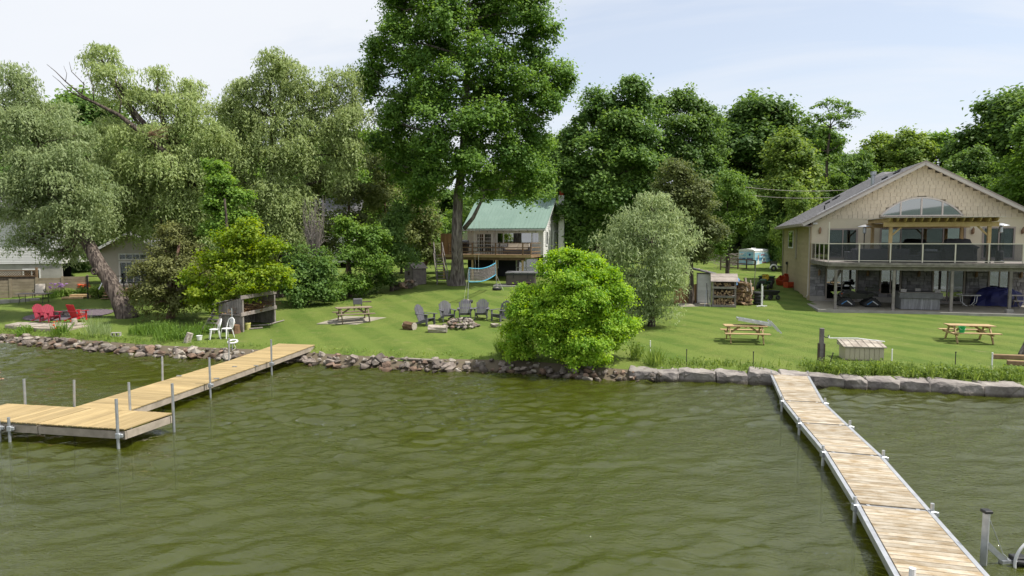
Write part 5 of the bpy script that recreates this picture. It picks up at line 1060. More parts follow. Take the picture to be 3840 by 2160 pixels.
# roof with standing ribs
RE, RR = (-.55, 4.12), (3.0, 6.55); CU0, CU1 = -4.05, 2.88
b_ = B(); b_.prism([(CU0, RE[0], RE[1]), (CU0, RR[0], RR[1]), (CU0, 6.55, 4.12), (CU0, 6.55, 4.05), (CU0, RR[0], RR[1] - .07), (CU0, RE[0], RE[1] - .07)], (CU1 - CU0, 0, 0)); cr_ = b_.build('roof', M['roof_green'], ct)
for k in range(24):
    u = CU0 + .04 + k * (CU1 - CU0 - .08) / 23; b_ = B(); b_.beam((0, RE[0] - .01, RE[1] + .012), (0, RR[0], RR[1] + .012), .035, .03); o = b_.build('roof_rib', M['roof_green_rib'], cr_); o.location.x = u
b_ = B(); b_.tube([(CU0, RR[0], RR[1] + .02), (CU1, RR[0], RR[1] + .02)], .06, 8); b_.build('ridge_cap', M['roof_green_rib'], cr_)
b_ = B(); b_.bx(CU0, CU1, RE[0] - .03, RE[0] + .02, RE[1] - .2, RE[1] - .075); b_.build('fascia', M['white'], cr_); b_ = B(); b_.bx(CU0, CU1, RE[0] + .02, .02, RE[1] - .12, RE[1] - .09); b_.build('soffit', M['white'], cr_)
for s_ in (RE, (6.55, 4.12)): b_ = B(); b_.beam((CU1 - .03, s_[0], s_[1] - .12), (CU1 - .03, RR[0], RR[1] - .12), .05, .14); b_.build('barge_board', M['white'], cr_)
b_ = B(); b_.bx(3.0, 3.45, 3.6, 4.05, -.3, 6.9); o = b_.build('chimney', M['siding_white'], ct); b_ = B(); b_.bx(3.06, 3.39, 3.66, 3.99, 6.9, 7.25); b_.build('chimney_pot', M['orange_crate'], o)
b_ = B(); b_.bx(CU0 + .4, CU0 + .8, 3.2, 3.6, 6.2, 6.75); b_.build('flue', M['grey_wood'], cr_)
mast = thing('lattice_mast', 'dark ladder like lattice mast against the white cottage end wall', 'mast', CMx @ Vector((2.8, 1.9, 0)), CA)
for s_ in (-.14, .14): b_ = B(); b_.tube([(0, s_, -.2), (0, s_, 5.3)], .02, 6); b_.build('rail', M['black'], mast)
for k in range(11): b_ = B(); b_.tube([(0, -.14, .3 + k * .48), (0, .14, .3 + k * .48)], .014, 6); b_.build('rung', M['black'], mast)
sl_ = B(); pts = [Vector((CU0 + .2 + i * .33, -.62, 4.0 - .07 * abs(math.sin(i * .8)))) for i in range(21)]; sl_.tube(pts, .006, 4)
for p in pts[::2]: sl_.lathe([(.01, -.03), (.035, -.07), (.02, -.12)], p, 6)
o = sl_.build('string_lights', M['black'], None); o.matrix_world = CMx; tag(o, 'string of small bulbs under the green roof eave', 'lights')
# ---- cottage deck
cd = thing('cottage_deck', 'brown timber deck on posts with railing across the cottage front', 'deck', CO, CA); DZ = 2.1; DV = -3.05
b_ = B(); b_.box(-1.35, 0, 0, 7.42, .135, .035); CP = b_.mesh('plank'); CP.materials.append(M['brown_wood'])
for k in range(22): link('plank', CP, None, cd, loc=(0, -.08 - k * .1375, DZ - .035))
for v, z0, z1 in ((DV - .06, DZ - .22, DZ - .002), (DV + .22, DZ - .42, DZ - .225)): b_ = B(); b_.bx(-5.08 if v < DV else -4.9, 2.38 if v < DV else 1.85, v, v + .05, z0, z1); b_.build('rim_board' if v < DV else 'beam', M['pine'] if v < DV else M['brown_wood'], cd)
b_ = B(); b_.bx(2.33, 2.38, DV, -.02, DZ - .22, DZ); b_.build('rim_board', M['brown_wood'], cd)
for u in (-4.7, -2.35, -.43, 1.64): b_ = B(); b_.bx(u - .065, u + .065, DV + .18, DV + .31, -.1, DZ - .42); b_.build('deck_post', M['pine'], cd)
for u in (-4.2, -2.3, -.43, 1.7, 2.33): b_ = B(); b_.bx(u - .045, u + .045, DV + .0, DV + .09, DZ, DZ + .84); b_.build('rail_post', M['brown_wood'], cd)
for z in (.18, .5, .84): b_ = B(); b_.bx(-4.25, 2.38, DV + .01, DV + .08, DZ + z, DZ + z + (.05 if z > .8 else .075)); b_.build('rail_board', M['brown_wood'], cd); b_ = B(); b_.bx(2.30, 2.37, DV + .1, -.05, DZ + z, DZ + z + .06); b_.build('rail_board', M['brown_wood'], cd)
for k in range(11): b_ = B(); u = -5.05 + k * .16; b_.bx(u, u + .15, -2.6 + .004 * (k % 2), -2.575 + .004 * (k % 2), DZ, DZ + 1.6); b_.build('screen_board', M['cedar'], cd)
b_ = B(); b_.bx(-5.08, -3.25, -2.55, -2.5, DZ + .3, DZ + .38); b_.bx(-5.08, -3.25, -2.55, -2.5, DZ + 1.2, DZ + 1.28); b_.build('screen_rail', M['cedar'], cd)
st = thing('deck_stairs', 'weathered open stair climbing to the cottage deck left of the maple', 'stairs', CMx @ Vector((-5.3, DV, 0)), CA); foot = CI @ gp(1662, 1068); fv = -(DV - foot.y) ; fu = foot.x + 5.3; fz = foot.z - .0
top_ = [(-.15, 0, DZ), (.55, 0, DZ)]; bot_ = [(fu - .45, fv, fz), (fu + .35, fv, fz)]
for i in range(2):
    b_ = B(); b_.beam(top_[i], bot_[i], .05, .24); b_.build('stringer', M['grey_wood'], st); b_ = B(); b_.beam(Vector(top_[i]) + Vector((0, 0, .9)), Vector(bot_[i]) + Vector((0, 0, .9)), .05, .09); b_.build('handrail', M['grey_wood'], st)
    for f in (.02, .98): p = Vector(top_[i]).lerp(Vector(bot_[i]), f); b_ = B(); b_.bx(p.x - .04, p.x + .04, p.y - .04, p.y + .04, p.z - .1, p.z + .95); b_.build('newel', M['grey_wood'], st)
for k in range(10): f = (k + .6) / 10.5; a, c = Vector(top_[0]).lerp(Vector(bot_[0]), f), Vector(top_[1]).lerp(Vector(bot_[1]), f); b_ = B(); b_.beam(a + Vector((.03, 0, .02)), c + Vector((-.03, 0, .02)), .24, .04); b_.build('tread', M['grey_wood'], st)
# ---- on the cottage deck
def cchild(name, label, cat, u, v, z, rz=0, group=None): return thing(name, label, cat, CMx @ Vector((u, v, z)), CA + rz, group)
bq = cchild('barbecue', 'black lidded barbecue on the cottage deck beside the cedar screen', 'grill', -3.45, -1.7, DZ)
b_ = B(); b_.bx(-.35, .35, -.25, .25, .55, .8); b_.build('firebox', M['black'], bq, bevel=.03); b_ = B(); b_.lathe([(.3, -.35), (.3, .35)], (0, 0, .8), 16, RY(90)); b_.build('lid', M['black_gloss'], bq); b_ = B(); b_.bx(-.32, .32, -.22, .22, .05, .55); b_.build('cabinet', M['black'], bq); b_ = B(); b_.bx(.36, .7, -.2, .2, .74, .78); b_.build('side_shelf', M['black'], bq)
def dchair(lab, u, v, rz, first=None):
    if first is not None: return dup(first, CMx @ Vector((u, v, DZ)), CA + rz, lab, 'metal dining chairs on the cottage deck')
    c = cchild('dining_chair', lab, 'chair', u, v, DZ, rz, 'metal dining chairs on the cottage deck')
    b_ = B(); b_.bx(-.23, .23, -.23, .23, .42, .45); b_.build('seat', M['black'], c)
    for sx in (-1, 1):
        b_ = B(); b_.tube([(sx * .22, -.22, 0), (sx * .22, -.22, .62), (sx * .22, .1, .64)], .016, 6); b_.build('front_leg', M['black'], c); b_ = B(); b_.tube([(sx * .22, .26, 0), (sx * .22, .22, .45), (sx * .22, .32, .98)], .016, 6); b_.build('rear_leg', M['black'], c)
    b_ = B(); b_.tube([(-.22, .32, .97), (.22, .32, .97)], .016, 6)
    for k in range(5): b_.tube([(-.16 + k * .08, .235, .5), (-.16 + k * .08, .315, .96)], .008, 5)
    b_.build('backrest', M['black'], c); return c
dc = dchair('black metal dining chair nearest the barbecue on the cottage deck', -2.3, -1.9, 35); dchair('black metal dining chair left of the slatted deck table', -1.6, -1.5, 80, dc); dchair('black metal dining chair right of the slatted deck table', -.75, -1.9, -60, dc); dchair('black metal dining chair beside the cream sofa', -.2, -1.5, -80, dc)
tb3 = cchild('deck_table', 'low black metal table among dining chairs on the cottage deck', 'table', -1.2, -1.6, DZ); b_ = B(); b_.lathe([(.5, .7), (.5, .73)], (0, 0, 0), 20); b_.build('table_top', M['black'], tb3); 
for a_ in range(4): t_ = a_ * 1.571; b_ = B(); b_.tube([(.35 * math.cos(t_), .35 * math.sin(t_), 0), (.3 * math.cos(t_), .3 * math.sin(t_), .7)], .018, 6); b_.build('leg', M['black'], tb3)
sf = cchild('deck_sofa', 'dark wicker sofa with cream cushions on the cottage deck', 'sofa', .85, -1.4, DZ)
for nm, a, m_ in (('base', (-.95, .95, -.4, .4, .05, .35), 'wicker'), ('backrest', (-.95, .95, .3, .45, .1, .8), 'wicker'), ('arm', (-1.1, -.93, -.4, .45, .05, .6), 'wicker'), ('arm', (.93, 1.1, -.4, .45, .05, .6), 'wicker'), ('seat_cushion', (-.9, 0, -.4, .3, .35, .5), 'cushion'), ('seat_cushion', (.01, .9, -.4, .3, .35, .5), 'cushion'), ('back_cushion', (-.9, 0, .12, .3, .5, .86), 'cushion'), ('back_cushion', (.01, .9, .12, .3, .5, .86), 'cushion')): B().bx(*a).build(nm, M[m_], sf, bevel=.03)
# hot tub by the cottage
hp = gp(1952, 1074); pad = struct('hot_tub_pad', B().bx(-1.9, 1.7, -.25, 2.3, -.2, .06), M['concrete']); pad.location = hp; pad.rotation_euler = (0, 0, math.radians(-4))
ht = thing('brown_hot_tub', 'dark brown hot tub with folded cover on the cottage pad', 'hot tub', hp + Vector((0, .06, .06)), -4)
b_ = B(); b_.bx(-1.03, 1.03, .05, 2.0, 0, .80); b_.build('cabinet', M['tub_brown'], ht, bevel=.09, seg=3); b_ = B(); b_.bx(-1.08, 0, .0, 2.05, .80, .92); b_.build('cover_half', M['vinyl_grey'], ht, bevel=.03); b_ = B(); b_.bx(.01, 1.08, .0, 2.05, .80, .92); b_.build('cover_half', M['vinyl_grey'], ht, bevel=.03); b_ = B(); b_.bx(-1.06, 1.06, .02, 2.03, .72, .795); b_.build('rim', M['black'], ht)
for s_ in (-.5, .5): b_ = B(); b_.bx(s_ - .03, s_ + .03, -.015, .0, .5, .86); b_.build('strap', M['black'], ht)
bn = thing('step_stool', 'small dark step bench before the brown hot tub', 'step', hp + Vector((.35, -.15, .06)), -4); B().bx(-.36, .36, -.16, .16, .2, .24).build('tread', M['dark_wood'], bn); B().bx(-.33, -.28, -.14, .14, 0, .2).build('side', M['dark_wood'], bn); B().bx(.28, .33, -.14, .14, 0, .2).build('side', M['dark_wood'], bn)
# privy shed and rock heap
pv = gp(1549, 1067); ps = thing('privy_shed', 'narrow grey weathered peaked shed under the dark bush', 'shed', pv, -38)
for k in range(6): b_ = B(); x = -.45 + k * .15; zt = 1.55 - abs(x + .075) * .75; b_.prism([(x, -.4, 0), (x + .145, -.4, 0), (x + .145, -.4, 1.55 - abs(x + .145) * .75), (x, -.4, 1.55 - abs(x) * .75)], (0, .03, 0)); b_.build('board', M['twig_grey'], ps)
b_ = B(); b_.bx(-.45, -.42, -.37, .9, 0, 1.2); b_.bx(.42, .45, -.37, .9, 0, 1.2); b_.bx(-.42, .42, .87, .9, 0, 1.3); b_.build('side_wall', M['twig_grey'], ps)
for s_ in (-1, 1): b_ = B(); b_.prism([(0, -.45, 1.57), (s_ * .55, -.45, 1.15), (s_ * .55, 1, 1.15), (0, 1, 1.57)], (0, 0, .03)); b_.build('roof_panel', M['twig_grey'], ps)
b_ = B(); b_.bx(-.1, .1, -.42, -.39, .7, .95); b_.build('door_vent', M['dark_wood'], ps)
hr = gp(1500, 1088); rh = thing('boulder_heap', 'heap of brown boulders beside the grey privy shed', 'rocks', hr)
for i in range(16): stone(rh, hr + Vector((random.uniform(-.7, .9), random.uniform(-.2, 1.1), .12 + .22 * (i % 3))), random.uniform(.4, .75))
# ================================================================ far left: neighbouring buildings and garden
wh_ = thing('white_house', 'white clapboard house at the left edge behind the willow', 'house', (-33.6, 51, 1.6), 14)
b_ = B(); holed(b_, -9, 0, 1.75, 5.2, [(-5.6, -4.3, 3.0, 4.3)], 0, .2); b_.bx(-.2, 0, .2, 7, 1.75, 5.2); b_.build('upper_wall', M['siding_white'], wh_)
b_ = B(); b_.box(0, 0, 0, 1, .03, .13); WB = b_.mesh('siding_board'); WB.materials.append(M['siding_white'])
for k in range(28):
    z = 1.75 + k * .122
    for u0, u1 in ([(-9, -5.7), (-4.2, 0)] if 2.9 < z + .06 < 4.4 else [(-9, 0)]): o = link('siding_board', WB, None, wh_, loc=((u0 + u1) / 2, -.02, z)); o.scale = (u1 - u0, 1, 1); o.rotation_euler = (math.radians(-6), 0, 0)
b_ = B(); holed(b_, -9, -.05, -.6, 1.72, [(-2.6, -1.5, .5, 1.35)], .05, .2); b_.build('lower_wall', M['concrete'], wh_)
framed(wh_, 'window', -5.6, -4.3, 3.0, 4.3, bars=(-5.17, -4.73), hz=(3.65,), fw=.09, mt='white', gl='glass_mirror'); framed(wh_, 'window', -2.6, -1.5, .5, 1.35, bars=(-2.05,), fw=.06, mt='white', v=.0, gl='glass')
b_ = B(); b_.prism([(-9.4, -.5, 5.1), (.4, -.5, 5.1), (.4, 3.5, 7.6), (-9.4, 3.5, 7.6)], (0, 0, .12)); b_.prism([(-9.4, 7.5, 5.1), (.4, 7.5, 5.1), (.4, 3.5, 7.6), (-9.4, 3.5, 7.6)], (0, 0, .12)); b_.build('roof', M['shingle'], wh_)
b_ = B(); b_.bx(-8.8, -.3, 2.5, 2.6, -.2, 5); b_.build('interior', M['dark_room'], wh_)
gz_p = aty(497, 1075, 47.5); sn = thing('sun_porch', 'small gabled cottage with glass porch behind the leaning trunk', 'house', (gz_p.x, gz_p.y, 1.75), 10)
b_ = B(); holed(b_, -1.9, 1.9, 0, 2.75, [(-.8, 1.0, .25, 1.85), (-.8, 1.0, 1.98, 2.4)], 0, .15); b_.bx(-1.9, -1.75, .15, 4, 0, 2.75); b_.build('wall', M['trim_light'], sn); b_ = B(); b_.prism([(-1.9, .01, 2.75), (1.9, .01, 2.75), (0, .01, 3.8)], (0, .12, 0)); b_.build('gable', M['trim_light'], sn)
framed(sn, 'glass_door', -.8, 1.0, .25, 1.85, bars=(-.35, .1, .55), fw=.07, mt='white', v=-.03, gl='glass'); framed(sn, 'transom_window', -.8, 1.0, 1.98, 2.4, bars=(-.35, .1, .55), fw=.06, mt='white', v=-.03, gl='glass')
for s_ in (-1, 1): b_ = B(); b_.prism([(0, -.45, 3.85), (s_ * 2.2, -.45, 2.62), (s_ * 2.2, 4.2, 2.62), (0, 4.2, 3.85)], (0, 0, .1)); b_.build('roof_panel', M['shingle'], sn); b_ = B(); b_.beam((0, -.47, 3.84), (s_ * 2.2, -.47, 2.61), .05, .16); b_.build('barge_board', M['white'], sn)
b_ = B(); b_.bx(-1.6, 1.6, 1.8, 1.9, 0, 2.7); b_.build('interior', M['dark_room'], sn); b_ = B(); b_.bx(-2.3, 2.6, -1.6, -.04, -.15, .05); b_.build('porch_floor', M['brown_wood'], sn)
for u in (-2.25, -1.2, 0, 1.2, 2.5): b_ = B(); b_.bx(u - .04, u + .04, -1.6, -1.52, -.9, .95); b_.build('porch_post', M['black'], sn)
for z in (.45, .9): b_ = B(); b_.bx(-2.3, 2.55, -1.58, -1.53, z, z + .05); b_.build('porch_rail', M['black'], sn)
for k in range(4): b_ = B(); b_.bx(-1.15, -.1, -1.9 - k * .26, -1.62 - k * .26, -.2 - k * .17, -.15 - k * .17); b_.build('step', M['brown_wood'], sn)
for s_ in (-1.15, -.1): b_ = B(); b_.beam((s_, -1.6, .8), (s_, -2.6, .1), .05, .07); b_.build('stair_rail', M['alu'], sn)
# panel fence, lattice fence, low wall
f0 = gp(-60, 1122); f1 = gp(330, 1098); fn = thing('panel_fence', 'tan panel fence with stacked horizontal boards at the far left', 'fence', f0, math.degrees(math.atan2(f1.y - f0.y, f1.x - f0.x))); FL = (f1 - f0).xy.length; dzf = f1.z - f0.z; np_ = 4
M['fence_tan'] = mat('fence_tan', (.30, .25, .18), .85, (.22, .18, .125), 2, bump=.3, rv=.12)
for k in range(np_ + 1): b_ = B(); x = FL * k / np_; b_.bx(x - .07, x + .07, -.07, .07, -.3, 1.28); o = b_.build('post', M['fence_tan'], fn); o.location.z = dzf * k / np_
for k in range(np_):
    for j in range(6): b_ = B(); x0, x1 = FL * k / np_ + .07, FL * (k + 1) / np_ - .07; b_.bx(x0, x1, -.03, .03, .02 + j * .2, .205 + j * .2); o = b_.build('board', M['fence_tan'], fn); o.location.z = dzf * (k + .5) / np_
lf = thing('lattice_fence', 'dark brown fence with lattice top beyond the tan panel fence', 'fence', (-36.5, 48.2, 1.55), 10)
for k in range(16): b_ = B(); b_.bx(k * .16, k * .16 + .15, 0, .03, 0, .95); b_.build('board', M['dark_wood'], lf)
b_ = B(); b_.bx(0, 2.6, -.02, .05, .95, 1.03); b_.bx(0, 2.6, -.02, .05, 1.35, 1.42); b_.bx(2.56, 2.68, -.04, .08, 0, 1.6); b_.build('rail', M['brown_wood'], lf)
for k in range(16): b_ = B(); b_.beam((k * .16, .01, 1.03), (k * .16 + .32, .01, 1.35), .02, .03); b_.beam((k * .16 + .32, .03, 1.03), (k * .16, .03, 1.35), .02, .03); b_.build('lattice_strip', M['brown_wood'], lf)
w0, w1 = gp(-40, 1142), gp(150, 1126); lw_ = thing('low_garden_wall', 'low grey block wall in front of the tan fence', 'wall', w0, math.degrees(math.atan2(w1.y - w0.y, w1.x - w0.x)))
for k in range(5): l_ = (w1 - w0).length / 5; B().bx(k * l_ + .01, (k + 1) * l_ - .01, -.1, .1, -.2, .28).build('block', M['concrete'], lw_, bevel=.02)
# garden furniture at the left
p = gp(148, 1122); lc = thing('sling_chair', 'black framed sling chair with tan fabric by the tan fence', 'chair', p, 25)
b_ = B(); b_.add([(-.28, -.3, .42), (.28, -.3, .42), (.28, .2, .36), (-.28, .2, .36), (-.28, .55, 1.0), (.28, .55, 1.0)], [(0, 1, 2, 3), (3, 2, 5, 4)]); b_.build('sling', M['cushion'], lc)
for s_ in (-.31, .31): b_ = B(); b_.tube([(s_, -.42, 0), (s_, -.3, .42), (s_, .2, .36), (s_, .58, 1.02)], .02, 6); b_.tube([(s_, .45, 0), (s_, .1, .4), (s_, -.35, .62), (s_, .3, .64)], .02, 6); b_.build('side_frame', M['black'], lc)
p = gp(128, 1138); gt = thing('garden_table', 'long dark metal garden table in front of the sling chair', 'table', p, 4); b_ = B(); b_.bx(-.95, .95, -.45, .45, .62, .65); b_.build('table_top', M['twig_grey'], gt)
for sx in (-.7, .7):
    for sy in (-.35, .35): b_ = B(); b_.tube([(sx * 1.05, sy, 0), (sx, sy * .8, .3), (sx * 1.05, sy, .62)], .018, 6); b_.build('leg', M['black'], gt)
    b_ = B(); b_.tube([(sx, -.3, .28), (sx * .8, 0, .36), (sx, .3, .28)], .014, 6); b_.build('brace', M['black'], gt)
st2 = thing('garden_steps', 'two timber garden steps beside the flower bed', 'steps', gp(275, 1122), 8)
for k in range(2): B().bx(-.75 + k * .25, .6 + k * .25, k * .55, k * .55 + .5, 0, .13 + .13 * k).build('step', M['new_wood'], st2, bevel=.01)
# ================================================================ chairs
def adirondack(lab, p, rz, m_='adir', group=None, round_top=True):
    c = thing('adirondack_chair', lab, 'chair', p, rz, group); mm = M[m_]
    for k in range(5): b_ = B(); y0 = -.42 + k * .115; z0 = .36 - k * .035; b_.box(0, y0, z0, .52, .10, .022, None); b_.build('seat_slat', mm, c)
    tops = [.86, .95, 1.0, 1.02, 1.0, .95, .86]
    for k in range(7):
        x = (k - 3) * .083; xt = x * 1.12; zt = tops[k] if round_top else .98; yb, yt = .12, .12 + (zt - .2) * .36
        b_ = B(); b_.prism([(x - .037, yb, .2), (x + .037, yb, .2), (xt + .04, yt, zt - .03), (xt + .022, yt + .01, zt), (xt - .022, yt + .01, zt), (xt - .04, yt, zt - .03)], (0, .022, 0)); b_.build('back_slat', mm, c)
    for s_ in (-1, 1):
        b_ = B(); b_.prism([(s_ * .25, -.52, .56), (s_ * .42, -.52, .56), (s_ * .40, .1, .56), (s_ * .34, .32, .56), (s_ * .27, .32, .56)], (0, 0, .024)); b_.build('arm', mm, c)
        b_ = B(); b_.bx(s_ * .30 - .02, s_ * .30 + .02, -.44, -.34, 0, .56); b_.build('front_leg', mm, c); b_ = B(); b_.prism([(s_ * .262 - .012, -.46, .24), (s_ * .262 - .012, -.46, .36), (s_ * .262 - .012, .1, .2), (s_ * .262 - .012, .62, .05), (s_ * .262 - .012, .62, 0), (s_ * .262 - .012, .5, 0)], (.024, 0, 0)); b_.build('rear_leg', mm, c)
        b_ = B(); b_.prism([(s_ * .3, -.36, .55), (s_ * .3 + s_ * .1, -.36, .55), (s_ * .3, -.36, .4)], (0, .03, 0)); b_.build('arm_bracket', mm, c)
    b_ = B(); b_.bx(-.3, .3, .29, .32, .52, .6); b_.build('back_rail', mm, c)
    if m_ != 'adir': c.scale = (.9, .9, .9)
    return c
fp = gp(1729, 1226)
for k, (px, py, lab) in enumerate([(1591, 1219, 'leftmost grey adirondack chair facing the stone fire pit'), (1675, 1203, 'second grey adirondack chair from the left by the fire pit'), (1744, 1197, 'middle grey adirondack chair directly behind the fire pit'), (1807, 1197, 'fourth grey adirondack chair, right of the fire pit'), (1880, 1203, 'rightmost grey adirondack chair, half behind the bright bush')]):
    p = gp(px, py); d = fp - p; adirondack(lab, p, [58, 22, 4, -4, -42][k], 'adir', 'grey adirondack chairs round the fire pit')
pr1, pr2, pr3 = gp(157, 1211), gp(192, 1213), gp(288, 1208)
adirondack('back left of the pair of crimson plastic adirondack chairs', pr1 + Vector((0, 0, .1)), 62, 'red_plastic', 'crimson chairs on the lakeside platform'); adirondack('front right of the pair of crimson plastic adirondack chairs', pr2 + Vector((0, 0, .1)), 58, 'red_plastic', 'crimson chairs on the lakeside platform')
adirondack('bright red plastic chair tipped away behind the log stump', pr3 + Vector((0, 0, .1)), 160, 'red_plastic2', None, False)
def plastic_chair(lab, p, rz):
    c = thing('plastic_chair', lab, 'chair', p, rz, 'white plastic chairs by the lean-to'); mm = M['white_plastic']
    b_ = B(); b_.lathe([(.2, .43), (.23, .44), (.23, .46), (.2, .47)], (0, 0, 0), 20); b_.build('seat', mm, c, smooth=False)
    for sx, sy in ((-1, -1), (1, -1), (-1, 1), (1, 1)): b_ = B(); b_.tube([(sx * .15, sy * .15, .44), (sx * .22, sy * .23, 0)], [.03, .018], 6); b_.build('leg', mm, c)
    b_ = B(); b_.tube([(-.2, .15, .44), (-.21, .22, .66), (-.17, .27, .84), (-.06, .29, .91), (.06, .29, .91), (.17, .27, .84), (.21, .22, .66), (.2, .15, .44)], .026, 8); b_.build('back_hoop', mm, c, smooth=True)
    for k in (-1, 0, 1): b_ = B(); b_.tube([(k * .05, .2, .45), (k * .085, .25, .7), (k * .05, .285, .9)], .014, 6); b_.build('back_rib', mm, c, smooth=True)
    return c
plastic_chair('white plastic chair turned sideways left of the other white chair', gp(806, 1272), -60); plastic_chair('white plastic chair nearer the weathered lean-to', gp(852, 1268), -28)
# ================================================================ picnic tables
def picnic(lab, p, rz, m_, top_n=5, L_=1.8):
    t = thing('picnic_table', lab, 'table', p, rz); mm = M[m_]
    for k in range(top_n): b_ = B(); y = -.36 + (k + .5) * .72 / top_n; b_.box(0, y, .70, L_, .72 / top_n - .008, .04); b_.build('top_plank', mm, t, bevel=.005)
    for s_ in (-1, 1):
        for k in range(2): b_ = B(); b_.box(0, s_ * (.62 + k * .135), .42, L_ + .1, .128, .04); b_.build('bench_plank', mm, t, bevel=.005)
        for e in (-1, 1): b_ = B(); b_.beam((e * L_ * .38, s_ * .66, 0), (e * L_ * .38, s_ * .24, .70), .045, .10, up=(0, 1, 0)); b_.build('leg', mm, t)
    for e in (-1, 1):
        b_ = B(); b_.bx(e * L_ * .38 - .07, e * L_ * .38 - .03, -.8, .8, .33, .42); b_.build('bench_bearer', mm, t); b_ = B(); b_.bx(e * L_ * .38 - .07, e * L_ * .38 - .03, -.34, .34, .62, .70); b_.build('top_bearer', mm, t); b_ = B(); b_.beam((e * L_ * .36, 0, .38), (e * .2, 0, .68), .04, .08); b_.build('brace', mm, t)
    b_ = B(); b_.bx(-.04, .04, -.3, .3, .66, .70); b_.build('top_batten', mm, t); return t
M['old_table'] = mat('old_table', (.16, .115, .075), .85, (.26, .21, .155), 2.4, detail=8, bump=.4, rv=.18)
pa = gp(1325, 1208); sl = [gp(1188, 1216), gp(1335, 1219), gp(1448, 1193), gp(1295, 1187)]; slab = B(); slab.prism([(q.x, q.y, q.z - .04) for q in sl], (0, 0, .07)); so2 = struct('picnic_slab', slab, M['flag'])
picnic('old weathered picnic table on the stone slab', pa + Vector((0, .1, .03)), 24, 'old_table')
p1_ = gp(2792, 1282); picnic('new pine picnic table with a metal ramp lying on it', p1_, -9, 'new_wood'); p2_ = gp(3632, 1281); picnic('new pine picnic table with a green bucket on its bench', p2_, -12, 'new_wood')
rp = thing('metal_ramp', 'folding aluminium ramp resting tilted on the pine picnic table', 'ramp', p1_ + Vector((.45, .05, .76)), -9)
for s_ in (-.28, .28): b_ = B(); b_.beam((-.75, s_, .26), (.65, s_, .02), .03, .12); b_.build('side_rail', M['alu'], rp)
for k in range(5): f = k / 4; b_ = B(); b_.beam((-.72 + f * 1.34, -.27, .24 - f * .23), (-.72 + f * 1.34, .27, .24 - f * .23), .05, .1); b_.build('rung', M['alu'], rp)
b_ = B(); b_.add([(-.74, -.26, .215), (.64, -.26, -.025), (.64, .26, -.025), (-.74, .26, .215)], [(0, 1, 2, 3)]); b_.build('plate', M['galv'], rp)
for s_ in (-.28, .28): b_ = B(); b_.beam((.6, s_, .2), (1.05, s_ * 1.1 - .1, -.32), .03, .06); b_.build('support_leg', M['alu'], rp)
gb_ = thing('green_bucket', 'bright green bucket on the right picnic table bench', 'bucket', p2_ + RZ(-12).to_3x3() @ Vector((-.55, -.68, .46))); b_ = B(); b_.lathe([(.095, 0), (.13, .25), (.14, .25), (.14, .27), (.12, .27), (.09, .02)], (0, 0, 0), 18); b_.build('pail', M['green_bucket'], gb_); b_ = B(); b_.tube([(-.13, 0, .24), (-.1, -.1, .14), (.1, -.1, .14), (.13, 0, .24)], .006, 5); b_.build('handle', M['white'], gb_)
# ================================================================ fire pit, logs, boulder
fpt = thing('fire_pit', 'round fire pit of stacked field stones before the grey chairs', 'fire pit', fp)
for i in range(64):
    a = i * .42; lv = i // 22; r = (.78, .58, .42)[lv]; stone(fpt, fp + Vector(((r + random.uniform(-.08, .08)) * math.cos(a), (r + random.uniform(-.08, .08)) * math.sin(a), .07 + lv * .13)), random.uniform(.2, .34), random.random() < .3)
b_ = B(); b_.lathe([(.36, .0), (.36, .03)], (0, 0, 0), 14); b_.build('ash_bed', M['black'], fpt); b_ = B(); b_.bx(-.1, .45, .35, .6, .35, .42); b_.build('grate', M['black'], fpt)
def log(lab, p, L_, r, rz, m_, m2, pitch=0):
    t = thing('log', lab, 'log', p, rz); b_ = B(); pts = []; n = 12
    for i in range(5):
        for k in range(n):
            a = 2 * math.pi * k / n; rr = r * (1 + .13 * math.sin(k * 2.3 + i) + .06 * math.sin(k * 5)); b_.v.append((-L_ / 2 + L_ * i / 4, rr * math.cos(a), r * .85 + rr * math.sin(a) * .95))
    for i in range(4):
        for k in range(n): b_.f.append((i * n + k, i * n + (k + 1) % n, (i + 1) * n + (k + 1) % n, (i + 1) * n + k))
    b_.build('bark', M[m_], t)
    for s_ in (-1, 1): e = B(); e.lathe([(r * .93, 0), (r * .93, .012)], (s_ * (L_ / 2 + (.0 if s_ > 0 else .012)), 0, r * .85), 14, RY(90)); e.build('cut_end', M[m2], t)
    t.rotation_euler.x = 0; t.rotation_euler.y = math.radians(pitch); return t
M['birch'] = mat('birch', (.58, .52, .44), .85, (.32, .27, .22), 5, stretch=(1, 1, 3), bump=.5)
log('short brown log left of the pale log by the fire pit', gp(1536, 1236), .62, .2, -35, 'twig', 'birch'); log('pale split log seat in front of the fire pit', gp(1641, 1247), .85, .19, -4, 'birch', 'rock_pale')
for lab, px, py, s in (('rounded grey boulder in the lawn right of the fire pit', 1860, 1226, .5),): q = gp(px, py); o = link('boulder', ROCKSP[1].copy(), None, None, loc=q + Vector((0, 0, .08))); o.scale = (s * 1.3, s, s * .8); tag(o, lab, 'boulder')
# smoker box behind the old table
q = gp(1342, 1168); fb = thing('metal_grill_box', 'grey metal box grill behind the old picnic table', 'grill', q, 12); b_ = B(); b_.bx(-.25, .25, -.2, .2, .4, .72); b_.build('box', M['adir'], fb, bevel=.02); b_ = B(); b_.bx(.26, .75, -.2, .2, .52, .56); b_.build('side_shelf', M['dark_wood'], fb)
for sx in (-.2, .2):
    for sy in (-.15, .15): B().bx(sx - .02, sx + .02, sy - .02, sy + .02, 0, .4).build('leg', M['black'], fb)
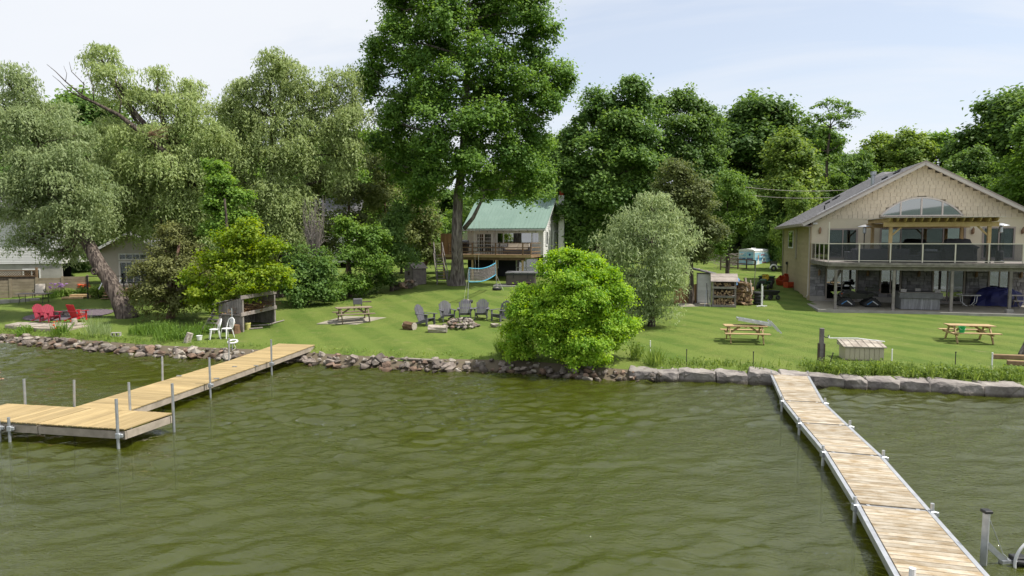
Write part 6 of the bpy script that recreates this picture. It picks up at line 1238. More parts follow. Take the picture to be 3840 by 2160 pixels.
# ================================================================ volleyball net
n0 = gp(1754, 1136); n1 = gp(1864, 1088); vn = thing('volleyball_net', 'volleyball net with blue bands strung between two poles', 'net', n0); d = n1 - n0
zt0 = aty(1760, 1004, n0.y).z - n0.z; zt1 = aty(1858, 978, n1.y).z - n0.z
b_ = B(); b_.tube([(0, 0, 0), (.08, 0, zt0)], .022, 8); b_.build('pole', M['galv'], vn); b_ = B(); b_.tube([(d.x, d.y, d.z), (d.x - .1, d.y, zt1)], .022, 8); b_.build('pole', M['galv'], vn)
a0 = Vector((.08, 0, zt0 - .02)); a1 = Vector((d.x - .1, d.y, zt1 - .15)); h0 = .82; h1 = .78
def npnt(t_, s_): 
    p = a0.lerp(a1, t_); sag = .17 * math.sin(math.pi * t_); return p + Vector((.06 * math.sin(math.pi * t_), 0, -sag - s_ * (h0 + (h1 - h0) * t_)))
for nm, s_ in (('top_band', 0), ('bottom_band', 1)): b_ = B(); b_.tube([npnt(i / 16, s_) for i in range(17)], .03, 6); b_.build(nm, M['net_blue'], vn, smooth=True)
for t_ in (0, 1): b_ = B(); b_.tube([npnt(t_, 0), npnt(t_, 1)], .02, 6); b_.build('side_band', M['net_blue'], vn)
b_ = B()
for k in range(1, 9): b_.tube([npnt(i / 12, k / 9) for i in range(13)], .006, 3, False)
for k in range(1, 34): b_.tube([npnt(k / 34, i / 4) for i in range(5)], .006, 3, False)
o = b_.build('net_mesh', M['cord'], vn); o['kind'] = 'stuff'
for base, sg in ((Vector((0, 0, 0)), -1), (d, 1)): b_ = B(); b_.ring(base + Vector((0, 0, .09)), .24, .09, 20, 8, 'z'); b_.build('tyre', M['rubber'], vn, smooth=True); b_ = B(); b_.lathe([(.2, .0), (.17, .14), (.05, .2)], base, 9); b_.build('ballast', M['rock_pale'], vn)
b_ = B(); b_.tube([(0.06, 0, zt0 - .05), (-.22, -.3, .02)], .007, 4); b_.build('guy_rope', M['rope'], vn); b_ = B(); b_.tube([(d.x - .08, d.y, zt1 - .9), (d.x + .45, d.y - .3, d.z)], .007, 4); b_.build('guy_rope', M['rope'], vn)
sw = thing('rope_swing', 'pair of thin swing ropes hanging from the maple limb', 'swing', at2(1196, 700, 46.8)); 
for s_ in (0, .35): b_ = B(); tp_ = at2(1196, 555, 46.8) - sw.location; b_.tube([(s_ * .6, 0, .45), (s_ + tp_.x - .1, 0, tp_.z)], .009, 4); b_.build('rope', M['rope'], sw)
b_ = B(); b_.bx(-.05, .28, -.09, .09, .42, .45); b_.build('seat', M['grey_wood'], sw)
# ================================================================ lean-to with brush, stair, small things
A_ = gp(908, 1246); Bx = gp(1032, 1212); ang = math.degrees(math.atan2(Bx.y - A_.y, Bx.x - A_.x)); LL = (Bx - A_).xy.length; dz = Bx.z - A_.z
ln = thing('lean_to', 'weathered board lean-to shelter with a shelf of dry brush', 'shed', A_, ang); DP_ = 1.3
def lz_(x): return dz * x / LL
for x in (.05, LL - .05):
    B().bx(x - .05, x + .05, -.05, .05, lz_(x) - .1, 1.72 + lz_(x) * .5).build('post', M['grey_wood'], ln)
    B().bx(x - .05, x + .05, DP_ - .05, DP_ + .05, lz_(x), 1.3 + lz_(x)).build('post', M['grey_wood'], ln)
for z in (.86, 1.68): b_ = B(); b_.beam((-.12, -.06, z), (LL + .05, -.06, z + dz * (.75 if z < 1 else .5)), .05, .17); b_.build('front_beam', M['twig_grey'], ln)
nb = int(LL / .15)
for k in range(nb):
    x = (k + .5) * LL / nb; B().bx(x - .066, x + .066, DP_ - .02, DP_ + .01, lz_(x) + random.uniform(0, .06), 1.38 + lz_(x)).build('back_board', M['grey_wood'], ln)
for k in range(9):
    y = k * DP_ / 9
    for x in (0, LL):
        for z0, z1 in ((-.0, .78), (.9, 1.62 - y * .25)): B().bx(x - .012, x + .012, y + .004, y + DP_ / 9 - .008, z0 + lz_(x), z1 + lz_(x) * .7).build('side_board', M['grey_wood'], ln)
b_ = B(); b_.prism([(-.1, -.05, .80), (LL + .1, -.05, .80 + dz), (LL + .1, DP_, .8 + dz), (-.1, DP_, .8)], (0, 0, .04)); b_.build('shelf', M['grey_wood'], ln)
for k in range(7): x0 = -.15 + k * (LL + .3) / 7; b_ = B(); b_.prism([(x0, .85, 1.50 + lz_(x0) * .5), (x0 + LL / 7 + .01, .85, 1.50 + lz_(x0) * .5), (x0 + LL / 7 + .01, DP_ + .3, 1.3 + lz_(x0) * .6), (x0, DP_ + .3, 1.3 + lz_(x0) * .6)], (0, 0, .025)); b_.build('roof_board', M['grey_wood'], ln)
b_ = B(); b_.beam((LL + .02, -.05, 1.72 + dz * .5), (LL + .5, 1.3, .75 + dz), .06, .14); b_.build('rafter', M['twig_grey'], ln)
bh = thing('brush_pile', 'tangle of dry brown branches on the lean-to shelf', 'branches', A_ + RZ(ang).to_3x3() @ Vector((LL / 2, .5, .86))); bm = B()
for i in range(170):
    c = RZ(ang).to_3x3() @ Vector((random.uniform(-LL * .45, LL * .42), random.uniform(-.5, .55), 0)); c.z = random.uniform(.02, .5) * (1 - abs(c.x) / LL) + dz * .4 * (c.x / LL + .5); a = random.uniform(-.6, .6) + (math.pi if random.random() < .5 else 0); l_ = random.uniform(.3, .8); limb(bm, c, c + Vector((math.cos(a) * l_, math.sin(a) * l_ * .6, random.uniform(-.1, .22))), random.uniform(.006, .016), .004, 4, 3, .12)
o = bm.build('branches', M['twig'], bh); o['kind'] = 'stuff'
lv_ = RNG.normal(size=(900, 3)) * np.array([LL * .26, .25, .12]); lv_[:, 2] = np.abs(lv_[:, 2]) + .03; V, F = leaf_cards(lv_, rsph(900), rsph(900), np.full(900, .1), np.full(900, .05)); M['lf_dead'] = leafmat('lf_dead', (.16, .09, .035), (.36, .21, .08), .2); mdl = npmesh('dead_leaves', V, F, False, RNG.random(3600)); o = link('dead_leaves', mdl, M['lf_dead'], bh); o.rotation_euler = (0, 0, math.radians(ang)); o['kind'] = 'stuff'
s0 = gp(796, 1250); s1 = aty(872, 1122, s0.y + 1.1); ts = thing('timber_stair', 'grey plank stair leaning up against the lean-to', 'stairs', s0); dd = s1 - s0; wv_ = Vector((-.62, .25, 0))
for f in (0, 1): b_ = B(); b_.beam(wv_ * f, dd + wv_ * f, .05, .16); b_.build('stringer', M['twig_grey'], ts)
for k in range(9): f = (k + .7) / 9.5; b_ = B(); b_.beam(dd * f, dd * f + wv_, .18, .035); b_.build('tread', M['grey_wood'], ts)
yb = gp(917, 1240); o = thing('yellow_bucket', 'faded yellow pail at the mouth of the lean-to', 'bucket', yb + Vector((.05, .25, 0))); b_ = B(); b_.lathe([(.13, 0), (.15, .30), (.16, .30), (.16, .36), (.14, .36), (.12, .02)], (0, 0, 0), 18); b_.build('pail', M['yellow_bucket'], o); b_ = B(); b_.ring((0, 0, .3), .155, .012, 18, 6, 'z'); b_.build('rim', M['yellow_bucket'], o)
for i, (pxa, pya, pxb, pyb, lab) in enumerate([(930, 1226, 1004, 1221, 'pale plank lying under the lean-to'), (928, 1237, 985, 1232, 'grey plank on the grass before the lean-to'), (1005, 1222, 1065, 1205, 'long stick lying right of the lean-to')]):
    a, c = gp(pxa, pya), gp(pxb, pyb); b_ = B(); b_.beam((0, 0, .05), c - a + Vector((0, 0, .05)), .14, .05) if i < 2 else b_.tube([(0, 0, .05), (c - a) * .5 + Vector((0, .05, .06)), c - a + Vector((0, 0, .05))], .03, 6); o = b_.build('plank' if i < 2 else 'stick', M['rock_pale' if i == 0 else 'twig_grey'], None); o.location = a; tag(o, lab, 'plank' if i < 2 else 'stick')
q = gp(718, 1283); o = log('tilted pale birch stump on the bank left of the white chairs', q, .5, .15, 75, 'birch', 'rock_pale'); o.rotation_euler = (0, math.radians(-72), math.radians(15)); o.location.z += .12
q = gp(885, 1250); o = thing('rotting_stump', 'brown rotting stump at the lean-to corner post', 'stump', q); b_ = B(); b_.lathe([(.24, 0), (.2, .15), (.19, .38), (.1, .42)], (0, 0, 0), 9); b_.build('wood', M['twig'], o)
q = gp(748, 1276); o = thing('white_pail', 'small white plastic pail in the grass beside the birch stump', 'bucket', q); b_ = B(); b_.lathe([(.1, 0), (.13, .2), (.12, .2), (.09, .02)], (0, 0, 0), 14); b_.build('pail', M['white_plastic'], o); b_ = B(); b_.ring((0, 0, .2), .13, .01, 14, 6, 'z'); b_.build('rim', M['white_plastic'], o)
q = gp(873, 1252); o = thing('hook_pole', 'thin grey pole with hooks beside the lean-to', 'pole', q); b_ = B(); b_.tube([(0, 0, -.1), (-.02, 0, 1.22)], .025, 8); b_.build('shaft', M['galv'], o); b_ = B(); b_.ring((.06, 0, .55), .06, .012, 12, 6, 'y', (-2.2, 2.2)); b_.ring((-.08, 0, 1.05), .05, .01, 12, 6, 'y', (.6, 4.5)); b_.build('hook', M['rope'], o)
q = gp(872, 1312); lr = thing('life_ring', 'white ring on a short stand with rope on the bank', 'life ring', q); b_ = B(); b_.ring((0, 0, 0), .19, .04, 24, 8, 'z'); b_.xf(T(.02, 0, .36) @ RX(14)); b_.build('ring', M['white_plastic'], lr, smooth=True); b_ = B(); b_.tube([(-.02, 0, -.1), (0, .05, .34)], .02, 6); b_.build('stand', M['galv'], lr); b_ = B(); b_.tube([(.12, -.1, .34), (.16, -.14, .2), (.2, -.12, .12), (.14, -.16, .04), (.05, -.2, .0)], .01, 5); b_.build('rope', M['rope'], lr)
# left lakeside platform, gravel ring, stump, block
pts = [gp(18, 1232), gp(150, 1246), gp(255, 1243), gp(372, 1218), gp(330, 1209), gp(70, 1213)]; zc = sum(p.z for p in pts) / 6
lp_ = thing('lakeside_platform', 'grey board platform under the red chairs at the left bank', 'platform', (pts[1].x, pts[1].y, zc)); b_ = B(); b_.prism([(p.x - pts[1].x, p.y - pts[1].y, -.25) for p in pts], (0, 0, .33)); b_.build('base', M['dock_side'], lp_)
A0, A1, B0, B1 = pts[0], pts[5], pts[2], pts[3]
for k in range(15):
    t_ = (k + .5) / 15; a = A0.lerp(Vector(pts[1]), 0).lerp(pts[2], t_); c = pts[5].lerp(pts[4], t_); a.z = c.z = zc + .095; b_ = B(); b_.beam(a - lp_.location + (c - a) * .06, c - lp_.location - (c - a) * .03, .26, .03); b_.build('plank', M['rock_pale'], lp_)
gc = gp(260, 1182); b_ = B(); n = 40; b_.add([(2.3 * math.cos(6.283 * k / n) * (1 + .03 * math.sin(k * 3)), 2.0 * math.sin(6.283 * k / n), height(gc.x + 2.3 * math.cos(6.283 * k / n), gc.y + 2.0 * math.sin(6.283 * k / n)) - gc.z + .02) for k in range(n)], [tuple(range(n))]); go = struct('gravel_ring', b_, M['gravel']); go.location = gc + Vector((0, 0, .012))
sg = thing('garden_fire_ring', 'low ring of stones on the purple grey gravel circle', 'fire pit', gc)
for i in range(18): a = i * .35; stone(sg, gc + Vector((.75 * math.cos(a) - .2, .6 * math.sin(a), .1)), .26)
q = gp(280, 1225); o = thing('log_stump', 'pale log stump on the lakeside platform by the red chair', 'stump', q + Vector((0, 0, .1))); b_ = B(); b_.lathe([(.14, 0), (.13, .3), (.1, .31)], (0, 0, 0), 14); b_.build('wood', M['birch'], o)
q = gp(436, 1262); o = thing('cinder_block', 'grey hollow cinder block on the left bank', 'block', q, 12); b_ = B(); b_.bx(-.2, .2, -.1, .1, 0, .03); b_.bx(-.2, .2, -.1, .1, .16, .19); b_.build('face', M['concrete'], o); 
for x in (-.185, 0, .185): B().bx(x - .015, x + .015, -.1, .1, .03, .16).build('web', M['concrete'], o)
q = gp(462, 1186); o = thing('scroll_bench', 'black scrollwork iron bench beside the leaning willow', 'bench', q, 60)
for s_ in (-.3, .3): b_ = B(); b_.ring((s_, 0, .2), .17, .012, 18, 6, 'x'); b_.ring((s_, .1, .5), .14, .012, 18, 6, 'x'); b_.build('scroll', M['black'], o)
for k in range(4): b_ = B(); b_.bx(-.35, .35, -.15 + k * .09, -.08 + k * .09, .38, .40); b_.build('slat', M['black'], o)
# ================================================================ right lawn: storage box, posts, stakes, timber, weeds
q = gp(3240, 1352); sb = thing('storage_box', 'tan plastic deck box with sloped lid near the right bank', 'storage box', q, -10)
B().bx(-.7, .7, .0, .75, 0, .5).build('body', M['box_tan'], sb)
for k in range(8): B().bx(-.69 + k * .175, -.53 + k * .175, -.025, -.002, .04, .47).build('panel', M['box_tan'], sb)
b_ = B(); b_.prism([(-.78, -.08, .5), (-.78, -.08, .54), (-.78, .8, .70), (-.78, .8, .5)], (1.56, 0, 0)); b_.build('lid', M['rock_pale'], sb)
for k in range(6): b_ = B(); b_.beam((-.65 + k * .26, -.06, .552), (-.65 + k * .26, .78, .708), .03, .015); b_.build('lid_rib', M['rock_pale'], sb)
gf = thing('gaff_pole', 'long white pole lying on the tan storage box lid', 'pole', q + Vector((0, .55, .72)), -14); b_ = B(); b_.tube([(-1.0, .1, .02), (0, .02, .06), (.95, -.12, -.02)], .022, 6); b_.build('shaft', M['white'], gf); b_ = B(); b_.tube([(-1.0, .1, .02), (-1.05, .16, .06), (-.98, .2, .08)], .02, 6); b_.build('end_hook', M['white'], gf)
q = gp(3078, 1372); hp_ = thing('mooring_post', 'tall grey timber post with iron hook by the aluminium dock', 'post', q, -8); b_ = B(); b_.bx(-.075, .075, -.06, .06, -.2, 1.42); b_.build('post', M['grey_wood'], hp_, bevel=.01); b_ = B(); b_.bx(-.12, -.08, -.07, .07, -.1, .85); b_.bx(.08, .12, -.07, .07, -.1, .85); b_.build('side_plank', M['dark_wood'], hp_); b_ = B(); b_.ring((.16, -.03, 1.14), .07, .014, 14, 6, 'y', (-3.0, .5)); b_.build('hook', M['black'], hp_)
for px, py, h, m_, lab, ln_ in [(2574, 1375, .62, 'black', 'thin dark stake in the weeds nearest the bright bush', 0), (2824, 1382, .60, 'black', 'thin dark stake left of the aluminium dock', 0), (3096, 1390, .62, 'black', 'leaning dark stake beside the mooring post', .25), (3582, 1374, .5, 'black', 'thin dark stake in the weeds below the right picnic table', 0), (3344, 1354, .42, 'white', 'short white stake right of the tan storage box', 0), (2438, 1322, .45, 'white', 'white stake in the grass beside the bright bush', 0), (3718, 1402, .72, 'white', 'peeling white stake at the timber edging', 0)]:
    q = gp(px, py); st_ = thing('garden_stake', lab, 'stake', q); b_ = B(); b_.tube([(0, 0, -.2), (ln_, 0, h)], .016 if m_ == 'black' else .024, 6); b_.build('rod', M[m_], st_); b_ = B(); b_.lathe([(.022, 0), (.03, .015), (.022, .04)], (ln_, 0, h), 8); b_.build('cap', M[m_], st_)
for (xa, ya, xb, yb_), lab in (((3722, 1345, 3900, 1352), 'timber edging beam ending at the white stake'), ((3776, 1368, 3900, 1376), 'second shorter timber beam in front of the first')):
    a, c = gp(xa, ya), gp(xb, yb_); t_ = thing('timber_edging', lab, 'timber', a); b_ = B(); b_.beam((0, 0, .08), c - a + Vector((0, 0, .08)), .14, .16); b_.build('beam', M['brown_wood'], t_, bevel=.01); b_ = B(); b_.beam((0, .02, .165), c - a + Vector((0, .02, .165)), .1, .02); b_.build('top_board', M['new_wood'], t_)
q = gp(3838, 1338); tk = thing('edge_trunk', 'grey flaring tree trunk at the right edge of the lawn', 'tree', q + Vector((.12, 0, 0))); b_ = B(); b_.tube([(0, 0, -.2), (0, 0, .1), (.1, 0, .5), (.3, 0, 1.1), (.8, .1, 2.0), (1.6, .2, 2.8)], [.36, .27, .2, .17, .14, .06], 12); b_.build('trunk', M['bark_maple'], tk, smooth=True)
cl = [((.6 + .9 * math.cos(i * 1.3), 1.2 * math.sin(i * 1.7), 5.2 + .5 * (i % 4)), (.9, .9, .6)) for i in range(0)]
# weeds and reeds
def blades(name, lab, cat, spots, m_, kind='stuff', flowers=None, broad=0.):
    P = []; A = []; N_ = []; Ls = []; Ws = []
    for (c, r, n, h, w) in spots:
        a = RNG.uniform(0, 6.28, n); rr = np.sqrt(RNG.random(n)) * r; base = np.stack([c[0] + rr * np.cos(a), c[1] + rr * np.sin(a), np.zeros(n)], 1); base[:, 2] = [height(x, y) for x, y in base[:, :2]]
        tilt = RNG.normal(size=(n, 3)) * .28; tilt[:, 2] = 1; hh = h * RNG.uniform(.5, 1.15, n); ax = tilt / np.linalg.norm(tilt, axis=1, keepdims=True)
        P.append(base + ax * hh[:, None] * .5); A.append(ax); N_.append(rsph(n) * .6 + np.array([0, -.6, .25])); Ls.append(hh); Ws.append(np.full(n, w) * RNG.uniform(.7, 1.3, n))
        if broad:
            k = int(n * broad); i_ = RNG.integers(0, n, k); f = RNG.random(k)[:, None] ** .7; P.append(base[i_] + ax[i_] * hh[i_][:, None] * f + RNG.normal(size=(k, 3)) * .04); A.append(rsph(k)); N_.append(rsph(k) * .6 + np.array([0, -.2, .8])); Ls.append(RNG.uniform(.06, .13, k)); Ws.append(RNG.uniform(.04, .08, k))
    P, A, N_, Ls, Ws = [np.concatenate(x) for x in (P, A, N_, Ls, Ws)]; o0 = P.mean(0) * np.array([1, 1, 0]); V, F = leaf_cards(P - o0, N_, A, Ls, Ws); me = npmesh(name, V, F, False, np.repeat(np.clip(RNG.normal(.5, .25, len(P)), 0, 1), 4))
    if kind == 'stuff': o = link(name, me, M[m_], None, loc=o0); o['kind'] = 'stuff'; o['label'] = lab; o['category'] = cat; return o
    t = thing(name, lab, cat, (o0[0], o0[1], height(o0[0], o0[1]))); c = link('leaves', me, M[m_], t); c.location.z = -height(o0[0], o0[1])
    if flowers:
        for (fx, fy, fz, s) in flowers[1]: b_ = B(); b_.lathe([(.01, 0), (s, .03), (s * .9, .07), (.01, .05)], (fx - o0[0], fy - o0[1], fz), 7); q = b_.build('flower', M[flowers[0]], t); q.location.z = -height(o0[0], o0[1])
    return t
sp = []
for x in np.arange(5.2, 17.6, .22): d_ = random.uniform(.8, 1.7); dens = 16 if x < 9 or x > 10.9 else 2; sp.append(((x, shore(x) + d_), .3, int(dens * (1 if x < 9 else 2.0)), .30 if x < 9 else .42, .03))
for x in np.arange(10.9, 17.6, .12): sp.append(((x, shore(x) + random.uniform(.75, 1.9)), .22, 24, .40, .035))
blades('bank_weeds', 'weeds growing behind the armour stones', 'weeds', sp, 'lf_weed', broad=1.6)
sp = [((x, shore(x) + random.uniform(.5, .9)), .25, 10, .14, .02) for x in np.arange(-29, 3, .3)] + [((x, shore(x) + random.uniform(.45, .8)), .25, 16, .22, .03) for x in np.arange(-29, -17, .35)]
blades('bank_grass', 'rough grass along the top of the stone bank', 'grass', sp, 'lf_weed', broad=.4)
q = gp(650, 1272); q2 = gp(585, 1255); q3 = gp(735, 1262); blades('daylily_patch', 'lush green strap leaved daylily patch under the juniper', 'plants', [((q.x, q.y + .2), .9, 420, .55, .04), ((q2.x, q2.y + .3), .8, 360, .6, .04), ((q3.x, q3.y + .8), .8, 320, .55, .04), ((q.x + .6, q.y + .1), .6, 200, .45, .04), ((q2.x - .9, q2.y + .4), .6, 200, .5, .04)], 'lf_mid', 'thing', broad=.5)
q = gp(350, 1262); blades('reed_clump', 'tall pale reed clump on the left bank', 'reeds', [((q.x, q.y), .3, 90, 1.15, .022)], 'lf_willow2', 'thing'); q = gp(396, 1262); blades('reed_clump', 'shorter pale reed clump right of the taller one', 'reeds', [((q.x, q.y), .22, 60, .85, .022)], 'lf_willow2', 'thing')
q = gp(222, 1258); blades('iris_plant', 'green flowering plant in front of the red chairs platform', 'plant', [((q.x, q.y + .1), .35, 120, .7, .035)], 'lf_mid', 'thing', ('orange_fl', [(q.x + random.uniform(-.3, .3), q.y + random.uniform(-.2, .1), q.z + random.uniform(.3, .65), .04) for _ in range(7)]), .8); q = gp(80, 1258); blades('bank_plant', 'leafy plant at the left end of the platform', 'plant', [((q.x, q.y + .1), .4, 100, .4, .05)], 'lf_mid', 'thing', None, 1.5)
q = gp(212, 1116); blades('purple_iris', 'clump of purple irises by the tan fence', 'flowers', [((q.x, q.y), .55, 160, .7, .04)], 'lf_mid', 'thing', ('purple', [(q.x + random.uniform(-.6, .6), q.y + random.uniform(-.3, .3), q.z + random.uniform(.6, .95), .09) for _ in range(22)]), .8)
q = gp(318, 1100); blades('red_poppies', 'clump of orange red poppies by the porch steps', 'flowers', [((q.x, q.y), .4, 120, .45, .04)], 'lf_mid', 'thing', ('orange_fl', [(q.x + random.uniform(-.45, .45), q.y + random.uniform(-.3, .2), q.z + random.uniform(.4, .62), .1) for _ in range(24)]), 1)
for px, py, r, h, lab, m_ in [(255, 1112, .45, .45, 'low round green plant left of the garden steps', 'lf_weed'), (370, 1118, .8, .62, 'big light green peony bush right of the garden steps', 'lf_weed'), (130, 1066, .7, .9, 'green shrub over the tan fence before the white house', 'lf_mid'), (15, 1020, .6, 1.1, 'green shrub at the lattice fence', 'lf_weed'), (230, 1060, .8, .9, 'dark leafy shrub behind the tan fence end', 'lf_mid')]:
    q = gp(px, py); r0_ = [((q.x + r * .5 * math.cos(i * 2.1), q.y + .2 * math.sin(i * 2.1) + .2, q.z + h * (.35 + .18 * (i % 3))), (r * .62, r * .55, h * .42)) for i in range(6)]; tree('garden_shrub', lab, 'shrub', q, [q, q + Vector((0, 0, h * .5))], r0_, 'broad', m_, 'bark_dark', .03, .02, leaf=.12, dens=1.2, rc=.22, per=20)
q = gp(1915, 1340); blades('yellow_iris', 'tall strap leaved iris with yellow blooms left of the bright bush', 'plants', [((q.x, q.y + .25), .55, 330, .85, .035), ((q.x + .5, q.y + .1), .5, 250, .7, .04)], 'lf_weed', 'thing', ('yellow_fl', [(q.x + random.uniform(-.4, .3), q.y + random.uniform(-.2, .2), q.z + random.uniform(.6, .95), .05) for _ in range(9)]), .6)
q = gp(2455, 1372); blades('cattail_clump', 'upright green cattail clump right of the bright bush', 'reeds', [((q.x, q.y), .28, 110, .75, .03)], 'lf_weed', 'thing'); q = gp(2385, 1350); blades('leafy_weed', 'tall leafy weed between bright bush and cattails', 'plant', [((q.x, q.y), .3, 60, .75, .03)], 'lf_weed', 'thing', None, 5)
# ================================================================ yard between the houses
def yardp(px, py): return gp(px, py)
ra, rb = gp(2673, 1150), gp(2757, 1152); rk = thing('firewood_rack', 'roofed grey firewood rack with three shelves of split logs', 'rack', ra, math.degrees(math.atan2(rb.y - ra.y, rb.x - ra.x))); RL = (rb - ra).xy.length; RD = .9; RH = 1.68
for x in (0, RL):
    for y in (0, RD): B().bx(x - .045, x + .045, y - .045, y + .045, -.1, RH - .1 + (0 if y == 0 else .32)).build('post', M['twig_grey'], rk)
for z in (.05, .62, 1.18): B().bx(-.03, RL + .03, -.06, RD, z, z + .05).build('shelf', M['grey_wood'], rk); B().bx(-.05, RL + .05, -.075, -.05, z - .04, z + .09).build('shelf_edge', M['grey_wood'], rk)
for k in range(8): w_ = (RL + .3) / 8; b_ = B(); x0 = -.15 + k * w_; b_.prism([(-.15, 0, 0), (RL + .15, 0, 0), (RL + .15, .17, .055), (-.15, .17, .055)], (0, 0, .022)); o = b_.build('roof_board', M['rock_pale' if k % 2 else 'twig_grey'], rk); o.location = (0, -.2 + k * .168, RH - .1 + k * .054)
B().bx(-.02, RL + .02, RD + .05, RD + .07, .1, 1.7).build('back_panel', M['dark_wood'], rk)
b_ = B(); b_.prism([(-.09, 0, -.065), (.09, 0, -.065), (.03, 0, .075)], (0, .42, 0)); SPL = b_.bevelled('split_log', .006); SPL.materials.append(M['firewood'])
b_ = B(); b_.lathe([(.06, 0), (.06, .42)], (0, 0, 0), 8, RX(-90)); RND = b_.mesh('split_log'); RND.materials.append(M['firewood'])
fwr = rk.rotation_euler.z; 
def wood_at(root, x, y, z, rz=0, rx=0, s=1.): o = link('split_log', random.choice([SPL, SPL, RND]), None, root, loc=(x, y, z)); o.rotation_euler = (rx, random.uniform(0, 6.28), rz); o.scale = (s, 1, s); return o
fw = thing('firewood_stack', 'split logs stored on the shelves of the roofed rack', 'firewood', ra, math.degrees(fwr))
for zs_, n, cov in ((.11, 5, .9), (.68, 3, .85), (1.24, 2, .6)):
    for r_ in range(n):
        x = .12
        while x < RL - .1:
            if random.random() < cov: wood_at(fw, x, random.uniform(-.02, .1), zs_ + .06 + r_ * .115, random.uniform(-.1, .1))
            x += random.uniform(.12, .17)
pc = gp(2798, 1146); wp = thing('firewood_pile', 'loose heap of split firewood between rack and tyres', 'firewood', pc)
for i in range(150):
    lvl = random.random() ** 1.3; w_ = 1 - lvl * .75; wood_at(wp, random.uniform(-.62, .62) * w_, random.uniform(-.1, .8) * w_ + .1, .06 + lvl * 1.35, random.uniform(-.9, .9), random.uniform(-.3, .3), random.uniform(.9, 1.4))
for a, c in (((.1, .1, .9), (.02, .3, 1.75)), ((-.1, .2, .9), (-.14, .3, 1.5)), ((.4, .1, .7), (.3, .2, 1.6))): b_ = B(); b_.beam(a, c, .12, .03); b_.build('offcut_board', M['rock_pale'], wp)
q = gp(2784, 1150) + Vector((.1, 1.6, 0)); bt = thing('blue_tarp', 'crumpled blue tarp draped on a red bin behind the rack', 'tarp', q); B().bx(-.35, .35, -.3, .3, 0, 1.35).build('bin', M['orange_crate'], bt); b_ = B(); n = 16
for i in range(5):
    for k in range(n): t_ = 6.283 * k / n; f = 1 - .18 * i; b_.v.append((.48 * f * math.cos(t_) * (1 + .12 * math.sin(3 * k)), .42 * f * math.sin(t_) * (1 + .1 * math.cos(4 * k)), 1.25 + i * .12 + .05 * math.sin(k * 2.2 + i)))
for i in range(4):
    for k in range(n): b_.f.append((i * n + k, i * n + (k + 1) % n, (i + 1) * n + (k + 1) % n, (i + 1) * n + k))
b_.f.append(tuple(4 * n + k for k in range(n))); b_.build('tarpaulin', M['blue_tarp'], bt)
# tool shed and cedar fence
sh0 = gp(2655, 1143) + Vector((.0, .6, 0)); sd = thing('tool_shed', 'narrow cream tool shed with dark sloped roof by the woodpile', 'shed', sh0, -14)
B().bx(-.55, .35, 0, 1.6, 0, 1.95).build('wall', M['siding_white'], sd); 
for x in (-.57, .33): B().bx(x, x + .05, -.03, .02, 0, 1.95).build('corner_board', M['grey_wood'], sd)
for k in range(9): B().bx(.355, .375, .02, 1.6, .1 + k * .2, .28 + k * .2).build('siding_board', M['siding_white'], sd); B().bx(-.5, .3, -.02, -.002, .1 + k * .2, .28 + k * .2).build('siding_board', M['siding_white'], sd)
b_ = B(); b_.prism([(-.95, -.35, 2.25), (.7, -.35, 1.88), (.7, 2, 1.88), (-.95, 2, 2.25)], (0, 0, .07)); rfo = b_.build('roof', M['shingle'], sd)
for k in range(3): b_ = B(); b_.beam((-.9 + k * .5, -.36, 2.33 - k * .112), (-.9 + k * .5, 2, 2.33 - k * .112), .09, .02); b_.build('roof_strip', M['twig_grey'], rfo)
c0, c1 = gp(2528, 1138), gp(2648, 1136); cf = thing('cedar_fence', 'brown vertical board fence between willow bush and tool shed', 'fence', c0, math.degrees(math.atan2(c1.y - c0.y, c1.x - c0.x))); CL = (c1 - c0).xy.length; nb = 17
for k in range(nb): x = k * CL / nb; B().bx(x, x + CL / nb - .012, random.uniform(0, .008), .03, 0, 1.0 + .42 * k / nb + random.uniform(-.01, .01)).build('board', M['cedar'], cf)
for z in (.2, .85): B().bx(0, CL, .03, .07, z, z + .08).build('rail', M['brown_wood'], cf)
gpz = gp(2560, 1150); struct('paver_strip', B().prism([(q.x, q.y, q.z + .012) for q in (gp(2555, 1152), gp(2672, 1150), gp(2650, 1137), gp(2535, 1139))], (0, 0, .02)), M['flag'])
tl = thing('leaning_tools', 'long handled tools and pipes leaning on the tool shed', 'tools', gp(2650, 1150))
for x0, x1, h, m_ in ((-.15, .12, 1.15, 'galv'), (.05, .1, 1.45, 'black'), (.2, .18, 1.0, 'rope'), (.32, .2, .8, 'grey_wood')): b_ = B(); b_.tube([(x0, -.1, 0), (x1, .45, h)], .02, 6); b_.build('handle', M[m_], tl)
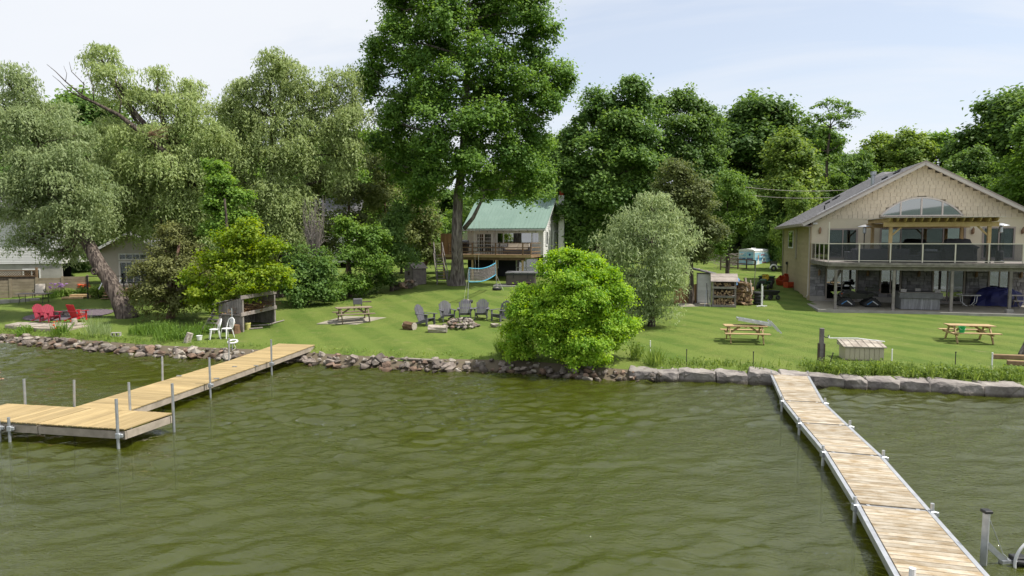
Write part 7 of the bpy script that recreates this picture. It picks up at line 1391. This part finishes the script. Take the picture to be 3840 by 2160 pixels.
# tyres, pipe stand, cart, tractor
q = gp(2850, 1143); ty = thing('tyre_stack', 'stack of black tyres beside the firewood heap', 'tyres', q + Vector((0, .25, 0)))
for k in range(4): b_ = B(); b_.ring((random.uniform(-.03, .03), random.uniform(-.03, .03), .11 + k * .2), .22, .105, 22, 8, 'z'); o = b_.build('tyre', M['rubber'], ty, smooth=True)
q = gp(2855, 1149); ps_ = thing('pipe_stand', 'white pipe standing upright on a crossed foot before the tyres', 'stand', q, 15); b_ = B(); b_.tube([(0, 0, .03), (0, 0, 1.4)], .035, 8); b_.tube([(.07, 0, .03), (.07, 0, 1.28)], .025, 8); b_.build('upright', M['white'], ps_); b_ = B(); b_.bx(-.35, .4, -.03, .03, 0, .05); b_.bx(-.03, .03, -.3, .3, .0, .046); b_.build('foot', M['white'], ps_)
q = gp(2888, 1124); ca = thing('dump_cart', 'small black garden dump cart behind the tyres', 'cart', q, 20); b_ = B(); b_.add([(-.35, -.28, .32), (.35, -.28, .32), (.35, .28, .32), (-.35, .28, .32), (-.5, -.4, .62), (.5, -.4, .62), (.5, .4, .62), (-.5, .4, .62), (-.45, -.36, .62), (.45, -.36, .62), (.45, .36, .62), (-.45, .36, .62), (-.3, -.24, .36), (.3, -.24, .36), (.3, .24, .36), (-.3, .24, .36)], [(0, 3, 2, 1), (0, 1, 5, 4), (1, 2, 6, 5), (2, 3, 7, 6), (3, 0, 4, 7), (4, 5, 9, 8), (5, 6, 10, 9), (6, 7, 11, 10), (7, 4, 8, 11), (8, 9, 13, 12), (9, 10, 14, 13), (10, 11, 15, 14), (11, 8, 12, 15), (12, 13, 14, 15)]); b_.build('tub', M['black'], ca)
for sx, sy in ((.35, -.34), (.35, .34), (-.3, -.34), (-.3, .34)): b_ = B(); b_.ring((sx, sy, .17), .11, .06, 16, 8, 'y'); b_.build('wheel', M['rubber'], ca, smooth=True)
b_ = B(); b_.tube([(-.35, 0, .28), (-.75, 0, .3), (-.95, 0, .75)], .02, 6); b_.build('handle', M['black'], ca)
q = gp(2872, 1086); tr_ = thing('lawn_tractor', 'green and yellow lawn tractor with grass bags near the tan house', 'tractor', q + Vector((0, .4, 0)), -30)
b_ = B(); b_.prism([(-.24, -.75, .38), (-.24, -.85, .5), (-.24, -.82, .72), (-.24, -.2, .82), (-.24, -.15, .38)], (.48, 0, 0)); b_.build('hood', M['tractor_green'], tr_, bevel=.05, seg=2); b_ = B(); b_.bx(-.45, .45, .2, .75, .5, .6); b_.bx(-.3, .3, -.2, .3, .36, .46); b_.build('chassis', M['tractor_green'], tr_, bevel=.03); b_ = B(); b_.bx(-.24, .24, .2, .62, .62, .72); b_.bx(-.24, .24, .58, .7, .7, 1.12); b_.build('seat', M['tractor_yellow'], tr_, bevel=.05, seg=2); b_ = B(); b_.ring((0, 0, 0), .18, .018, 20, 6, 'z'); b_.xf(T(0, -.0, 1.05) @ RX(-30)); b_.tube([(0, -.22, .78), (0, -.0, 1.05)], .02, 6); b_.build('steering_wheel', M['black'], tr_)
for sx in (-.45, .45): b_ = B(); b_.ring((sx, .42, .28), .17, .11, 18, 8, 'x'); b_.build('rear_wheel', M['rubber'], tr_, smooth=True); b_ = B(); b_.ring((sx * .85, -.6, .2), .12, .075, 16, 8, 'x'); b_.build('front_wheel', M['rubber'], tr_, smooth=True)
b_ = B(); b_.bx(-.55, .55, .85, 1.35, .35, .85); b_.build('grass_bagger', M['black'], tr_, bevel=.05); b_ = B(); b_.bx(-.6, .6, .82, 1.4, .85, .97); b_.build('bagger_lid', M['tractor_green'], tr_, bevel=.04); b_ = B(); b_.bx(-.2, .2, -.87, -.83, .5, .68); b_.build('grille', M['black'], tr_)
for i, (px, py, rz, lab) in enumerate([(2958, 1078, 20, 'small orange crate in front of the others by the tan house wall'), (2930, 1070, 35, 'leftmost tilted orange crate by the tan house wall'), (2948, 1062, 30, 'middle tilted orange crate by the tan house wall'), (2962, 1057, 28, 'rear orange crate against the tan house wall')]):
    q = gp(px, py); cr2 = thing('orange_crate', lab, 'crate', q, rz, 'orange crates by the tan house'); h_ = .5 if i else .42; L_ = .62
    for sx in (-1, 1): B().bx(sx * L_ / 2 - .015, sx * L_ / 2 + .015, -.25, .25, 0, h_).build('end_panel', M['orange_crate'], cr2)
    for k in range(3):
        for sy in (-1, 1): B().bx(-L_ / 2, L_ / 2, sy * .25 - .012, sy * .25 + .012, .02 + k * h_ / 3, h_ / 3 - .02 + k * h_ / 3).build('slat', M['orange_crate'], cr2)
    B().bx(-L_ / 2 + .02, L_ / 2 - .02, -.235, .235, 0, .02).build('base', M['orange_crate'], cr2)
    if i: cr2.rotation_euler = (math.radians(12), math.radians(-32), math.radians(rz)); cr2.location.z += .18
q = gp(2826, 1100); po = thing('thin_pole', 'thin bare pole standing by the firewood heap', 'pole', q); b_ = B(); b_.tube([(0, 0, -.2), (.05, 0, 1.1), (.12, 0, 2.3)], [.03, .025, .018], 6); b_.build('shaft', M['grey_wood'], po); b_ = B(); b_.lathe([(.02, 0), (.03, .02), (.01, .06)], (.12, 0, 2.3), 6); b_.build('tip', M['grey_wood'], po)
# ================================================================ cargo trailer with printed sides
TR, TL_ = onz(2829, 1006, 2.35), onz(2768, 1003, 2.35); YT = 70.; R0 = aty(2829, 1000, YT); L0 = aty(2768, 998, YT + 1.1); Wd = 2.05; tdir = math.degrees(math.atan2((R0 - L0).y, (R0 - L0).x))
trl = thing('cargo_trailer', 'white enclosed cargo trailer wrapped in blue advertising print', 'trailer', Vector((L0.x, L0.y, height(L0.x, L0.y))), tdir - 2); TLn = 4.9; TW = (R0 - L0).xy.length; zb = aty(2829, 1010, YT).z - trl.location.z; zt = aty(2829, 940, YT).z - trl.location.z
M['wrap_blue'] = mat('wrap_blue', (.16, .42, .60), .4, (.45, .66, .76), 1.1, stretch=(.5, .5, 3), detail=7, rv=.04); M['wrap_deep'] = mat('wrap_deep', (.03, .13, .27), .4, (.08, .25, .40), 2.2, stretch=(.5, .5, 3), rv=.02); M['wrap_red'] = mat('wrap_red', (.60, .05, .08), .4); M['wrap_navy'] = mat('wrap_navy', (.02, .05, .22), .4)
b_ = B(); b_.bx(0, TW, 0, TLn, zb, zt); b_.build('body', M['white'], trl, bevel=.06, seg=2); b_ = B(); pr = [(-.03, zt - .02), (.15, zt + .12), (TW / 2, zt + .2), (TW - .15, zt + .12), (TW + .03, zt - .02)]; b_.prism([(x, -.05, z) for x, z in pr], (0, TLn + .1, 0)); b_.build('roof', M['white'], trl); b_ = B(); b_.bx(TW / 2 - .2, TW / 2 + .2, 1.6, 2.0, zt + .18, zt + .27); b_.build('roof_vent', M['white_plastic'], trl, bevel=.03)
for x0, x1 in ((.1, TW / 2 - .03), (TW / 2 + .03, TW - .1)):
    d_ = B(); d_.bx(x0, x1, -.045, -.01, zb + .08, zt - .12); do = d_.build('rear_door', M['wrap_blue'], trl)
    B().bx(x0 + .02, x1 - .02, -.055, -.047, zb + (zt - zb) * .50, zb + (zt - zb) * .62).build('print_band', M['wrap_deep'], do); B().bx(x0 + .04, x1 - .04, -.056, -.048, zb + .2, zb + .42).build('print_band', M['wrap_deep'], do)
def ttxt(s_, x, y, z, size, m_, side=True, parent=trl):
    cu = bpy.data.curves.new('lettering', 'FONT'); cu.body = s_; cu.size = size; cu.extrude = .002; cu.align_x = 'CENTER'; tmp = bpy.data.objects.new('lettering', cu); COL.objects.link(tmp); bpy.context.view_layer.update(); me = bpy.data.meshes.new_from_object(tmp.evaluated_get(bpy.context.evaluated_depsgraph_get())); bpy.data.objects.remove(tmp); o = link('lettering', me, None, parent); me.materials.clear(); me.materials.append(M[m_]); o.location = (x, y, z); o.rotation_euler = (math.pi / 2, 0, math.pi / 2 if side else 0); return o
sxp = TW + .012
B().bx(TW + .001, sxp, .06, TLn - .06, zb + .42, zt - .22).build('side_print', M['wrap_blue'], trl)
B().bx(sxp, sxp + .006, .5, 2.6, zb + (zt - zb) * .45, zb + (zt - zb) * .62).build('print_band', M['wrap_deep'], trl); B().bx(sxp, sxp + .006, 3.75, TLn - .1, zb + (zt - zb) * .50, zb + (zt - zb) * .60).build('print_band', M['wrap_deep'], trl)
b_ = B(); b_.prism([(sxp + .008, .35, zb + .12), (sxp + .008, 1.45, zb + .12), (sxp + .008, 1.2, zb + .75), (sxp + .008, 1.05, zb + 1.0), (sxp + .008, .85, zb + 1.0), (sxp + .008, .65, zb + .7)], (.006, 0, 0)); b_.build('printed_gown', M['white'], trl); b_ = B(); b_.prism([(sxp + .008, .85, zb + 1.0), (sxp + .008, 1.05, zb + 1.0), (sxp + .008, 1.12, zb + 1.25), (sxp + .008, 1.0, zb + 1.5), (sxp + .008, .9, zb + 1.5), (sxp + .008, .8, zb + 1.25)], (.006, 0, 0)); b_.build('printed_figure', M['skin'], trl)
bz = zt - .62; b_ = B(); n = 18
def half(a0_, a1_, r, zc_, yc, m_, nm, inner=None): bb = B(); bb.prism([(sxp + .008, yc + r * math.cos(a0_ + (a1_ - a0_) * k / n), zc_ + r * math.sin(a0_ + (a1_ - a0_) * k / n)) for k in range(n + 1)], (.006, 0, 0)); bb.build(nm, M[m_], trl)
half(.25, math.pi - .25, .36, bz, 4.25, 'wrap_red', 'balloon_top'); B().bx(sxp + .006, sxp + .012, 3.92, 4.58, bz - .12, bz + .085).build('balloon_band', M['white'], trl); b_ = B(); b_.prism([(sxp + .008, 3.95, bz - .14), (sxp + .008, 4.55, bz - .14), (sxp + .008, 4.32, bz - .46), (sxp + .008, 4.18, bz - .46)], (.006, 0, 0)); b_.build('balloon_bottom', M['wrap_navy'], trl)
ttxt('RE/MAX', sxp + .02, 4.25, bz - .09, .17, 'wrap_red'); ttxt('RE/MAX', sxp + .02, 2.1, zt - .55, .3, 'wrap_red'); ttxt('HOMES', sxp + .02, 2.75, zb + 1.28, .26, 'wrap_deep'); ttxt('MOVING', sxp + .02, 2.5, zb + .55, .26, 'wrap_red'); ttxt('RE/MAX', TW * .72, -.065, zb + .98, .16, 'wrap_red', False); ttxt('MOVING', TW * .72, -.065, zb + .72, .13, 'wrap_red', False); ttxt('MOVING', TW * .28, -.065, zb + .55, .12, 'wrap_red', False)
b_ = B(); b_.lathe([(.11, 0), (.11, .006)], (TW * .72, -.055, zt - .42), 16, RX(90)); b_.build('balloon_badge', M['wrap_navy'], trl); B().bx(.16, .5, -.055, -.047, zt - .45, zt - .28).build('plate', M['white'], trl)
b_ = B(); b_.ring((TW - .12, 2.35, .3), .2, .1, 20, 8, 'x'); b_.build('wheel', M['rubber'], trl, smooth=True); b_ = B(); b_.ring((TW + .02, 2.35, .28), .38, .07, 16, 6, 'x', (0, math.pi)); b_.build('wheel_arch', M['white'], trl); b_ = B(); b_.ring((.12, 2.35, .3), .2, .1, 20, 8, 'x'); b_.build('wheel', M['rubber'], trl, smooth=True)
b_ = B(); b_.beam((TW * .2, TLn, .4), (TW / 2, TLn + 1.2, .4), .08, .1); b_.beam((TW * .8, TLn, .4), (TW / 2, TLn + 1.2, .4), .08, .1); b_.build('tongue', M['black'], trl)
q = gp(2900, 1018); ut = thing('utility_trailer', 'low black utility trailer with white fender and pale bed', 'trailer', q, 6); B().bx(.3, 2.6, -.1, 1.2, .42, .48).build('bed', M['white'], ut); B().bx(.25, 2.65, -.12, -.06, .36, .52).build('side_rail', M['black'], ut); B().bx(.25, .31, -.1, 1.2, .45, .95).build('tail_gate', M['black'], ut); b_ = B(); b_.ring((-.05, -.15, .28), .2, .09, 18, 8, 'y'); b_.build('wheel', M['rubber'], ut, smooth=True); b_ = B(); b_.ring((-.05, -.15, .3), .34, .08, 14, 6, 'y', (0, math.pi)); b_.build('fender', M['white'], ut)
# brush heap and rail fence left of the trailer
q = gp(2735, 1006); br_ = thing('brush_heap', 'heap of grey cut branches left of the cargo trailer', 'branches', q); bm = B()
for i in range(110): a = random.uniform(0, 6.28); c = Vector((random.uniform(-1.5, 1.2), random.uniform(-.5, .8), random.uniform(.1, 1.5))); l_ = random.uniform(.5, 1.3); limb(bm, c, c + Vector((math.cos(a) * l_, math.sin(a) * l_ * .5, random.uniform(-.4, .4))), .025, .008, 4, 3)
o = bm.build('branches', M['twig_grey'], br_); o['kind'] = 'stuff'
rf2 = thing('rail_fence', 'dark brown rail fence running to the back of the trailer', 'fence', gp(2702, 1012), 8)
for k in range(5): B().bx(k * .9 - .05, k * .9 + .05, -.05, .05, 0, 1.35 - .1 * k).build('post', M['dark_wood'], rf2)
for z in (.3, .75, 1.15): b_ = B(); b_.beam((0, -.02, z), (3.6, -.02, z - .25), .04, .09); b_.build('rail', M['dark_wood'], rf2)
# overhead wires
for ya, yb_, lab in ((700, 712, 'upper overhead wire running to the tan house roof'), (729, 737, 'lower overhead wire running to the tan house roof')):
    a, c = aty(2780, ya, 66), aty(3190, yb_, 62); w_ = B(); w_.tube([a + (c - a) * (i / 10) + Vector((0, 0, -.25 * math.sin(math.pi * i / 10))) for i in range(11)], .022, 5); o = w_.build('overhead_wire', M['cord'], None); tag(o, lab, 'wire')
# grey roofed neighbour glimpsed behind the left shrubs
nbp = aty(1235, 790, 64); nh = thing('grey_house', 'grey roofed house glimpsed through the trees left of the maple', 'house', (nbp.x, 64, 3.0), -8); B().bx(-2.2, 2.2, 0, 5, 0, 3.6).build('wall', M['siding_white'], nh); b_ = B(); b_.prism([(-2.6, -.4, 3.5), (2.6, -.4, 3.5), (2.6, 2.5, 6.0), (-2.6, 2.5, 6.0)], (0, 0, .12)); b_.prism([(-2.6, 5.4, 3.5), (2.6, 5.4, 3.5), (2.6, 2.5, 6.0), (-2.6, 2.5, 6.0)], (0, 0, .12)); b_.build('roof', M['shingle'], nh)
dsh = thing('dead_shrub', 'bare grey dead shrub in front of the airy willow', 'shrub', onground(at2(790, 640, 42).x, 42.)); bm = B(); o0 = dsh.location
for i in range(60):
    c = at2(790 + random.uniform(-8, 8), 640, 42) - o0; e = at2(790 + random.uniform(-30, 30), random.uniform(490, 610), 42 + random.uniform(-.8, .8)) - o0; limb(bm, c, e, .03, .008, 5, 5, .08)
    for k in range(3): f = random.uniform(.4, .9); m0 = c.lerp(e, f); limb(bm, m0, m0 + Vector((random.uniform(-.5, .5), random.uniform(-.4, .4), random.uniform(-.1, .4))), .01, .004, 4, 3)
bm.build('branches', M['twig_grey'], dsh)
# ================================================================ swimmer at the left edge
def skin_body(name, J, Eg, root, m_, parent, sub=2):
    me = bpy.data.meshes.new(name); me.from_pydata([j[0] for j in J], Eg, []); o = bpy.data.objects.new(name, me); COL.objects.link(o); o.parent = parent
    md = o.modifiers.new('skin', 'SKIN'); md.use_smooth_shade = True; ss = o.modifiers.new('sub', 'SUBSURF'); ss.levels = sub; ss.render_levels = sub
    for i, j in enumerate(J): v = me.skin_vertices[0].data[i]; v.radius = j[1] if isinstance(j[1], tuple) else (j[1], j[1]); v.use_root = i == root
    me.materials.append(M[m_]); return o
sp_ = onz(-10, 1418, 0); pn = thing('person', 'swimmer with brown hair at the left edge, shoulders above the water', 'person', sp_, 0)
J = [((-.9, .1, -.25), .13), ((-.55, .06, -.14), .14), ((-.2, .0, -.02), (.17, .12)), ((-.04, 0, .06), .06), ((.0, 0, .12), .055), ((.02, 0, .2), (.075, .09)), ((.02, 0, .27), (.07, .08)),
     ((-.14, -.2, 0), .055), ((.12, -.32, .0), .042), ((.33, -.28, .03), .03), ((-.14, .2, 0), .055), ((.05, .36, -.1), .042), ((.25, .36, -.16), .03), ((-1.35, .2, -.35), .09), ((-1.75, .22, -.42), .06), ((-1.35, -.02, -.35), .09), ((-1.75, -.04, -.42), .06)]
skin_body('body', J, [(0, 1), (1, 2), (2, 3), (3, 4), (4, 5), (5, 6), (2, 7), (7, 8), (8, 9), (2, 10), (10, 11), (11, 12), (0, 13), (13, 14), (0, 15), (15, 16)], 1, 'skin', pn)
for k in range(5):
    a = (-.5 + k * .22) if k else -1.1; l_ = (.05, .085, .09, .085, .07)[k]; b0_ = Vector((.35, -.28 + (k - 2) * .018, .035)); b_ = B(); e = b0_ + Vector((math.cos(a * .4) * l_, math.sin(a) * .04, .0)); b_.tube([b0_, b0_.lerp(e, .55) + Vector((0, 0, .008)), e + Vector((0, 0, -.012))], [.009, .008, .006], 6); b_.build('finger', M['skin'], pn, smooth=True)
b_ = B(); b_.lathe([(.095, .0), (.105, .05), (.085, .1), (.03, .125)], (-.005, .0, .235), 14); b_.build('hair', M['hair'], pn, smooth=True)
for s_ in (-1, 1): b_ = B(); b_.lathe([(.012, -.004), (.012, .004)], (.098, s_ * .032, .235), 8, RY(90)); b_.build('eye', M['black'], pn)
b_ = B(); b_.lathe([(.018, 0), (.008, .03)], (.10, 0, .2), 6, RY(80)); b_.build('nose', M['skin'], pn)
